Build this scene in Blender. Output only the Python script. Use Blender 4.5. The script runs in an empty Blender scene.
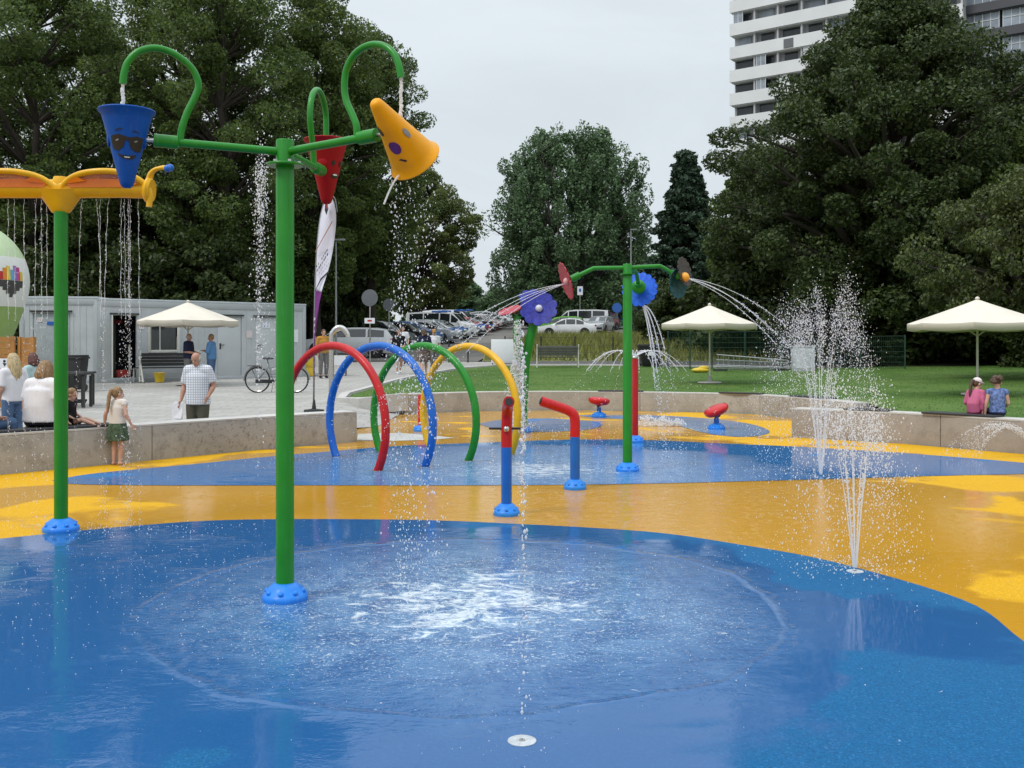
import bpy, bmesh, math, random
import numpy as np
from mathutils import Vector, Matrix, Euler
random.seed(7)
RNG = np.random.default_rng(11)
PI = math.pi
R = math.radians
sc = bpy.context.scene
COL = sc.collection

# ------------------------------------------------------------------ camera / metric frame
EYE, F, HY = 1.65, 1000.0, 345.0          # eye height, focal length (px), horizon row of the photograph
def W(px, py, Y):                          # world point seen at (px, py) at distance Y
    return Vector(((px - 512) / F * Y, Y, EYE - (py - HY) / F * Y))
def lerp(a, b, t): return a + (b - a) * t
def interp(x, xs, ys): return float(np.interp(x, xs, ys))
def smooth(a, b, x):
    t = np.clip((x - a) / (b - a), 0, 1)
    return t * t * (3 - 2 * t)

TY = [0, 12.5, 16, 31, 38, 44, 50, 65, 77, 100, 140, 220, 600]
TZ = [0.0, 0.0, 0.06, 0.47, 0.55, 0.76, 1.05, 1.75, 2.27, 3.3, 4.8, 6.0, 7.0]
def T(Y): return interp(Y, TY, TZ)
def L(X, Y):                               # lawn height: flush with the retaining wall top, then joins the slope
    t = T(Y)
    s = float(smooth(-4.4, -2.5, X))
    hi = 0.44 + 0.012 * max(0.0, Y - 25) + 0.014 * max(0.0, X - 6) * float(smooth(17, 30, Y))
    k = 1 - float(smooth(38, 50, Y))
    return max(t, lerp(t, max(hi, t), s * k)) if t < hi else t
def G(X, Y): return L(X, Y) if X > -4.4 and 14 < Y < 50 else T(Y)

# ------------------------------------------------------------------ materials
MATS = {}
def nt(name):
    m = bpy.data.materials.new(name); m.use_nodes = True
    t = m.node_tree
    return m, t, t.nodes['Principled BSDF'], t.nodes['Material Output']
def N(t, typ, **kw):
    n = t.nodes.new(typ)
    for k, v in kw.items():
        if k.startswith('i_'):
            key = k[2:]
            key = int(key) if key.isdigit() else key.replace('_', ' ')
            n.inputs[key].default_value = v
        else: setattr(n, k, v)
    return n
def LK(t, a, b): t.links.new(a, b)
def c4(c): return (c[0], c[1], c[2], 1.0)
def math_n(t, op, a, b=None, clamp=False):
    n = t.nodes.new('ShaderNodeMath'); n.operation = op; n.use_clamp = clamp
    for i, v in enumerate((a, b)):
        if v is None: continue
        if isinstance(v, (int, float)): n.inputs[i].default_value = v
        else: LK(t, v, n.inputs[i])
    return n.outputs[0]
def mapr(t, v, a, b, c=0.0, d=1.0, smoothstep=True):
    n = t.nodes.new('ShaderNodeMapRange')
    if smoothstep: n.interpolation_type = 'SMOOTHSTEP'
    LK(t, v, n.inputs[0])
    for i, x in enumerate((a, b, c, d)): n.inputs[i + 1].default_value = x
    return n.outputs[0]
def mixc(t, fac, a, b, mode='MIX'):
    n = t.nodes.new('ShaderNodeMix'); n.data_type = 'RGBA'; n.blend_type = mode
    for sock, v in ((n.inputs[0], fac), (n.inputs[6], a), (n.inputs[7], b)):
        if isinstance(v, (int, float)): sock.default_value = v
        elif isinstance(v, tuple): sock.default_value = v
        else: LK(t, v, sock)
    return n.outputs[2]
def noise(t, co, scale, detail=3, rough=.5, dist=0):
    n = N(t, 'ShaderNodeTexNoise'); n.inputs['Scale'].default_value = scale
    n.inputs['Detail'].default_value = detail; n.inputs['Roughness'].default_value = rough
    n.inputs['Distortion'].default_value = dist
    LK(t, co, n.inputs['Vector']); return n.outputs[0]

def pm(name, col, rough=.5, var=.12, scale=6, bump=0.0, bscale=60, metal=0, coat=0.0, spec=.5, trans=0.0, alpha=1.0, run=0.0):
    """plain procedural paint / plastic / cloth / metal with uneven tone"""
    if name in MATS: return MATS[name]
    m, t, b, o = nt(name)
    co = N(t, 'ShaderNodeTexCoord').outputs['Object']
    nz = noise(t, co, scale, 4, .6)
    k = mapr(t, nz, .3, .7, 1 - var, 1 + var, False)
    mul = N(t, 'ShaderNodeVectorMath', operation='SCALE'); mul.inputs[0].default_value = col[:3]
    LK(t, k, mul.inputs['Scale']); cc = mul.outputs[0]
    if run:                                # lime and dirt runs down the surface
        mp = N(t, 'ShaderNodeMapping'); mp.inputs['Scale'].default_value = (1, 1, .06); LK(t, co, mp.inputs['Vector'])
        r1 = noise(t, mp.outputs[0], 38, 4, .65, .3); r2 = noise(t, co, 2.3, 4, .6)
        f = math_n(t, 'MULTIPLY', mapr(t, r1, .5, .72), mapr(t, r2, .38, .66, .15, 1))
        cc = mixc(t, math_n(t, 'MULTIPLY', f, run), cc, c4(tuple(x * .5 + .14 for x in col)))
        r3 = noise(t, co, 60, 3, .7); cc = mixc(t, mapr(t, r3, .62, .72, 0, run * .6), cc, c4(tuple(x * .55 for x in col)))
    LK(t, cc, b.inputs['Base Color'])
    LK(t, mapr(t, nz, .3, .7, max(.02, rough - .08), min(1, rough + .08), False), b.inputs['Roughness'])
    b.inputs['Metallic'].default_value = metal
    b.inputs['Specular IOR Level'].default_value = spec
    b.inputs['Coat Weight'].default_value = coat
    b.inputs['Coat Roughness'].default_value = .08
    b.inputs['Transmission Weight'].default_value = trans
    b.inputs['Alpha'].default_value = alpha
    if bump:
        bp = N(t, 'ShaderNodeBump'); bp.inputs['Strength'].default_value = bump; bp.inputs['Distance'].default_value = .01
        LK(t, noise(t, co, bscale, 4), bp.inputs['Height']); LK(t, bp.outputs[0], b.inputs['Normal'])
    MATS[name] = m; return m

def leaf_mat(name, col, var=.35, trans=.42, hue=(1.25, 1.1, .6)):
    if name in MATS: return MATS[name]
    m, t, b, o = nt(name)
    g = N(t, 'ShaderNodeNewGeometry')
    r = g.outputs['Random Per Island']
    lo = tuple(c * (1 - var) for c in col); hi = tuple(c * (1 + var) * h for c, h in zip(col, hue))
    c = mixc(t, r, c4(lo), c4(hi))
    LK(t, c, b.inputs['Base Color']); b.inputs['Roughness'].default_value = .5
    b.inputs['Specular IOR Level'].default_value = .35
    tr = N(t, 'ShaderNodeBsdfTranslucent'); LK(t, c, tr.inputs[0])
    mx = N(t, 'ShaderNodeMixShader'); mx.inputs[0].default_value = trans
    LK(t, b.outputs[0], mx.inputs[1]); LK(t, tr.outputs[0], mx.inputs[2]); LK(t, mx.outputs[0], o.inputs[0])
    MATS[name] = m; return m

# ------------------------------------------------------------------ mesh building
class MB:
    def __init__(s): s.v = []; s.f = []; s.m = []
    def add(s, vs, fs, mi=0):
        o = len(s.v); s.v.extend([tuple(p) for p in vs])
        for f in fs: s.f.append(tuple(i + o for i in f)); s.m.append(mi)
    def box(s, c, size, rz=0, mi=0, rot=None):
        sx, sy, sz = (d / 2 for d in size)
        M = rot if rot is not None else Matrix.Rotation(rz, 3, 'Z')
        c = Vector(c)
        vs = [c + M @ Vector((x * sx, y * sy, z * sz)) for x in (-1, 1) for y in (-1, 1) for z in (-1, 1)]
        s.add(vs, [(0, 1, 3, 2), (4, 6, 7, 5), (0, 4, 5, 1), (2, 3, 7, 6), (0, 2, 6, 4), (1, 5, 7, 3)], mi)
    def tube(s, path, rad, seg=12, mi=0, caps=True, flat=None):
        path = [Vector(p) for p in path]; n = len(path)
        if isinstance(rad, (int, float)): rad = [rad] * n
        up = None; rings = []
        for i, p in enumerate(path):
            d = (path[min(i + 1, n - 1)] - path[max(i - 1, 0)])
            d = d.normalized() if d.length > 1e-9 else Vector((0, 0, 1))
            if up is None:
                up = Vector((0, 0, 1)) if abs(d.z) < .9 else Vector((1, 0, 0))
            a = d.cross(up)
            if a.length < 1e-6: a = d.orthogonal()
            a.normalize(); b = a.cross(d).normalized(); up = b
            rings.append([p + (a * math.cos(2 * PI * k / seg) + b * math.sin(2 * PI * k / seg)) * rad[i] for k in range(seg)])
        vs = [q for r in rings for q in r]
        fs = [(i * seg + k, i * seg + (k + 1) % seg, (i + 1) * seg + (k + 1) % seg, (i + 1) * seg + k) for i in range(n - 1) for k in range(seg)]
        if caps: fs += [tuple(range(seg - 1, -1, -1)), tuple((n - 1) * seg + k for k in range(seg))]
        s.add(vs, fs, mi)
    def lathe(s, prof, seg=24, mi=0, M=None, off=(0, 0, 0)):
        vs = []; off = Vector(off)
        for r, z in prof:
            for k in range(seg):
                p = Vector((r * math.cos(2 * PI * k / seg), r * math.sin(2 * PI * k / seg), z))
                vs.append(off + (M @ p if M is not None else p))
        n = len(prof)
        fs = [(i * seg + k, i * seg + (k + 1) % seg, (i + 1) * seg + (k + 1) % seg, (i + 1) * seg + k) for i in range(n - 1) for k in range(seg)]
        if prof[0][0] > 1e-6: fs.append(tuple(range(seg - 1, -1, -1)))
        if prof[-1][0] > 1e-6: fs.append(tuple((n - 1) * seg + k for k in range(seg)))
        s.add(vs, fs, mi)
    def ball(s, c, r, seg=12, rings=8, mi=0, M=None):
        if isinstance(r, (int, float)): r = (r, r, r)
        c = Vector(c); vs = []
        for i in range(rings + 1):
            th = PI * i / rings
            for k in range(seg):
                ph = 2 * PI * k / seg
                p = Vector((r[0] * math.sin(th) * math.cos(ph), r[1] * math.sin(th) * math.sin(ph), r[2] * math.cos(th)))
                vs.append(c + (M @ p if M is not None else p))
        fs = [(i * seg + k, (i + 1) * seg + k, (i + 1) * seg + (k + 1) % seg, i * seg + (k + 1) % seg) for i in range(rings) for k in range(seg)]
        s.add(vs, fs, mi)
    def prism(s, poly, ext, mi=0):
        n = len(poly); e = Vector(ext)
        a = [Vector(p) for p in poly]
        s.add(a + [p + e for p in a], [tuple(range(n - 1, -1, -1)), tuple(range(n, 2 * n))] + [(i, (i + 1) % n, n + (i + 1) % n, n + i) for i in range(n)], mi)
    def build(s, name, mats, parent=None, loc=None, smooth_deg=38, bevel=0):
        me = bpy.data.meshes.new(name)
        me.from_pydata(s.v, [], s.f); me.update()
        mats = mats if isinstance(mats, (list, tuple)) else [mats]
        for m in mats: me.materials.append(m)
        if len(mats) > 1: me.polygons.foreach_set('material_index', s.m)
        bm = bmesh.new(); bm.from_mesh(me)
        bmesh.ops.remove_doubles(bm, verts=bm.verts, dist=1e-5)
        if bevel:
            es = [e for e in bm.edges if len(e.link_faces) == 2 and e.calc_face_angle(0) > R(40)]
            bmesh.ops.bevel(bm, geom=es, offset=bevel, segments=2, affect='EDGES', profile=.5)
        bmesh.ops.recalc_face_normals(bm, faces=bm.faces)
        bm.to_mesh(me); bm.free()
        if smooth_deg:
            me.shade_smooth(); me.set_sharp_from_angle(angle=R(smooth_deg))
        return link(name, me, parent, loc)
def link(name, me, parent=None, loc=None):
    o = bpy.data.objects.new(name, me); COL.objects.link(o)
    if parent is not None: o.parent = parent
    if loc is not None: o.location = loc
    return o
def tag(o, label=None, cat=None, group=None, kind=None):
    if label: o['label'] = label
    if cat: o['category'] = cat
    if group: o['group'] = group
    if kind: o['kind'] = kind
    return o
def thing(name, label, cat, loc=(0, 0, 0), rz=0, group=None):
    o = bpy.data.objects.new(name, None); COL.objects.link(o)
    o.empty_display_size = .2
    o.location = loc; o.rotation_euler = (0, 0, rz)
    return tag(o, label, cat, group)
def copy_tree(o, parent=None):
    c = o.copy(); COL.objects.link(c); c.parent = parent
    for ch in list(o.children): copy_tree(ch, c)
    return c
def raw_mesh(name, verts, faces, mat, parent=None, smooth=False):
    """numpy verts (n,3) and equal-length faces (m,k)"""
    me = bpy.data.meshes.new(name)
    n, (m, k) = len(verts), faces.shape
    me.vertices.add(n); me.loops.add(m * k); me.polygons.add(m)
    me.vertices.foreach_set('co', np.asarray(verts, np.float32).ravel())
    me.loops.foreach_set('vertex_index', faces.astype(np.int32).ravel())
    me.polygons.foreach_set('loop_start', np.arange(0, m * k, k, dtype=np.int32))
    if smooth: me.polygons.foreach_set('use_smooth', np.ones(m, bool))
    me.materials.append(mat); me.update(calc_edges=True)
    return link(name, me, parent)
def catmull(pts, n=8):
    pts = [Vector(p) for p in pts]; out = []
    P = [2 * pts[0] - pts[1]] + pts + [2 * pts[-1] - pts[-2]]
    for i in range(1, len(P) - 2):
        for k in range(n):
            t = k / n; a, b, c, d = P[i - 1:i + 3]
            out.append(.5 * ((2 * b) + (c - a) * t + (2 * a - 5 * b + 4 * c - d) * t * t + (3 * b - a - 3 * c + d) * t ** 3))
    out.append(pts[-1]); return out
def sheet(name, poly, mat, zf, step=None, kind='structure', thick=0):
    """horizontal polygon, optionally cut into a grid so that it can follow a height function"""
    bm = bmesh.new()
    vs = [bm.verts.new((p[0], p[1], 0)) for p in poly]
    bm.faces.new(vs)
    if step:
        xs = [p[0] for p in poly]; ys = [p[1] for p in poly]
        for lo, hi, ax in ((min(xs), max(xs), 0), (min(ys), max(ys), 1)):
            x = lo + step
            while x < hi:
                co = (x, 0, 0) if ax == 0 else (0, x, 0); no = (1, 0, 0) if ax == 0 else (0, 1, 0)
                bmesh.ops.bisect_plane(bm, geom=bm.verts[:] + bm.edges[:] + bm.faces[:], plane_co=co, plane_no=no, dist=1e-5)
                x += step
    bmesh.ops.triangulate(bm, faces=bm.faces[:])
    for v in bm.verts: v.co.z = zf(v.co.x, v.co.y)
    bmesh.ops.recalc_face_normals(bm, faces=bm.faces)
    if sum(f.normal.z for f in bm.faces) < 0: bmesh.ops.reverse_faces(bm, faces=bm.faces)
    me = bpy.data.meshes.new(name); bm.to_mesh(me); bm.free()
    me.materials.append(mat); me.shade_smooth()
    o = link(name, me); o['kind'] = kind
    return o
def in_poly(x, y, poly):
    c = False; j = len(poly) - 1
    for i in range(len(poly)):
        xi, yi = poly[i][0], poly[i][1]; xj, yj = poly[j][0], poly[j][1]
        if (yi > y) != (yj > y) and x < (xj - xi) * (y - yi) / (yj - yi) + xi: c = not c
        j = i
    return c
# ------------------------------------------------------------------ camera, sky, sun
cam = bpy.data.cameras.new('camera'); co_ = bpy.data.objects.new('camera', cam); COL.objects.link(co_)
co_.location = (0, 0, EYE); co_.rotation_euler = (R(90), 0, 0)
cam.sensor_width = 36; cam.lens = 36 * F / 1024; cam.shift_y = -(384 - HY) / 1024
cam.clip_start = .05; cam.clip_end = 4000
sc.camera = co_
sc.view_settings.view_transform = 'Standard'; sc.view_settings.look = 'None'
sc.view_settings.exposure = 0.12; sc.view_settings.gamma = 1; sc.view_settings.use_curve_mapping = False
sc.cycles.max_bounces = 8; sc.cycles.transparent_max_bounces = 8
sc.cycles.use_denoising = True
sc.cycles.caustics_reflective = False; sc.cycles.caustics_refractive = False
SUN_EL, SUN_AZ = R(54), R(-128)            # azimuth from +Y towards +X: high, behind the viewer's left shoulder
w = bpy.data.worlds.new('World'); sc.world = w; w.use_nodes = True
t = w.node_tree; bg = t.nodes['Background']
sky = N(t, 'ShaderNodeTexSky'); sky.sky_type = 'NISHITA'; sky.sun_disc = False
sky.sun_elevation = SUN_EL; sky.sun_rotation = SUN_AZ
co = N(t, 'ShaderNodeTexCoord').outputs['Generated']
sp = N(t, 'ShaderNodeSeparateXYZ'); LK(t, co, sp.inputs[0])
mp = N(t, 'ShaderNodeMapping'); mp.inputs['Scale'].default_value = (1, 1, 2.6); LK(t, co, mp.inputs['Vector'])
nz = noise(t, mp.outputs[0], 2.2, 5, .55, .6)
zen = mapr(t, sp.outputs[2], .25, 1.0, 1.0, 2.25)
k = math_n(t, 'MULTIPLY', zen, mapr(t, nz, .32, .68, .93, 1.07))
cl = N(t, 'ShaderNodeVectorMath', operation='SCALE'); cl.inputs[0].default_value = (6.9, 7.5, 7.95)
LK(t, k, cl.inputs['Scale'])
LK(t, mixc(t, .93, sky.outputs[0], cl.outputs[0]), bg.inputs[0]); bg.inputs[1].default_value = .1
sl = bpy.data.lights.new('sun', 'SUN'); sl.energy = 1.5; sl.angle = R(14); sl.color = (1, .96, .9)
so = bpy.data.objects.new('sun', sl); COL.objects.link(so)
sd = Vector((math.sin(SUN_AZ) * math.cos(SUN_EL), math.cos(SUN_AZ) * math.cos(SUN_EL), math.sin(SUN_EL)))
so.rotation_euler = (-sd).to_track_quat('-Z', 'Y').to_euler(); so.location = (0, 0, 40)

# ------------------------------------------------------------------ ground sheets
def GP(px, py, z=0.0):
    Y = (EYE - z) * F / (py - HY); return ((px - 512) / F * Y, Y)

def ground_mat(name, a, b, scale, bump=.3, bscale=40, rough=.9):
    m, t, p, o = nt(name)
    co = N(t, 'ShaderNodeTexCoord').outputs['Object']
    n1 = noise(t, co, scale, 5, .6); n2 = noise(t, co, scale * 9, 4, .6)
    f = mapr(t, math_n(t, 'ADD', math_n(t, 'MULTIPLY', n1, .6), math_n(t, 'MULTIPLY', n2, .4)), .35, .65)
    LK(t, mixc(t, f, c4(a), c4(b)), p.inputs['Base Color']); p.inputs['Roughness'].default_value = rough
    p.inputs['Specular IOR Level'].default_value = .25
    bp = N(t, 'ShaderNodeBump'); bp.inputs['Strength'].default_value = bump; bp.inputs['Distance'].default_value = .02
    LK(t, noise(t, co, bscale, 4), bp.inputs['Height']); LK(t, bp.outputs[0], p.inputs['Normal'])
    return m
M_soil = ground_mat('meadow_soil', (.05, .075, .02), (.10, .11, .04), .35)
M_lawn = ground_mat('lawn_turf', (.044, .108, .013), (.100, .165, .036), .5, .5, 60)
M_asph = ground_mat('asphalt', (.13, .125, .115), (.19, .18, .165), .5, .2, 120)
M_gravel = ground_mat('dark_gravel', (.045, .045, .048), (.16, .155, .15), 6, .8, 30)
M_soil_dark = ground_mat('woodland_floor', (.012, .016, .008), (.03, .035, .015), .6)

def paving_mat():
    m, t, p, o = nt('grey_paving')
    co = N(t, 'ShaderNodeTexCoord').outputs['Object']
    br = N(t, 'ShaderNodeTexBrick'); br.inputs['Scale'].default_value = 1.0
    br.inputs['Color1'].default_value = (.40, .385, .36, 1); br.inputs['Color2'].default_value = (.32, .31, .29, 1)
    br.inputs['Mortar'].default_value = (.22, .21, .195, 1); br.inputs['Mortar Size'].default_value = .012
    br.inputs['Brick Width'].default_value = .6; br.inputs['Row Height'].default_value = .3
    LK(t, co, br.inputs['Vector'])
    n1 = noise(t, co, .7, 5, .6)
    LK(t, mixc(t, mapr(t, n1, .4, .7, 0, .35), br.outputs[0], c4((.24, .23, .21))), p.inputs['Base Color'])
    p.inputs['Roughness'].default_value = .8
    return m
M_pave = paving_mat()

def concrete_mat(name, a, b, stain=.5, moss=None):
    m, t, p, o = nt(name)
    co = N(t, 'ShaderNodeTexCoord').outputs['Object']
    n1 = noise(t, co, 1.1, 5, .65, .3); n2 = noise(t, co, 7, 5, .7); n3 = noise(t, co, 90, 2, .6)
    c = mixc(t, mapr(t, n1, .35, .65), c4(a), c4(b))
    c = mixc(t, mapr(t, n2, .50, .70, 0, stain), c, c4((.07, .062, .05)))
    c = mixc(t, mapr(t, n3, .4, .62, 0, .22), c, c4((.5, .47, .43)))
    if moss:                               # dark lichen spots on one stretch of the wall
        sp = N(t, 'ShaderNodeSeparateXYZ'); LK(t, co, sp.inputs[0]); x = sp.outputs[0]
        k = math_n(t, 'MULTIPLY', mapr(t, x, moss[0], moss[0] + .8), mapr(t, x, moss[1], moss[1] + .7, 1, 0))
        k = math_n(t, 'MULTIPLY', k, mapr(t, noise(t, co, 17, 4, .7, .5), .53, .66)); c = mixc(t, math_n(t, 'MULTIPLY', k, .55), c, c4((.05, .045, .035)))
    LK(t, c, p.inputs['Base Color']); p.inputs['Roughness'].default_value = .85
    bp = N(t, 'ShaderNodeBump'); bp.inputs['Strength'].default_value = .3; bp.inputs['Distance'].default_value = .01
    LK(t, n3, bp.inputs['Height']); LK(t, bp.outputs[0], p.inputs['Normal'])
    return m
M_conc = concrete_mat('wall_concrete', (.26, .24, .205), (.35, .325, .285), .4, (7.6, 9.2))
M_conc_r = concrete_mat('brown_concrete', (.22, .185, .15), (.29, .25, .21), .35)
M_capc = concrete_mat('lit_top_and_kerb', (.42, .41, .39), (.52, .51, .49), .2)  # wall concrete with skylight put into its colour; also the pale kerb

def pad_mat(name, col, hi, wetc, cx, cy, rad, th, inside, foam=True, ripple=.5, wave=0, bias_fn=None, calm=.07):
    """rubber granulate flooring under a broken film of water; (cx, cy, rad): where the water lands"""
    m, t, p, o = nt(name)
    co = N(t, 'ShaderNodeTexCoord').outputs['Object']
    sp = N(t, 'ShaderNodeSeparateXYZ'); LK(t, co, sp.inputs[0])
    dx = math_n(t, 'SUBTRACT', sp.outputs[0], cx); dy = math_n(t, 'SUBTRACT', sp.outputs[1], cy)
    wob = noise(t, co, 1.3, 3)
    d = math_n(t, 'SQRT', math_n(t, 'ADD', math_n(t, 'MULTIPLY', dx, dx), math_n(t, 'MULTIPLY', dy, dy)))
    dw = math_n(t, 'ADD', d, mapr(t, wob, .2, .8, -.35, .35, False))
    # where the film of water stands
    big = noise(t, co, .55, 4, .55, .8)
    near = mapr(t, dw, rad * .8, rad * 1.25, inside, 0.0)
    wsum = math_n(t, 'ADD', big, near)
    if bias_fn is not None: wsum = math_n(t, 'ADD', wsum, bias_fn(t, sp))
    wet = mapr(t, wsum, th - .045, th + .045)
    # granules
    g1 = noise(t, co, 210, 2, .7); g2 = noise(t, co, 70, 3, .6)
    gv = N(t, 'ShaderNodeTexVoronoi'); gv.inputs['Scale'].default_value = 130; LK(t, co, gv.inputs['Vector'])
    gsum = math_n(t, 'ADD', math_n(t, 'MULTIPLY', g1, .55), math_n(t, 'MULTIPLY', g2, .45))
    c = mixc(t, mapr(t, gsum, .34, .66), c4(col), c4(hi))
    gs = N(t, 'ShaderNodeSeparateColor'); LK(t, gv.outputs['Color'], gs.inputs[0])
    c = mixc(t, mapr(t, gs.outputs[0], .86, .93, 0, .35), c, c4(tuple(x * .45 for x in col)))
    c = mixc(t, mapr(t, gs.outputs[1], .90, .95, 0, .30), c, c4(tuple(min(1, x * 1.6 + .05) for x in hi)))
    soil = noise(t, co, .9, 5, .65, .5)
    c = mixc(t, mapr(t, soil, .5, .78, 0, .22), c, c4(tuple(x * .7 + .03 for x in hi)))
    c = mixc(t, math_n(t, 'MULTIPLY', wet, .7), c, c4(wetc))
    if foam:                                          # foam and bubbles, with a pale sky sheen painted into the colour
        milk_sheen = math_n(t, 'MULTIPLY', mapr(t, dw, rad * .35, rad * 1.15, 1, 0), mapr(t, noise(t, co, 2.6, 5, .7, 1.0), .34, .66, .05, .7))
        c = mixc(t, milk_sheen, c, c4((.12, .27, .47)))
        mf = N(t, 'ShaderNodeMapping'); mf.inputs['Scale'].default_value = (1, 1.3, 1); LK(t, co, mf.inputs['Vector'])
        f1 = noise(t, mf.outputs[0], 3.4, 6, .68, 1.6)
        fo = mapr(t, math_n(t, 'SUBTRACT', f1, mapr(t, d, .15, 1.7, 0, .27)), .43, .55)
        f2 = noise(t, mf.outputs[0], 17, 5, .7, .8)
        spk = mapr(t, math_n(t, 'SUBTRACT', f2, mapr(t, dw, .2, 2.5, .03, .2)), .5, .58, 0, .7)  # white specks: bubbles together with painted glints
        f3 = noise(t, mf.outputs[0], 55, 3, .7, .5); spk = math_n(t, 'MAXIMUM', spk, mapr(t, math_n(t, 'SUBTRACT', f3, mapr(t, dw, rad * .6, rad * 1.15, .02, .2)), .545, .63, 0, .6))
        fo = math_n(t, 'MAXIMUM', math_n(t, 'MULTIPLY', fo, mapr(t, f2, .36, .56, .25, 1)), spk)
        if wave:
            rw = math_n(t, 'SUBTRACT', math_n(t, 'ADD', d, mapr(t, wob, .2, .8, -.10, .10, False)), wave)
            edge = mapr(t, math_n(t, 'ABSOLUTE', rw), .0, .035, 1, 0)
            fo = math_n(t, 'MAXIMUM', fo, math_n(t, 'MULTIPLY', edge, mapr(t, noise(t, co, 1.3, 4, .6), .52, .70, 0.0, .28)))
        fo = math_n(t, 'MULTIPLY', fo, .92)
        c = mixc(t, fo, c, c4((.66, .74, .80)))
    LK(t, c, p.inputs['Base Color'])
    p.inputs['Roughness'].default_value = .75; p.inputs['Specular IOR Level'].default_value = .22
    # normals: granules below, moving water above
    b1 = N(t, 'ShaderNodeBump'); b1.inputs['Strength'].default_value = .45; b1.inputs['Distance'].default_value = .004
    LK(t, gsum, b1.inputs['Height']); LK(t, b1.outputs[0], p.inputs['Normal'])
    mw = N(t, 'ShaderNodeMapping'); mw.inputs['Scale'].default_value = (.6, 1.25, 1); LK(t, co, mw.inputs['Vector'])
    w1 = noise(t, mw.outputs[0], 5.5, 3, .55, .7); w2 = noise(t, mw.outputs[0], 19, 3, .55, .4)
    vo = N(t, 'ShaderNodeTexVoronoi'); vo.inputs['Scale'].default_value = 9; LK(t, co, vo.inputs['Vector'])
    rings = math_n(t, 'MULTIPLY', math_n(t, 'SINE', math_n(t, 'MULTIPLY', vo.outputs['Distance'], 48)), mapr(t, vo.outputs['Distance'], .1, .6, .05, 0))
    w3 = noise(t, co, 48, 2, .5, .3)
    h = math_n(t, 'ADD', math_n(t, 'ADD', math_n(t, 'MULTIPLY', w1, .5), math_n(t, 'MULTIPLY', w2, .34)), math_n(t, 'MULTIPLY', w3, .14))
    act = math_n(t, 'MAXIMUM', mapr(t, dw, rad * .85, rad * 1.12, 1, calm), mapr(t, math_n(t, 'ADD', noise(t, co, .8, 3), math_n(t, 'MULTIPLY', sp.outputs[0], -.03)), .56, .72, 0, .45))
    h = math_n(t, 'MULTIPLY', math_n(t, 'ADD', h, rings), act)
    if wave:
        h = math_n(t, 'ADD', h, math_n(t, 'MULTIPLY', mapr(t, math_n(t, 'ABSOLUTE', rw), 0, .055, 1, 0), .42))
    b2 = N(t, 'ShaderNodeBump'); b2.inputs['Strength'].default_value = ripple; b2.inputs['Distance'].default_value = .03
    LK(t, h, b2.inputs['Height']); LK(t, b2.outputs[0], p.inputs['Coat Normal'])
    LK(t, math_n(t, 'MULTIPLY', wet, .88), p.inputs['Coat Weight'])
    p.inputs['Coat Roughness'].default_value = .03; p.inputs['Coat IOR'].default_value = 1.42
    return m

def bias_a(t, sp):                        # the near right of the pool stands dry, the left drains slowly
    a = mapr(t, sp.outputs[0], .9, 2.2, 0, -.16); b = mapr(t, sp.outputs[0], -3.0, -.8, .14, 0)
    return math_n(t, 'ADD', a, b)
def bias_y(t, sp):
    a = mapr(t, sp.outputs[0], 2.2, 5.4, .13, -.05); b = mapr(t, sp.outputs[0], -5.0, -2.5, -.2, 0)
    return math_n(t, 'ADD', math_n(t, 'ADD', a, b), mapr(t, sp.outputs[1], 14, 17, 0, -.05))
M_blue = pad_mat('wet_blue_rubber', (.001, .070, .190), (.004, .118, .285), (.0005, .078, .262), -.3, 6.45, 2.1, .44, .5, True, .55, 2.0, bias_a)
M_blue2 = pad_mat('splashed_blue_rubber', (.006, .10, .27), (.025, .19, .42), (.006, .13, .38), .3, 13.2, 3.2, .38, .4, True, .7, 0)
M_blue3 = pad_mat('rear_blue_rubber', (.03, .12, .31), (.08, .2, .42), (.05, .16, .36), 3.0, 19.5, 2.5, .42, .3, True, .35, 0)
M_yel = pad_mat('wet_yellow_rubber', (.50, .25, .002), (.68, .385, .003), (.50, .232, .0005), 1.2, 10.6, 2.8, .47, .34, False, .34, 0, bias_y, .3)
M_palestrip = ground_mat('pale_wet_strip', (.36, .36, .34), (.46, .46, .44), .8, .1)

# big ground sheet reaching the horizon (lies below every other surface)
poly = [(-900, -60), (900, -60), (900, 1500), (-900, 1500)]
ys = [-60, 0, 10, 12.5, 16, 22, 31, 38, 44, 50, 58, 65, 77, 88, 100, 120, 140, 180, 220, 400, 600, 1500]
xs = [-900, -300, -100, -60, -40, -25, -15, -8, -4, 0, 4, 8, 15, 25, 40, 60, 100, 300, 900]
g = MB()
g.v = [(x, y, (-.25 if y < 26 and abs(x) < 16 else T(y) - .16) + (max(0, x - 14) * .05 * float(smooth(25, 45, y)) if x < 60 else 2.3 * float(smooth(25, 45, y)))) for y in ys for x in xs]
nx = len(xs)
g.f = [(j * nx + i, j * nx + i + 1, (j + 1) * nx + i + 1, (j + 1) * nx + i) for j in range(len(ys) - 1) for i in range(nx - 1)]
g.m = [0] * len(g.f)
o = g.build('ground', M_soil, smooth_deg=60); o['kind'] = 'structure'

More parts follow.
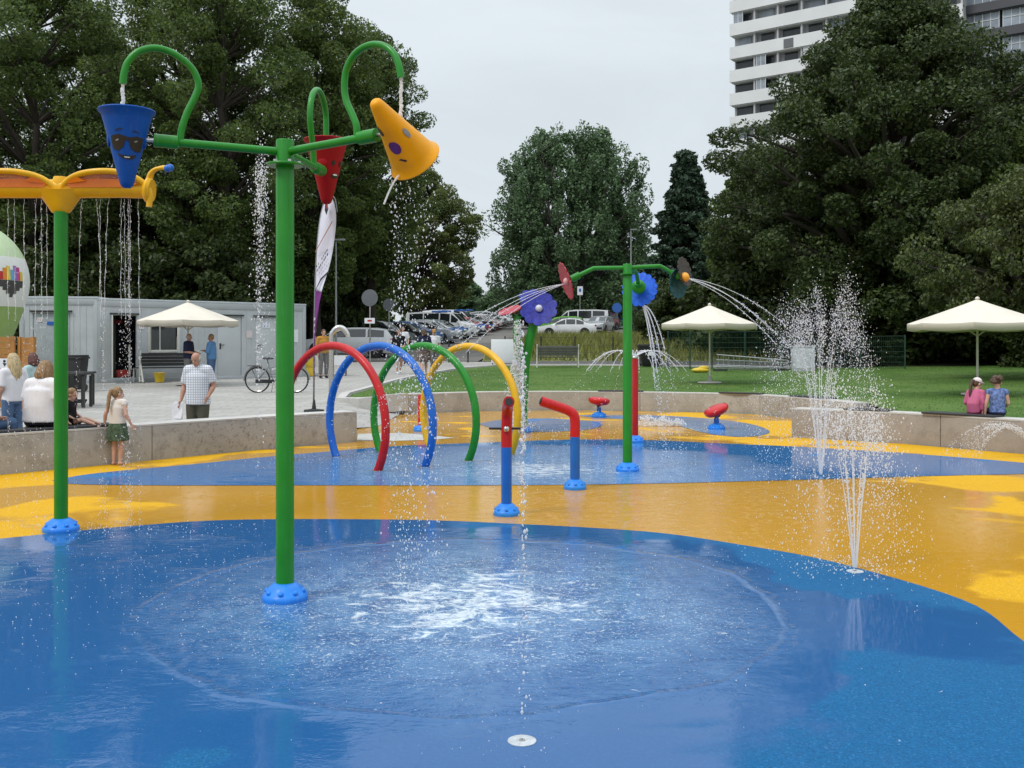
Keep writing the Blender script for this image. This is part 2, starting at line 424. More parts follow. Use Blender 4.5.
FL = [(-13, 6.5), (-9.6, 9.6), (-6.5, 12.72), (-4.02, 15.7), (-2.64, 17.05)]            # front line of the left wall
FB = [(-2.60, 23.9), (-.8, 25.0), (1.2, 25.3), (3.2, 25.0), (5.0, 24.3), (5.85, 23.6), (6.5, 22.2), (6.95, 20.4)]   # rear wall
FR = [(5.0, 17.9), (6.54, 16.7), (7.75, 15.1), (9.4, 12.6), (11.2, 9.0), (12.2, 5.0)]   # right wall
pad = [(-16, -10)] + [(-16, 6.5)] + FL + [(-2.9, 18.2), (-3.1, 19.6), (-2.72, 20.2), (-2.66, 23.9)] + FB + [(6.9, 18.6)] + FR + [(12.2, -10)]
sheet('pad_floor', pad, M_yel, lambda x, y: 0.0)
A = [GP(*p) for p in ((0, 539), (135, 526), (240, 520), (400, 520), (512, 524), (647, 532), (740, 545), (832, 562), (962, 600), (1024, 642))]
A = [tuple(v[:2]) for v in catmull([(x, y, 0) for x, y in A], 6)]
lastx, lasty = A[-1]
A += [(2.55, 4.4), (1.9, 3.2), (.9, 2.0), (-.6, 1.1), (-2.4, .9), (-4.3, 1.5), (-5.6, 3.0), (-6.0, 5.0), (-5.5, 6.9)]
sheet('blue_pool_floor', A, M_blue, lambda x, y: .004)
Bp = [GP(*p) for p in ((52, 480.5), (100, 473), (192, 464.5), (256, 458), (330, 451.5), (400, 446), (480, 443), (560, 440), (640, 440), (720, 443.5), (800, 447), (900, 453), (1024, 463), (1090, 470), (1024, 474), (940, 476), (800, 480), (640, 484), (500, 485.5), (300, 485.5), (150, 485.5), (70, 484))]
Bp = [tuple(v[:2]) for v in catmull([(x, y, 0) for x, y in Bp + Bp[:1]], 5)][:-1]
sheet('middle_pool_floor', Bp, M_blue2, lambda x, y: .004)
C1 = [GP(*p) for p in ((478, 424), (500, 420), (540, 418.5), (590, 421), (602, 425), (585, 430), (540, 432), (500, 430))]
C1 = [tuple(v[:2]) for v in catmull([(x, y, 0) for x, y in C1 + C1[:1]], 5)][:-1]
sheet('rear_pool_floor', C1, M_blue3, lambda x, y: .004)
C2 = [GP(*p) for p in ((575, 415.5), (640, 415.2), (700, 418), (745, 423), (768, 430), (764, 435), (735, 437), (700, 432), (672, 424), (640, 420), (600, 418))]
C2 = [tuple(v[:2]) for v in catmull([(x, y, 0) for x, y in C2 + C2[:1]], 5)][:-1]
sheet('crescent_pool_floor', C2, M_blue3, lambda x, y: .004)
sheet('drain_strip', [GP(*p) for p in ((358, 434), (400, 433), (425, 435), (455, 438), (430, 440), (395, 441), (357, 440.5))], M_palestrip, lambda x, y: .004)

# terrace paving (left and behind), lawn, parking
terr = [(-40, 2)] + [(-16, 2), (-16.2, 6.7)] + [(x - .25, y + .3) for x, y in FL] + [(-2.9, 18.2), (-3.1, 19.6), (-2.72, 20.2), (-2.66, 23.9), (-2.6, 24.2), (-.8, 25.4), (1.2, 25.68), (3, 25.6), (8, 28), (14, 34), (14, 46.5), (-1.5, 46.5), (-3.6, 47), (-10, 46), (-40, 46)]
def terr_z(x, y):
    z = T(y) - .012
    if 17 < y < 24.4 and x < -2: z = lerp(.004, z, float(smooth(-2.75, -4.2, x)) if y < 23 else float(smooth(-2.6, -3.4, x)))
    return z
sheet('terrace_paving', terr, M_pave, terr_z, 1.5)
lawn = [(-2.60, 24.15), (-3.45, 23.7), (-4.05, 24.6), (-4.2, 26.3), (-3.95, 28.2), (-3.6, 31.9), (-3.0, 36.8), (-2.0, 41.2), (-.5, 43.4), (3, 43.6), (6.5, 43.0), (12, 40), (30, 46), (60, 60), (60, -10), (13.0, -10), (12.6, 5.0), (11.6, 9.1), (9.75, 12.8), (8.05, 15.4), (6.75, 17.1), (7.3, 20.6), (6.8, 22.5), (6.1, 23.95), (5.15, 24.7), (3.25, 25.42), (1.2, 25.7), (-.85, 25.4)]
LAWN = lawn
sheet('lawn', lawn, M_lawn, lambda x, y: L(x, y) + .012, 1.5)
lot = [(-40, 46.2), (-3.6, 47.2), (-1.6, 46.7), (-1.3, 50), (0.2, 60), (1.2, 70), (10.5, 73), (18, 110), (18, 160), (-40, 160)]
sheet('parking_lot', lot, M_asph, lambda x, y: T(y) - .004, 3)
bank = [(-1.4, 46.7), (14, 46.4), (30, 48), (30, 73), (10.4, 72.8), (1.3, 69.8), (.3, 60), (-1.2, 50)]
sheet('meadow_bank', bank, ground_mat('dry_meadow', (.10, .13, .045), (.20, .20, .08), .7, .6, 30), lambda x, y: T(y) + .01 + .25 * float(smooth(47, 52, y)) * float(smooth(74, 68, y)), 1.5)
sheet('gravel_bed', [(-.3, 43.9), (3, 44.0), (7, 43.6), (13.5, 41.5), (14, 46.3), (-1.0, 46.3)], M_gravel, lambda x, y: T(y) + .03, 2)
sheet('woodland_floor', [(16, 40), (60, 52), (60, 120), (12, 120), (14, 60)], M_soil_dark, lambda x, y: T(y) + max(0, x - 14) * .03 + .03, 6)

def strip(name, line, width, z0, z1, mat, label=None):
    """kerb following a line"""
    m = MB(); pts = [Vector((x, y, 0)) for x, y in line]; n = len(pts); L_ = []; R_ = []
    for i, p in enumerate(pts):
        d = (pts[min(i + 1, n - 1)] - pts[max(i - 1, 0)]).normalized(); q = Vector((-d.y, d.x, 0)) * width
        L_.append(p); R_.append(p + q)
    vs = []
    for i in range(n):
        for p in (L_[i], R_[i]):
            g_ = G(p.x, p.y)
            vs += [(p.x, p.y, g_ + z0), (p.x, p.y, g_ + z1)]
    fs = []
    for i in range(n - 1):
        a, b = i * 4, i * 4 + 4
        fs += [(a, b, b + 1, a + 1), (a + 1, b + 1, b + 3, a + 3), (a + 3, b + 3, b + 2, a + 2)]
    fs += [(0, 1, 3, 2), ((n - 1) * 4, (n - 1) * 4 + 2, (n - 1) * 4 + 3, (n - 1) * 4 + 1)]
    m.add(vs, fs); o = m.build(name, mat, smooth_deg=30); o['kind'] = 'structure'; return o
strip('lawn_kerb', [(-2.62, 24.05), (-3.0, 23.75), (-3.45, 23.65), (-4.1, 24.6), (-4.26, 26.3), (-4.0, 28.2), (-3.66, 31.9), (-3.06, 36.8), (-2.05, 41.25), (-.52, 43.5), (3, 43.7), (6.5, 43.1), (12, 40.1)], .22, -.35, .06, M_capc)

# ------------------------------------------------------------------ low concrete walls
def wall(name, label, front, thick, h, mat, seg=2.4, side=1, hfun=None):
    """low wall along a line, cast in segments with narrow joints"""
    t_ = thing(name, label, 'wall', (front[0][0], front[0][1], 0), 0)
    org = Vector((front[0][0], front[0][1], 0))
    P = catmull([(x, y, 0) for x, y in front], 6); n = len(P)
    off = []
    for i, p in enumerate(P):
        d = (P[min(i + 1, n - 1)] - P[max(i - 1, 0)]).normalized()
        off.append(Vector((-d.y, d.x, 0)) * thick * side)
    m = MB(); cap = MB(); run = 0; start = 0
    cuts = []
    for i in range(1, n):
        run += (P[i] - P[i - 1]).length
        if run > seg or i == n - 1: cuts.append((start, i)); start = i; run = 0
    for a, b in cuts:
        idx = list(range(a, b + 1)); vs = []
        for j, i in enumerate(idx):
            p = P[i].copy(); e = (P[min(i + 1, n - 1)] - P[max(i - 1, 0)]).normalized() * .005
            if j == 0: p += e
            if j == len(idx) - 1: p -= e
            hh = h if hfun is None else hfun(p)
            for q in (p, p + off[i]): vs += [(q - org) + Vector((0, 0, -.12)), (q - org) + Vector((0, 0, hh))]
        fs = []
        for j in range(len(idx) - 1):
            u, v = j * 4, j * 4 + 4
            fs += [(u, v, v + 1, u + 1), (u + 1, v + 1, v + 3, u + 3), (u + 3, v + 3, v + 2, u + 2)]
        e_ = (len(idx) - 1) * 4
        fs += [(0, 1, 3, 2), (e_, e_ + 2, e_ + 3, e_ + 1)]
        m.add(vs, fs)
        capm = [(vs[j * 4 + 1], vs[j * 4 + 3]) for j in range(len(idx))]
        cv = []
        for u, v in capm:
            for q in (u, v): cv += [q + Vector((0, 0, .003)), q + Vector((0, 0, .028))]
        cap.add(cv, [f for j in range(len(idx) - 1) for f in ((j * 4, j * 4 + 4, j * 4 + 5, j * 4 + 1), (j * 4 + 1, j * 4 + 5, j * 4 + 7, j * 4 + 3), (j * 4 + 3, j * 4 + 7, j * 4 + 6, j * 4 + 2))] + [(0, 1, 3, 2), (e_, e_ + 2, e_ + 3, e_ + 1)])
    m.build('wall_body', mat, t_, bevel=.006); cap.build('lit_wall_top', M_capc, t_)  # thin top layer of the same concrete, coloured paler as if skylit
    return t_
wall('retaining_wall', 'low grey mottled concrete wall edging the paved terrace on the left', FL, .42, .49, M_conc, 5.2, 1)
wall('retaining_wall', 'long curved low concrete wall at the back of the pad below the lawn', FB, .4, .445, M_conc, 3.0, 1)
wall('retaining_wall', 'brownish low concrete wall on the right with two children sitting on it', FR, .42, .49, M_conc_r, 2.3, 1)

def seat_pad(label, a, b, w_, z):
    a = Vector((*a, z)); b = Vector((*b, z)); c = (a + b) / 2; d = b - a
    m = MB(); m.box((0, 0, .018), (d.length, w_, .03), math.atan2(d.y, d.x)); o = m.build('seat_slab', pm('dark_slab', (.025, .025, .028), .55), loc=c, bevel=.006)
    return tag(o, label, 'seat slab', 'dark slabs on the wall tops')
seat_pad('dark seat slab on the left wall under the women in white', (-7.0, 12.55), (-5.55, 14.15), .36, .52)
seat_pad('dark seat slab on the right wall under the two children', (6.86, 16.55), (7.62, 15.65), .36, .52)
seat_pad('dark seat slab on the brown wall left of the seated children', (5.85, 17.5), (6.45, 17.05), .34, .52)
seat_pad('dark seat slab on the rear wall beside the middle parasol base', (5.1, 24.4), (5.95, 23.78), .3, .475)
seat_pad('dark seat slab on the rear wall behind the thin red post', (2.2, 25.4), (3.3, 25.17), .3, .475)
seat_pad('dark seat slab on the rear wall near the step to the brown wall', (6.45, 22.9), (6.95, 21.7), .3, .475)
# ------------------------------------------------------------------ trees and shrubs
def leaves(cent, rad, per, size, rng, up=.5, aspect=.6, shell=.45, elong=None):
    """many small leaf faces spread through clumps: cent (n,3), rad (n,3)"""
    n = len(cent)
    cnt = np.maximum(4, (per * (.7 + .6 * rng.random(n))).astype(int))
    idx = np.repeat(np.arange(n), cnt); m = len(idx)
    d = rng.normal(size=(m, 3)); d /= np.linalg.norm(d, axis=1)[:, None]
    r = rng.random(m) ** (1 / 3) * (1 - shell) + shell * rng.random(m) ** .25
    pos = cent[idx] + d * rad[idx] * r[:, None]
    nrm = rng.normal(size=(m, 3)); nrm /= np.linalg.norm(nrm, axis=1)[:, None]
    nrm = nrm + d * .5 + np.array([0, 0, up]); nrm /= np.linalg.norm(nrm, axis=1)[:, None]
    a = rng.normal(size=(m, 3))
    if elong is not None: a = a * .5 + np.array(elong)
    a -= nrm * (a * nrm).sum(1)[:, None]; a /= np.linalg.norm(a, axis=1)[:, None]
    b = np.cross(nrm, a)
    s = size * (.6 + .8 * rng.random(m))[:, None]
    a = a * s; b = b * s * aspect
    bend = nrm * s * .12
    v = np.stack([pos - a - bend, pos + b * .9 - a * .15, pos + a - bend, pos - b * .9 - a * .15], 1).reshape(-1, 3)
    return v, np.arange(m * 4).reshape(m, 4)

def tree(name, label, loc, H, base, profile, n_cl, cl_r, per, size, lm, bark, seed, trunk_r=.28, stems=1, flat=.62, group=None, cat='tree', spread=1.0, inner=.45, lean=(0, 0), up=.5, elong=None, sx=1, sy=1, limbs=True, droop=0, swirl=None):
    rng = np.random.default_rng(seed); rnd = random.Random(seed)
    t_ = thing(name, label, cat, loc, 0, group)
    ts = [p[0] for p in profile]; rs = [p[1] for p in profile]
    cents = []; rads = []; m = MB(); ends = []
    st = []
    for s in range(stems):
        a = 2 * PI * s / stems + rnd.random(); q = 0 if stems == 1 else rnd.uniform(.25, .6) * spread
        top = Vector((math.cos(a) * q * max(rs) * sx, math.sin(a) * q * max(rs) * sy, H * rnd.uniform(.82, .93) if stems > 1 else H * .93))
        b0 = Vector((math.cos(a) * (.25 if stems > 1 else 0), math.sin(a) * (.25 if stems > 1 else 0), -.15))
        path = []
        for k in range(9):
            f = k / 8
            p = b0.lerp(top, f) + Vector((rnd.uniform(-1, 1), rnd.uniform(-1, 1), 0)) * .03 * H * math.sin(PI * f) * .4 + Vector((lean[0], lean[1], 0)) * f * f
            if stems > 1: p.xy = b0.xy.lerp(top.xy, f ** .7)
            path.append(p)
        tr = trunk_r / (stems ** .4)
        m.tube(path, [tr * (1.35 if k == 0 else 1) * (1 - .9 * (k / 8)) + .015 for k in range(9)], 8)
        st.append(path)
    for i in range(n_cl):
        f = (i + rnd.random()) / n_cl
        f = f if profile[-1][1] > .5 else f ** 1.12
        z = base + f * (H - base)
        rr = interp(f, ts, rs)
        rad_f = inner + (1 - inner) * math.sqrt(rnd.random())
        a = i * 2.39996 + rnd.uniform(-.5, .5)
        r_ = max(.05, rr * rad_f * rnd.uniform(.86, 1.08))
        c = Vector((math.cos(a) * r_ * sx + lean[0] * f, math.sin(a) * r_ * sy + lean[1] * f, z - droop * r_))
        k = cl_r * rnd.uniform(.65, 1.35)
        cents.append(c); rads.append((k, k, k * flat))
        # limb from the nearest stem
        if limbs:
            best = min(st, key=lambda P: min((p - c).length for p in P))
            zz = max(base * .75, c.z - max(.4, r_ * rnd.uniform(.5, .8)) + droop * r_)
            j = min(range(len(best)), key=lambda q: abs(best[q].z - zz)); p0 = best[j]
            mid = p0.lerp(c, .55) + Vector((0, 0, .12 * (c - p0).length))
            th = max(.012, .02 * (c - p0).length)
            m.tube([p0, mid, c], [th, th * .7, th * .25], 5, caps=False)
            # side clumps along the limb
            if (c - p0).length > cl_r * 1.6:
                q = p0.lerp(c, rnd.uniform(.5, .72)) + Vector((rnd.uniform(-1, 1), rnd.uniform(-1, 1), rnd.uniform(-.4, .8))) * cl_r * .8
                cents.append(q); rads.append((k * .8, k * .8, k * .8 * flat))
    m.build('trunk', bark, t_, smooth_deg=50)
    v, f = leaves(np.array([tuple(c) for c in cents]), np.array(rads), per, size, rng, up, elong=elong)
    raw_mesh('crown', v, f, lm, t_)
    return t_
M_bark = pm('dark_bark', (.045, .036, .028), .9, .35, 5, .6, 25)
M_bark2 = pm('grey_bark', (.10, .09, .075), .9, .3, 5, .6, 25)
LM_a = leaf_mat('ash_leaf', (0.092, 0.146, 0.052), .4)
LM_b = leaf_mat('maple_leaf', (0.080, 0.130, 0.048), .4)
LM_c = leaf_mat('poplar_leaf', (.105, .172, .092), .35, .3, (1.1, 1.1, .9))
LM_d = leaf_mat('chestnut_leaf', (0.040, 0.072, 0.025), .4, .3, (1.35, 1.05, .7))
LM_e = leaf_mat('olive_shrub_leaf', (0.091, 0.125, 0.054), .35, .35)
LM_f = leaf_mat('spruce_needle', (0.030, 0.058, 0.034), .35, .15, (1.1, 1.1, 1))
LM_g = leaf_mat('bush_leaf', (0.040, 0.066, 0.024), .4)
LM_h = leaf_mat('rust_leaf', (0.069, 0.060, 0.017), .4, .3, (1.3, 1.0, .7))
round_p = [(0, .55), (.15, .85), (.4, 1.0), (.65, .92), (.85, .6), (1, .18)]
HK = [.84, .84, .86, .93, .93, .96, .82]
def scaled(p, r): return [(a, b * r) for a, b in p]
oval = [(0, .35), (.2, .8), (.45, 1.0), (.7, .85), (.9, .5), (1, .15)]

# left wood: tall trees behind the cabins (each its own tree)
lt = [  # x, Y, H, r, base, label
    (-27.5, 47, 21, 5.6, 2.5, 'tall dark tree at the far left edge behind the inflatable'),
    (-21.5, 45, 23, 5.4, 3.0, 'tall leafy tree behind the left cabin above the yellow spray arms'),
    (-17.0, 51, 25, 5.2, 3.0, 'tall dark tree between the blue bucket and the wood edge'),
    (-13.2, 46, 22.5, 4.6, 3.5, 'tall tree with a slim visible trunk behind the big green post'),
    (-10.2, 52, 21.5, 4.4, 3.5, 'tall tree behind the red bucket at the centre of the left wood'),
    (-8.1, 57, 20.2, 3.9, 4.0, 'rightmost tall tree of the left wood behind the yellow bucket'),
    (-24, 56, 25, 6.0, 3.0, 'tall tree in the second line of the left wood behind the inflatable'),
]
for i, (x, Y, H, r, base, lab) in enumerate(lt):
    tree('broadleaf_tree', lab, (x, Y, T(Y)), H * HK[i] - T(Y), base, scaled(oval, r), 120, .95, 440, .08, LM_a if i % 2 == 0 else LM_b, M_bark, 100 + i, .30, group='tall trees of the left wood', up=.4, inner=.35)
tree('round_tree', 'rounder lighter green tree at the right end of the left wood above the parked cars', (-8.6, 93, T(93)), 14.6, 2.4, scaled(round_p, 6.0), 150, .95, 360, .11, leaf_mat('lime_leaf', (.105, .145, .060), .4, .45), M_bark, 140, .3, inner=.3)
tree('round_tree', 'low dark green tree behind the parked van near the round signs', (-12.0, 68, T(68)), 9.5, .3, scaled(round_p, 4.6), 80, 1.1, 240, .18, LM_a, M_bark, 141, .25, inner=.3)
# dark bushes under the left wood
ub = [(-31, 42), (-26.5, 41), (-23, 43), (-19.5, 41.5), (-16.2, 43), (-13.2, 43.5), (-13.8, 48.5), (-28, 50), (-20, 49), (-14, 54), (-11.5, 58), (-17, 58)]
ul = ['at the far left edge', 'behind the inflatable', 'behind the left cabin', 'behind the seam of the cabins', 'behind the open cabin door', 'behind the left parasol', 'behind the right end of the cabins',
      'in the back row at the far left', 'in the back row behind the left cabin', 'in the back row behind the big green post', 'in the back row beside the parked white car', 'deepest in the wood behind the left parasol']
protos = [tree('undergrowth_bush', 'dense dark bush under the tall trees ' + ul[k], (ub[k][0], ub[k][1], T(ub[k][1])), 4.6 + .5 * (k % 3), .1, scaled([(0, .9), (.4, 1), (.75, .8), (1, .35)], 2.5), 44, .85, 330, .11, LM_g, M_bark, 160 + k, .1, cat='bush', group='bushes under the left wood', inner=.3) for k in range(3)]
for k in range(3, len(ub)):
    c = copy_tree(protos[k % 3]); c.location = (ub[k][0], ub[k][1], T(ub[k][1])); c.rotation_euler.z = k * 1.3
    s = 1 + .35 * (k > 6); c.scale = (s, s, s * (1.15 if k > 6 else 1)); c['label'] = 'dense dark bush under the tall trees ' + ul[k]

# poplars in the middle distance: one clump of stems
tree('poplar_clump', 'large grey green clump of poplars standing alone against the sky in the middle', (5.9, 100, T(100)), 19.2, .8, [(0, .62), (.15, .9), (.4, 1.0), (.62, 1.02), (.8, .82), (.92, .62), (1, .38)] and scaled([(0, .8), (.15, .95), (.4, 1.0), (.65, .97), (.85, .78), (1, .46)], 8.5), 380, .78, 170, .15, LM_c, M_bark2, 201, .5, stems=6, spread=1.25, flat=1.55, inner=.25, up=.2, sy=.55)
# conifer
tree('spruce_tree', 'dark narrow conifer between the poplars and the big right tree', (13.9, 80, T(80)), 14.6, .6, [(0, 1), (.3, .82), (.6, .5), (.85, .22), (1, .03)] and scaled([(0, 1), (.3, .8), (.6, .48), (.85, .2), (1, .03)], 4.7), 240, .62, 170, .17, LM_f, M_bark, 210, .25, flat=.5, inner=.3, droop=.16, up=.2)
# big dark tree on the right
tree('chestnut_tree', 'huge dark broad tree on the right hiding the foot of the tower block', (17.5, 46, 1.0), 17.0, 1.6, [(0, .62), (.12, .85), (.3, 1.0), (.5, .92), (.7, .68), (.85, .45), (1, .2)] and scaled([(0, .85), (.12, .98), (.3, 1.03), (.5, 1.0), (.66, .80), (.8, .50), (.91, .24), (1, .08)], 8.0), 390, .95, 430, .088, LM_d, M_bark, 220, .5, inner=.4, up=.4)
tree('maple_tree', 'dark tree right of the huge tree in front of the dark tower', (23.0, 42, 1.2), 10.6, 1.4, scaled(round_p, 4.3), 130, .85, 400, .09, LM_b, M_bark, 221, .35, inner=.35)
tree('maple_tree', 'dark green tree left of the huge tree with a ragged left edge', (14.0, 55, 1.4), 10.6, .6, scaled(oval, 3.5), 120, .8, 400, .09, LM_b, M_bark, 222, .3, inner=.35)
# lighter loose shrub tree on the right, over the parasol
tree('willow_tree', 'lighter olive green loose tree hanging over the right parasol', (16.0, 29.5, L(16.0, 29.5)), 6.1, 1.7, [(0, .75), (.3, 1.0), (.6, .9), (.85, .6), (1, .25)] and scaled([(0, .7), (.3, 1.0), (.6, .92), (.85, .6), (1, .25)], 4.0), 150, .55, 380, .062, leaf_mat('willow_leaf', (.070, .098, .042), .35, .35), M_bark, 230, .16, stems=5, spread=.9, inner=.4, elong=(0, 0, -1))
# dark bushes closing the view under the right trees
rb = [(9.6, 58), (12.5, 50), (15.5, 47), (18.8, 44), (22.5, 43), (26.5, 40), (20.5, 52), (11, 66), (25.5, 48), (30, 44), (15.2, 60), (21, 38.5)]
rl = ['behind the middle parasol', 'behind the tall fountain', 'right of the tall fountain', 'left of the right parasol', 'behind the right parasol', 'at the far right edge', 'deep behind the huge tree trunk', 'beside the blue vehicle at the back', 'deep behind the right parasol', 'deep at the far right edge', 'deep behind the tall fountain', 'low on the lawn edge near the right parasol']
for k, (x, Y) in enumerate(rb):
    c = copy_tree(protos[k % 3]); c.location = (x, Y, L(x, Y) if Y < 50 else T(Y) + max(0, x - 14) * .03); c.rotation_euler.z = k * 1.7 + .4
    s = 1.25 if k not in (0, 7, 11) else .75; c.scale = (s * 1.1, s * 1.1, s)
    c['label'] = 'dense dark bush under the right trees ' + rl[k]; c['group'] = 'bushes under the right trees'
# far treeline beyond the parking lot
fl = [(-16, 175), (-9, 190), (-2.5, 180), (4, 200), (11, 185), (18, 150), (25, 160), (-1, 215), (32, 140)]
fp = None
fn = ['at its left end', 'second from its left end', 'above the far end of the lane', 'behind the left part of the poplars', 'behind the right part of the poplars', 'behind the conifer', 'right of the conifer', 'deepest above the lane', 'at its right end']
for k, (x, Y) in enumerate(fl):
    if fp is None:
        fp = o = tree('distant_tree', '', (x, Y, T(Y) - .3), 10.5, .3, scaled(round_p, 5.2), 80, 1.3, 110, .36, LM_c, M_bark2, 300, .3, group='trees on the far skyline', inner=.3)
    else:
        o = copy_tree(fp); o.location = (x, Y, T(Y) - .3); o.rotation_euler.z = k * 2.1; s = [1, .8, .62, .95, 1.1, 1, 1.1, .6, 1.1][k]; o.scale = (s * 1.1, s * 1.1, s)
    o['label'] = 'far hazy tree on the skyline, ' + fn[k]

# long grass of the bank and mown lawn
def grass(name, poly, n, h, wd, mat, zf, seed, ymax=1e9, lean=.4):
    rng = np.random.default_rng(seed)
    xs = [p[0] for p in poly]; ys = [p[1] for p in poly]; out = []
    while len(out) < n:
        x = rng.uniform(min(xs), max(xs), 4000); y = rng.uniform(min(ys), min(max(ys), ymax), 4000)
        out += [(a, b) for a, b in zip(x, y) if in_poly(a, b, poly) and abs(a) < .56 * b + .5]
    P = np.array(out[:n]); z = np.array([zf(a, b) for a, b in P])
    base = np.column_stack([P, z]); hh = h * (.5 + rng.random(n)); a = rng.random(n) * 2 * PI
    dx = np.column_stack([np.cos(a), np.sin(a), np.zeros(n)]) * (wd * (.6 + .8 * rng.random(n)))[:, None]
    l2 = rng.normal(size=(n, 3)) * lean; l2[:, 2] = 0
    tip = base + np.column_stack([np.zeros(n), np.zeros(n), hh]) + l2 * hh[:, None]
    v = np.stack([base - dx, base + dx, tip], 1).reshape(-1, 3)
    o = raw_mesh(name, v, np.arange(3 * n).reshape(n, 3), mat); return tag(o, kind='stuff')
tag(grass('long_grass', bank, 26000, .42, .03, leaf_mat('straw_grass', (.17, .20, .065), .4, .3, (1.3, 1.1, .8)), lambda x, y: T(y) + .02 + .25 * float(smooth(47, 52, y)) * float(smooth(74, 68, y)), 5), 'long straw green grass on the bank below the parked cars', 'grass')
tag(grass('lawn_grass', LAWN, 36000, .03, .008, leaf_mat('lawn_blade', (.075, .155, .028), .25, .3, (1.2, 1.1, .8)), lambda x, y: L(x, y) + .005, 6, 44, .5), 'short mown green grass of the lawn', 'grass')
# ------------------------------------------------------------------ play equipment
P_green = pm('green_enamel', (.010, .205, .012), .38, .10, 5, coat=.12, spec=.3, run=.34)
P_red = pm('red_enamel', (.46, .006, .010), .38, .10, 5, coat=.12, spec=.3, run=.34)
P_blue = pm('blue_enamel', (.006, .115, .48), .38, .10, 5, coat=.12, spec=.3, run=.34)
P_yel = pm('yellow_enamel', (.70, .38, .006), .38, .10, 5, coat=.12, spec=.3, run=.34)
P_shoe = pm('light_blue_plastic', (.015, .20, .68), .45, .12, 8, coat=.1, spec=.3, run=.4)
P_bblue = pm('bucket_blue', (.003, .075, .36), .5, .10, 6, spec=.2, run=.22)
P_byel = pm('bucket_yellow', (.76, .33, .003), .42, .10, 6, spec=.25)
P_bred = pm('bucket_red', (.30, .003, .008), .5, .12, 6, spec=.2)
P_black = pm('black_print', (.008, .008, .010), .4, .1, 20)
P_steel = pm('brushed_steel', (.55, .54, .52), .28, .06, 20, metal=1)
P_white = pm('white_print', (.75, .75, .74), .5, .05, 20)
P_purple = pm('purple_print', (.09, .012, .14), .4, .15, 20)
P_grey = pm('grey_print', (.22, .23, .24), .4, .2, 40)
P_orange = pm('orange_panel', (.80, .19, .008), .35, .08, 5, coat=.4)
P_dark = pm('dark_steel', (.02, .021, .022), .45, .1, 8)

def shoe(parent, r=.115, z=0, mat=None, name='base_cover'):
    m = MB()
    m.lathe([(r * .52, z + .115), (r * .62, z + .112), (r * .9, z + .085), (r * 1.08, z + .05), (r * 1.2, z + .042), (r * 1.24, z + .02), (r * 1.2, z - .01)][::-1], 28)
    for k in range(8):                                # moulded pads around the cover
        a = 2 * PI * k / 8
        m.ball((math.cos(a) * r * .98, math.sin(a) * r * .98, z + .062), (r * .17, r * .17, .018), 8, 6)
    return m.build(name, mat or P_shoe, parent, smooth_deg=50)

# --- bucket post ---------------------------------------------------------------------------
bx, by = GP(285, 600); bz = 2.965
bp = thing('bucket_spray_post', 'tall thick green post in front with three arms carrying tipping buckets', 'splash post', (bx, by, 0))
m = MB(); m.lathe([(.058, .0), (.058, bz), (.054, bz + .012), (0, bz + .014)], 28); m.build('pole', P_green, bp)
shoe(bp, .118)
m = MB(); m.lathe([(.058, bz - .16), (.115, bz - .158), (.118, bz - .15), (.115, bz - .142), (.058, bz - .14)], 28); m.build('flange', P_green, bp)
for k in range(6):
    a = 2 * PI * k / 6; m = MB(); m.lathe([(.012, bz - .14), (.012, bz - .127), (0, bz - .127)], 6, off=(.09 * math.cos(a), .09 * math.sin(a), 0)); m.build('bolt', P_steel, bp)

def on_plane(px, py, p0, dirv):
    """point of the vertical plane (p0, dirv) seen at a pixel of the photograph: used to take real pipe curves off it"""
    n = Vector((-dirv.y, dirv.x, 0)); ray = Vector(((px - 512) / F, 1, -(py - HY) / F)); o_ = Vector((0, 0, EYE))
    s = (p0 - o_).dot(n) / ray.dot(n); return o_ + ray * s

BPROF = [(.0, -.245), (.022, -.243), (.035, -.232), (.043, -.21), (.075, -.08), (.108, .05), (.138, .165), (.150, .205), (.166, .218), (.170, .226), (.166, .232), (.150, .226), (.134, .165), (.100, .03), (.04, -.18), (0, -.2)]
def bprof_r(z): return interp(z, [-.232, -.21, -.08, .05, .165, .205], [.035, .043, .075, .108, .138, .150])
def decal(parent, name, mat, pts, facing, off=.003, th=.003, up=0.0):
    """flat printed shape wrapped round the cone: pts are (across, height); cut small so that it follows the curve"""
    bm = bmesh.new(); bm.faces.new([bm.verts.new((u, z, 0)) for u, z in pts])
    bmesh.ops.triangulate(bm, faces=bm.faces[:])
    for ax, vals in ((0, [p[0] for p in pts]), (1, [p[1] for p in pts])):
        x = min(vals) + .01
        while x < max(vals):
            bmesh.ops.bisect_plane(bm, geom=bm.verts[:] + bm.edges[:] + bm.faces[:], plane_co=(x, 0, 0) if ax == 0 else (0, x, 0), plane_no=(1, 0, 0) if ax == 0 else (0, 1, 0), dist=1e-6); x += .01
    for v in bm.verts:
        r = bprof_r(v.co.y) + off; a = facing + v.co.x / r; v.co = (r * math.cos(a), r * math.sin(a), v.co.y)
    bmesh.ops.recalc_face_normals(bm, faces=bm.faces)
    me = bpy.data.meshes.new(name); bm.to_mesh(me); bm.free(); me.materials.append(mat); o = link(name, me, parent)
    s_ = o.modifiers.new('solid', 'SOLIDIFY'); s_.thickness = th * .6; s_.offset = 0
    return o
def ell(cx, cz, a, b, n=16, rot=0):
    return [(cx + a * math.cos(2 * PI * i / n) * math.cos(rot) - b * math.sin(2 * PI * i / n) * math.sin(rot), cz + a * math.cos(2 * PI * i / n) * math.sin(rot) + b * math.sin(2 * PI * i / n) * math.cos(rot)) for i in range(n)]

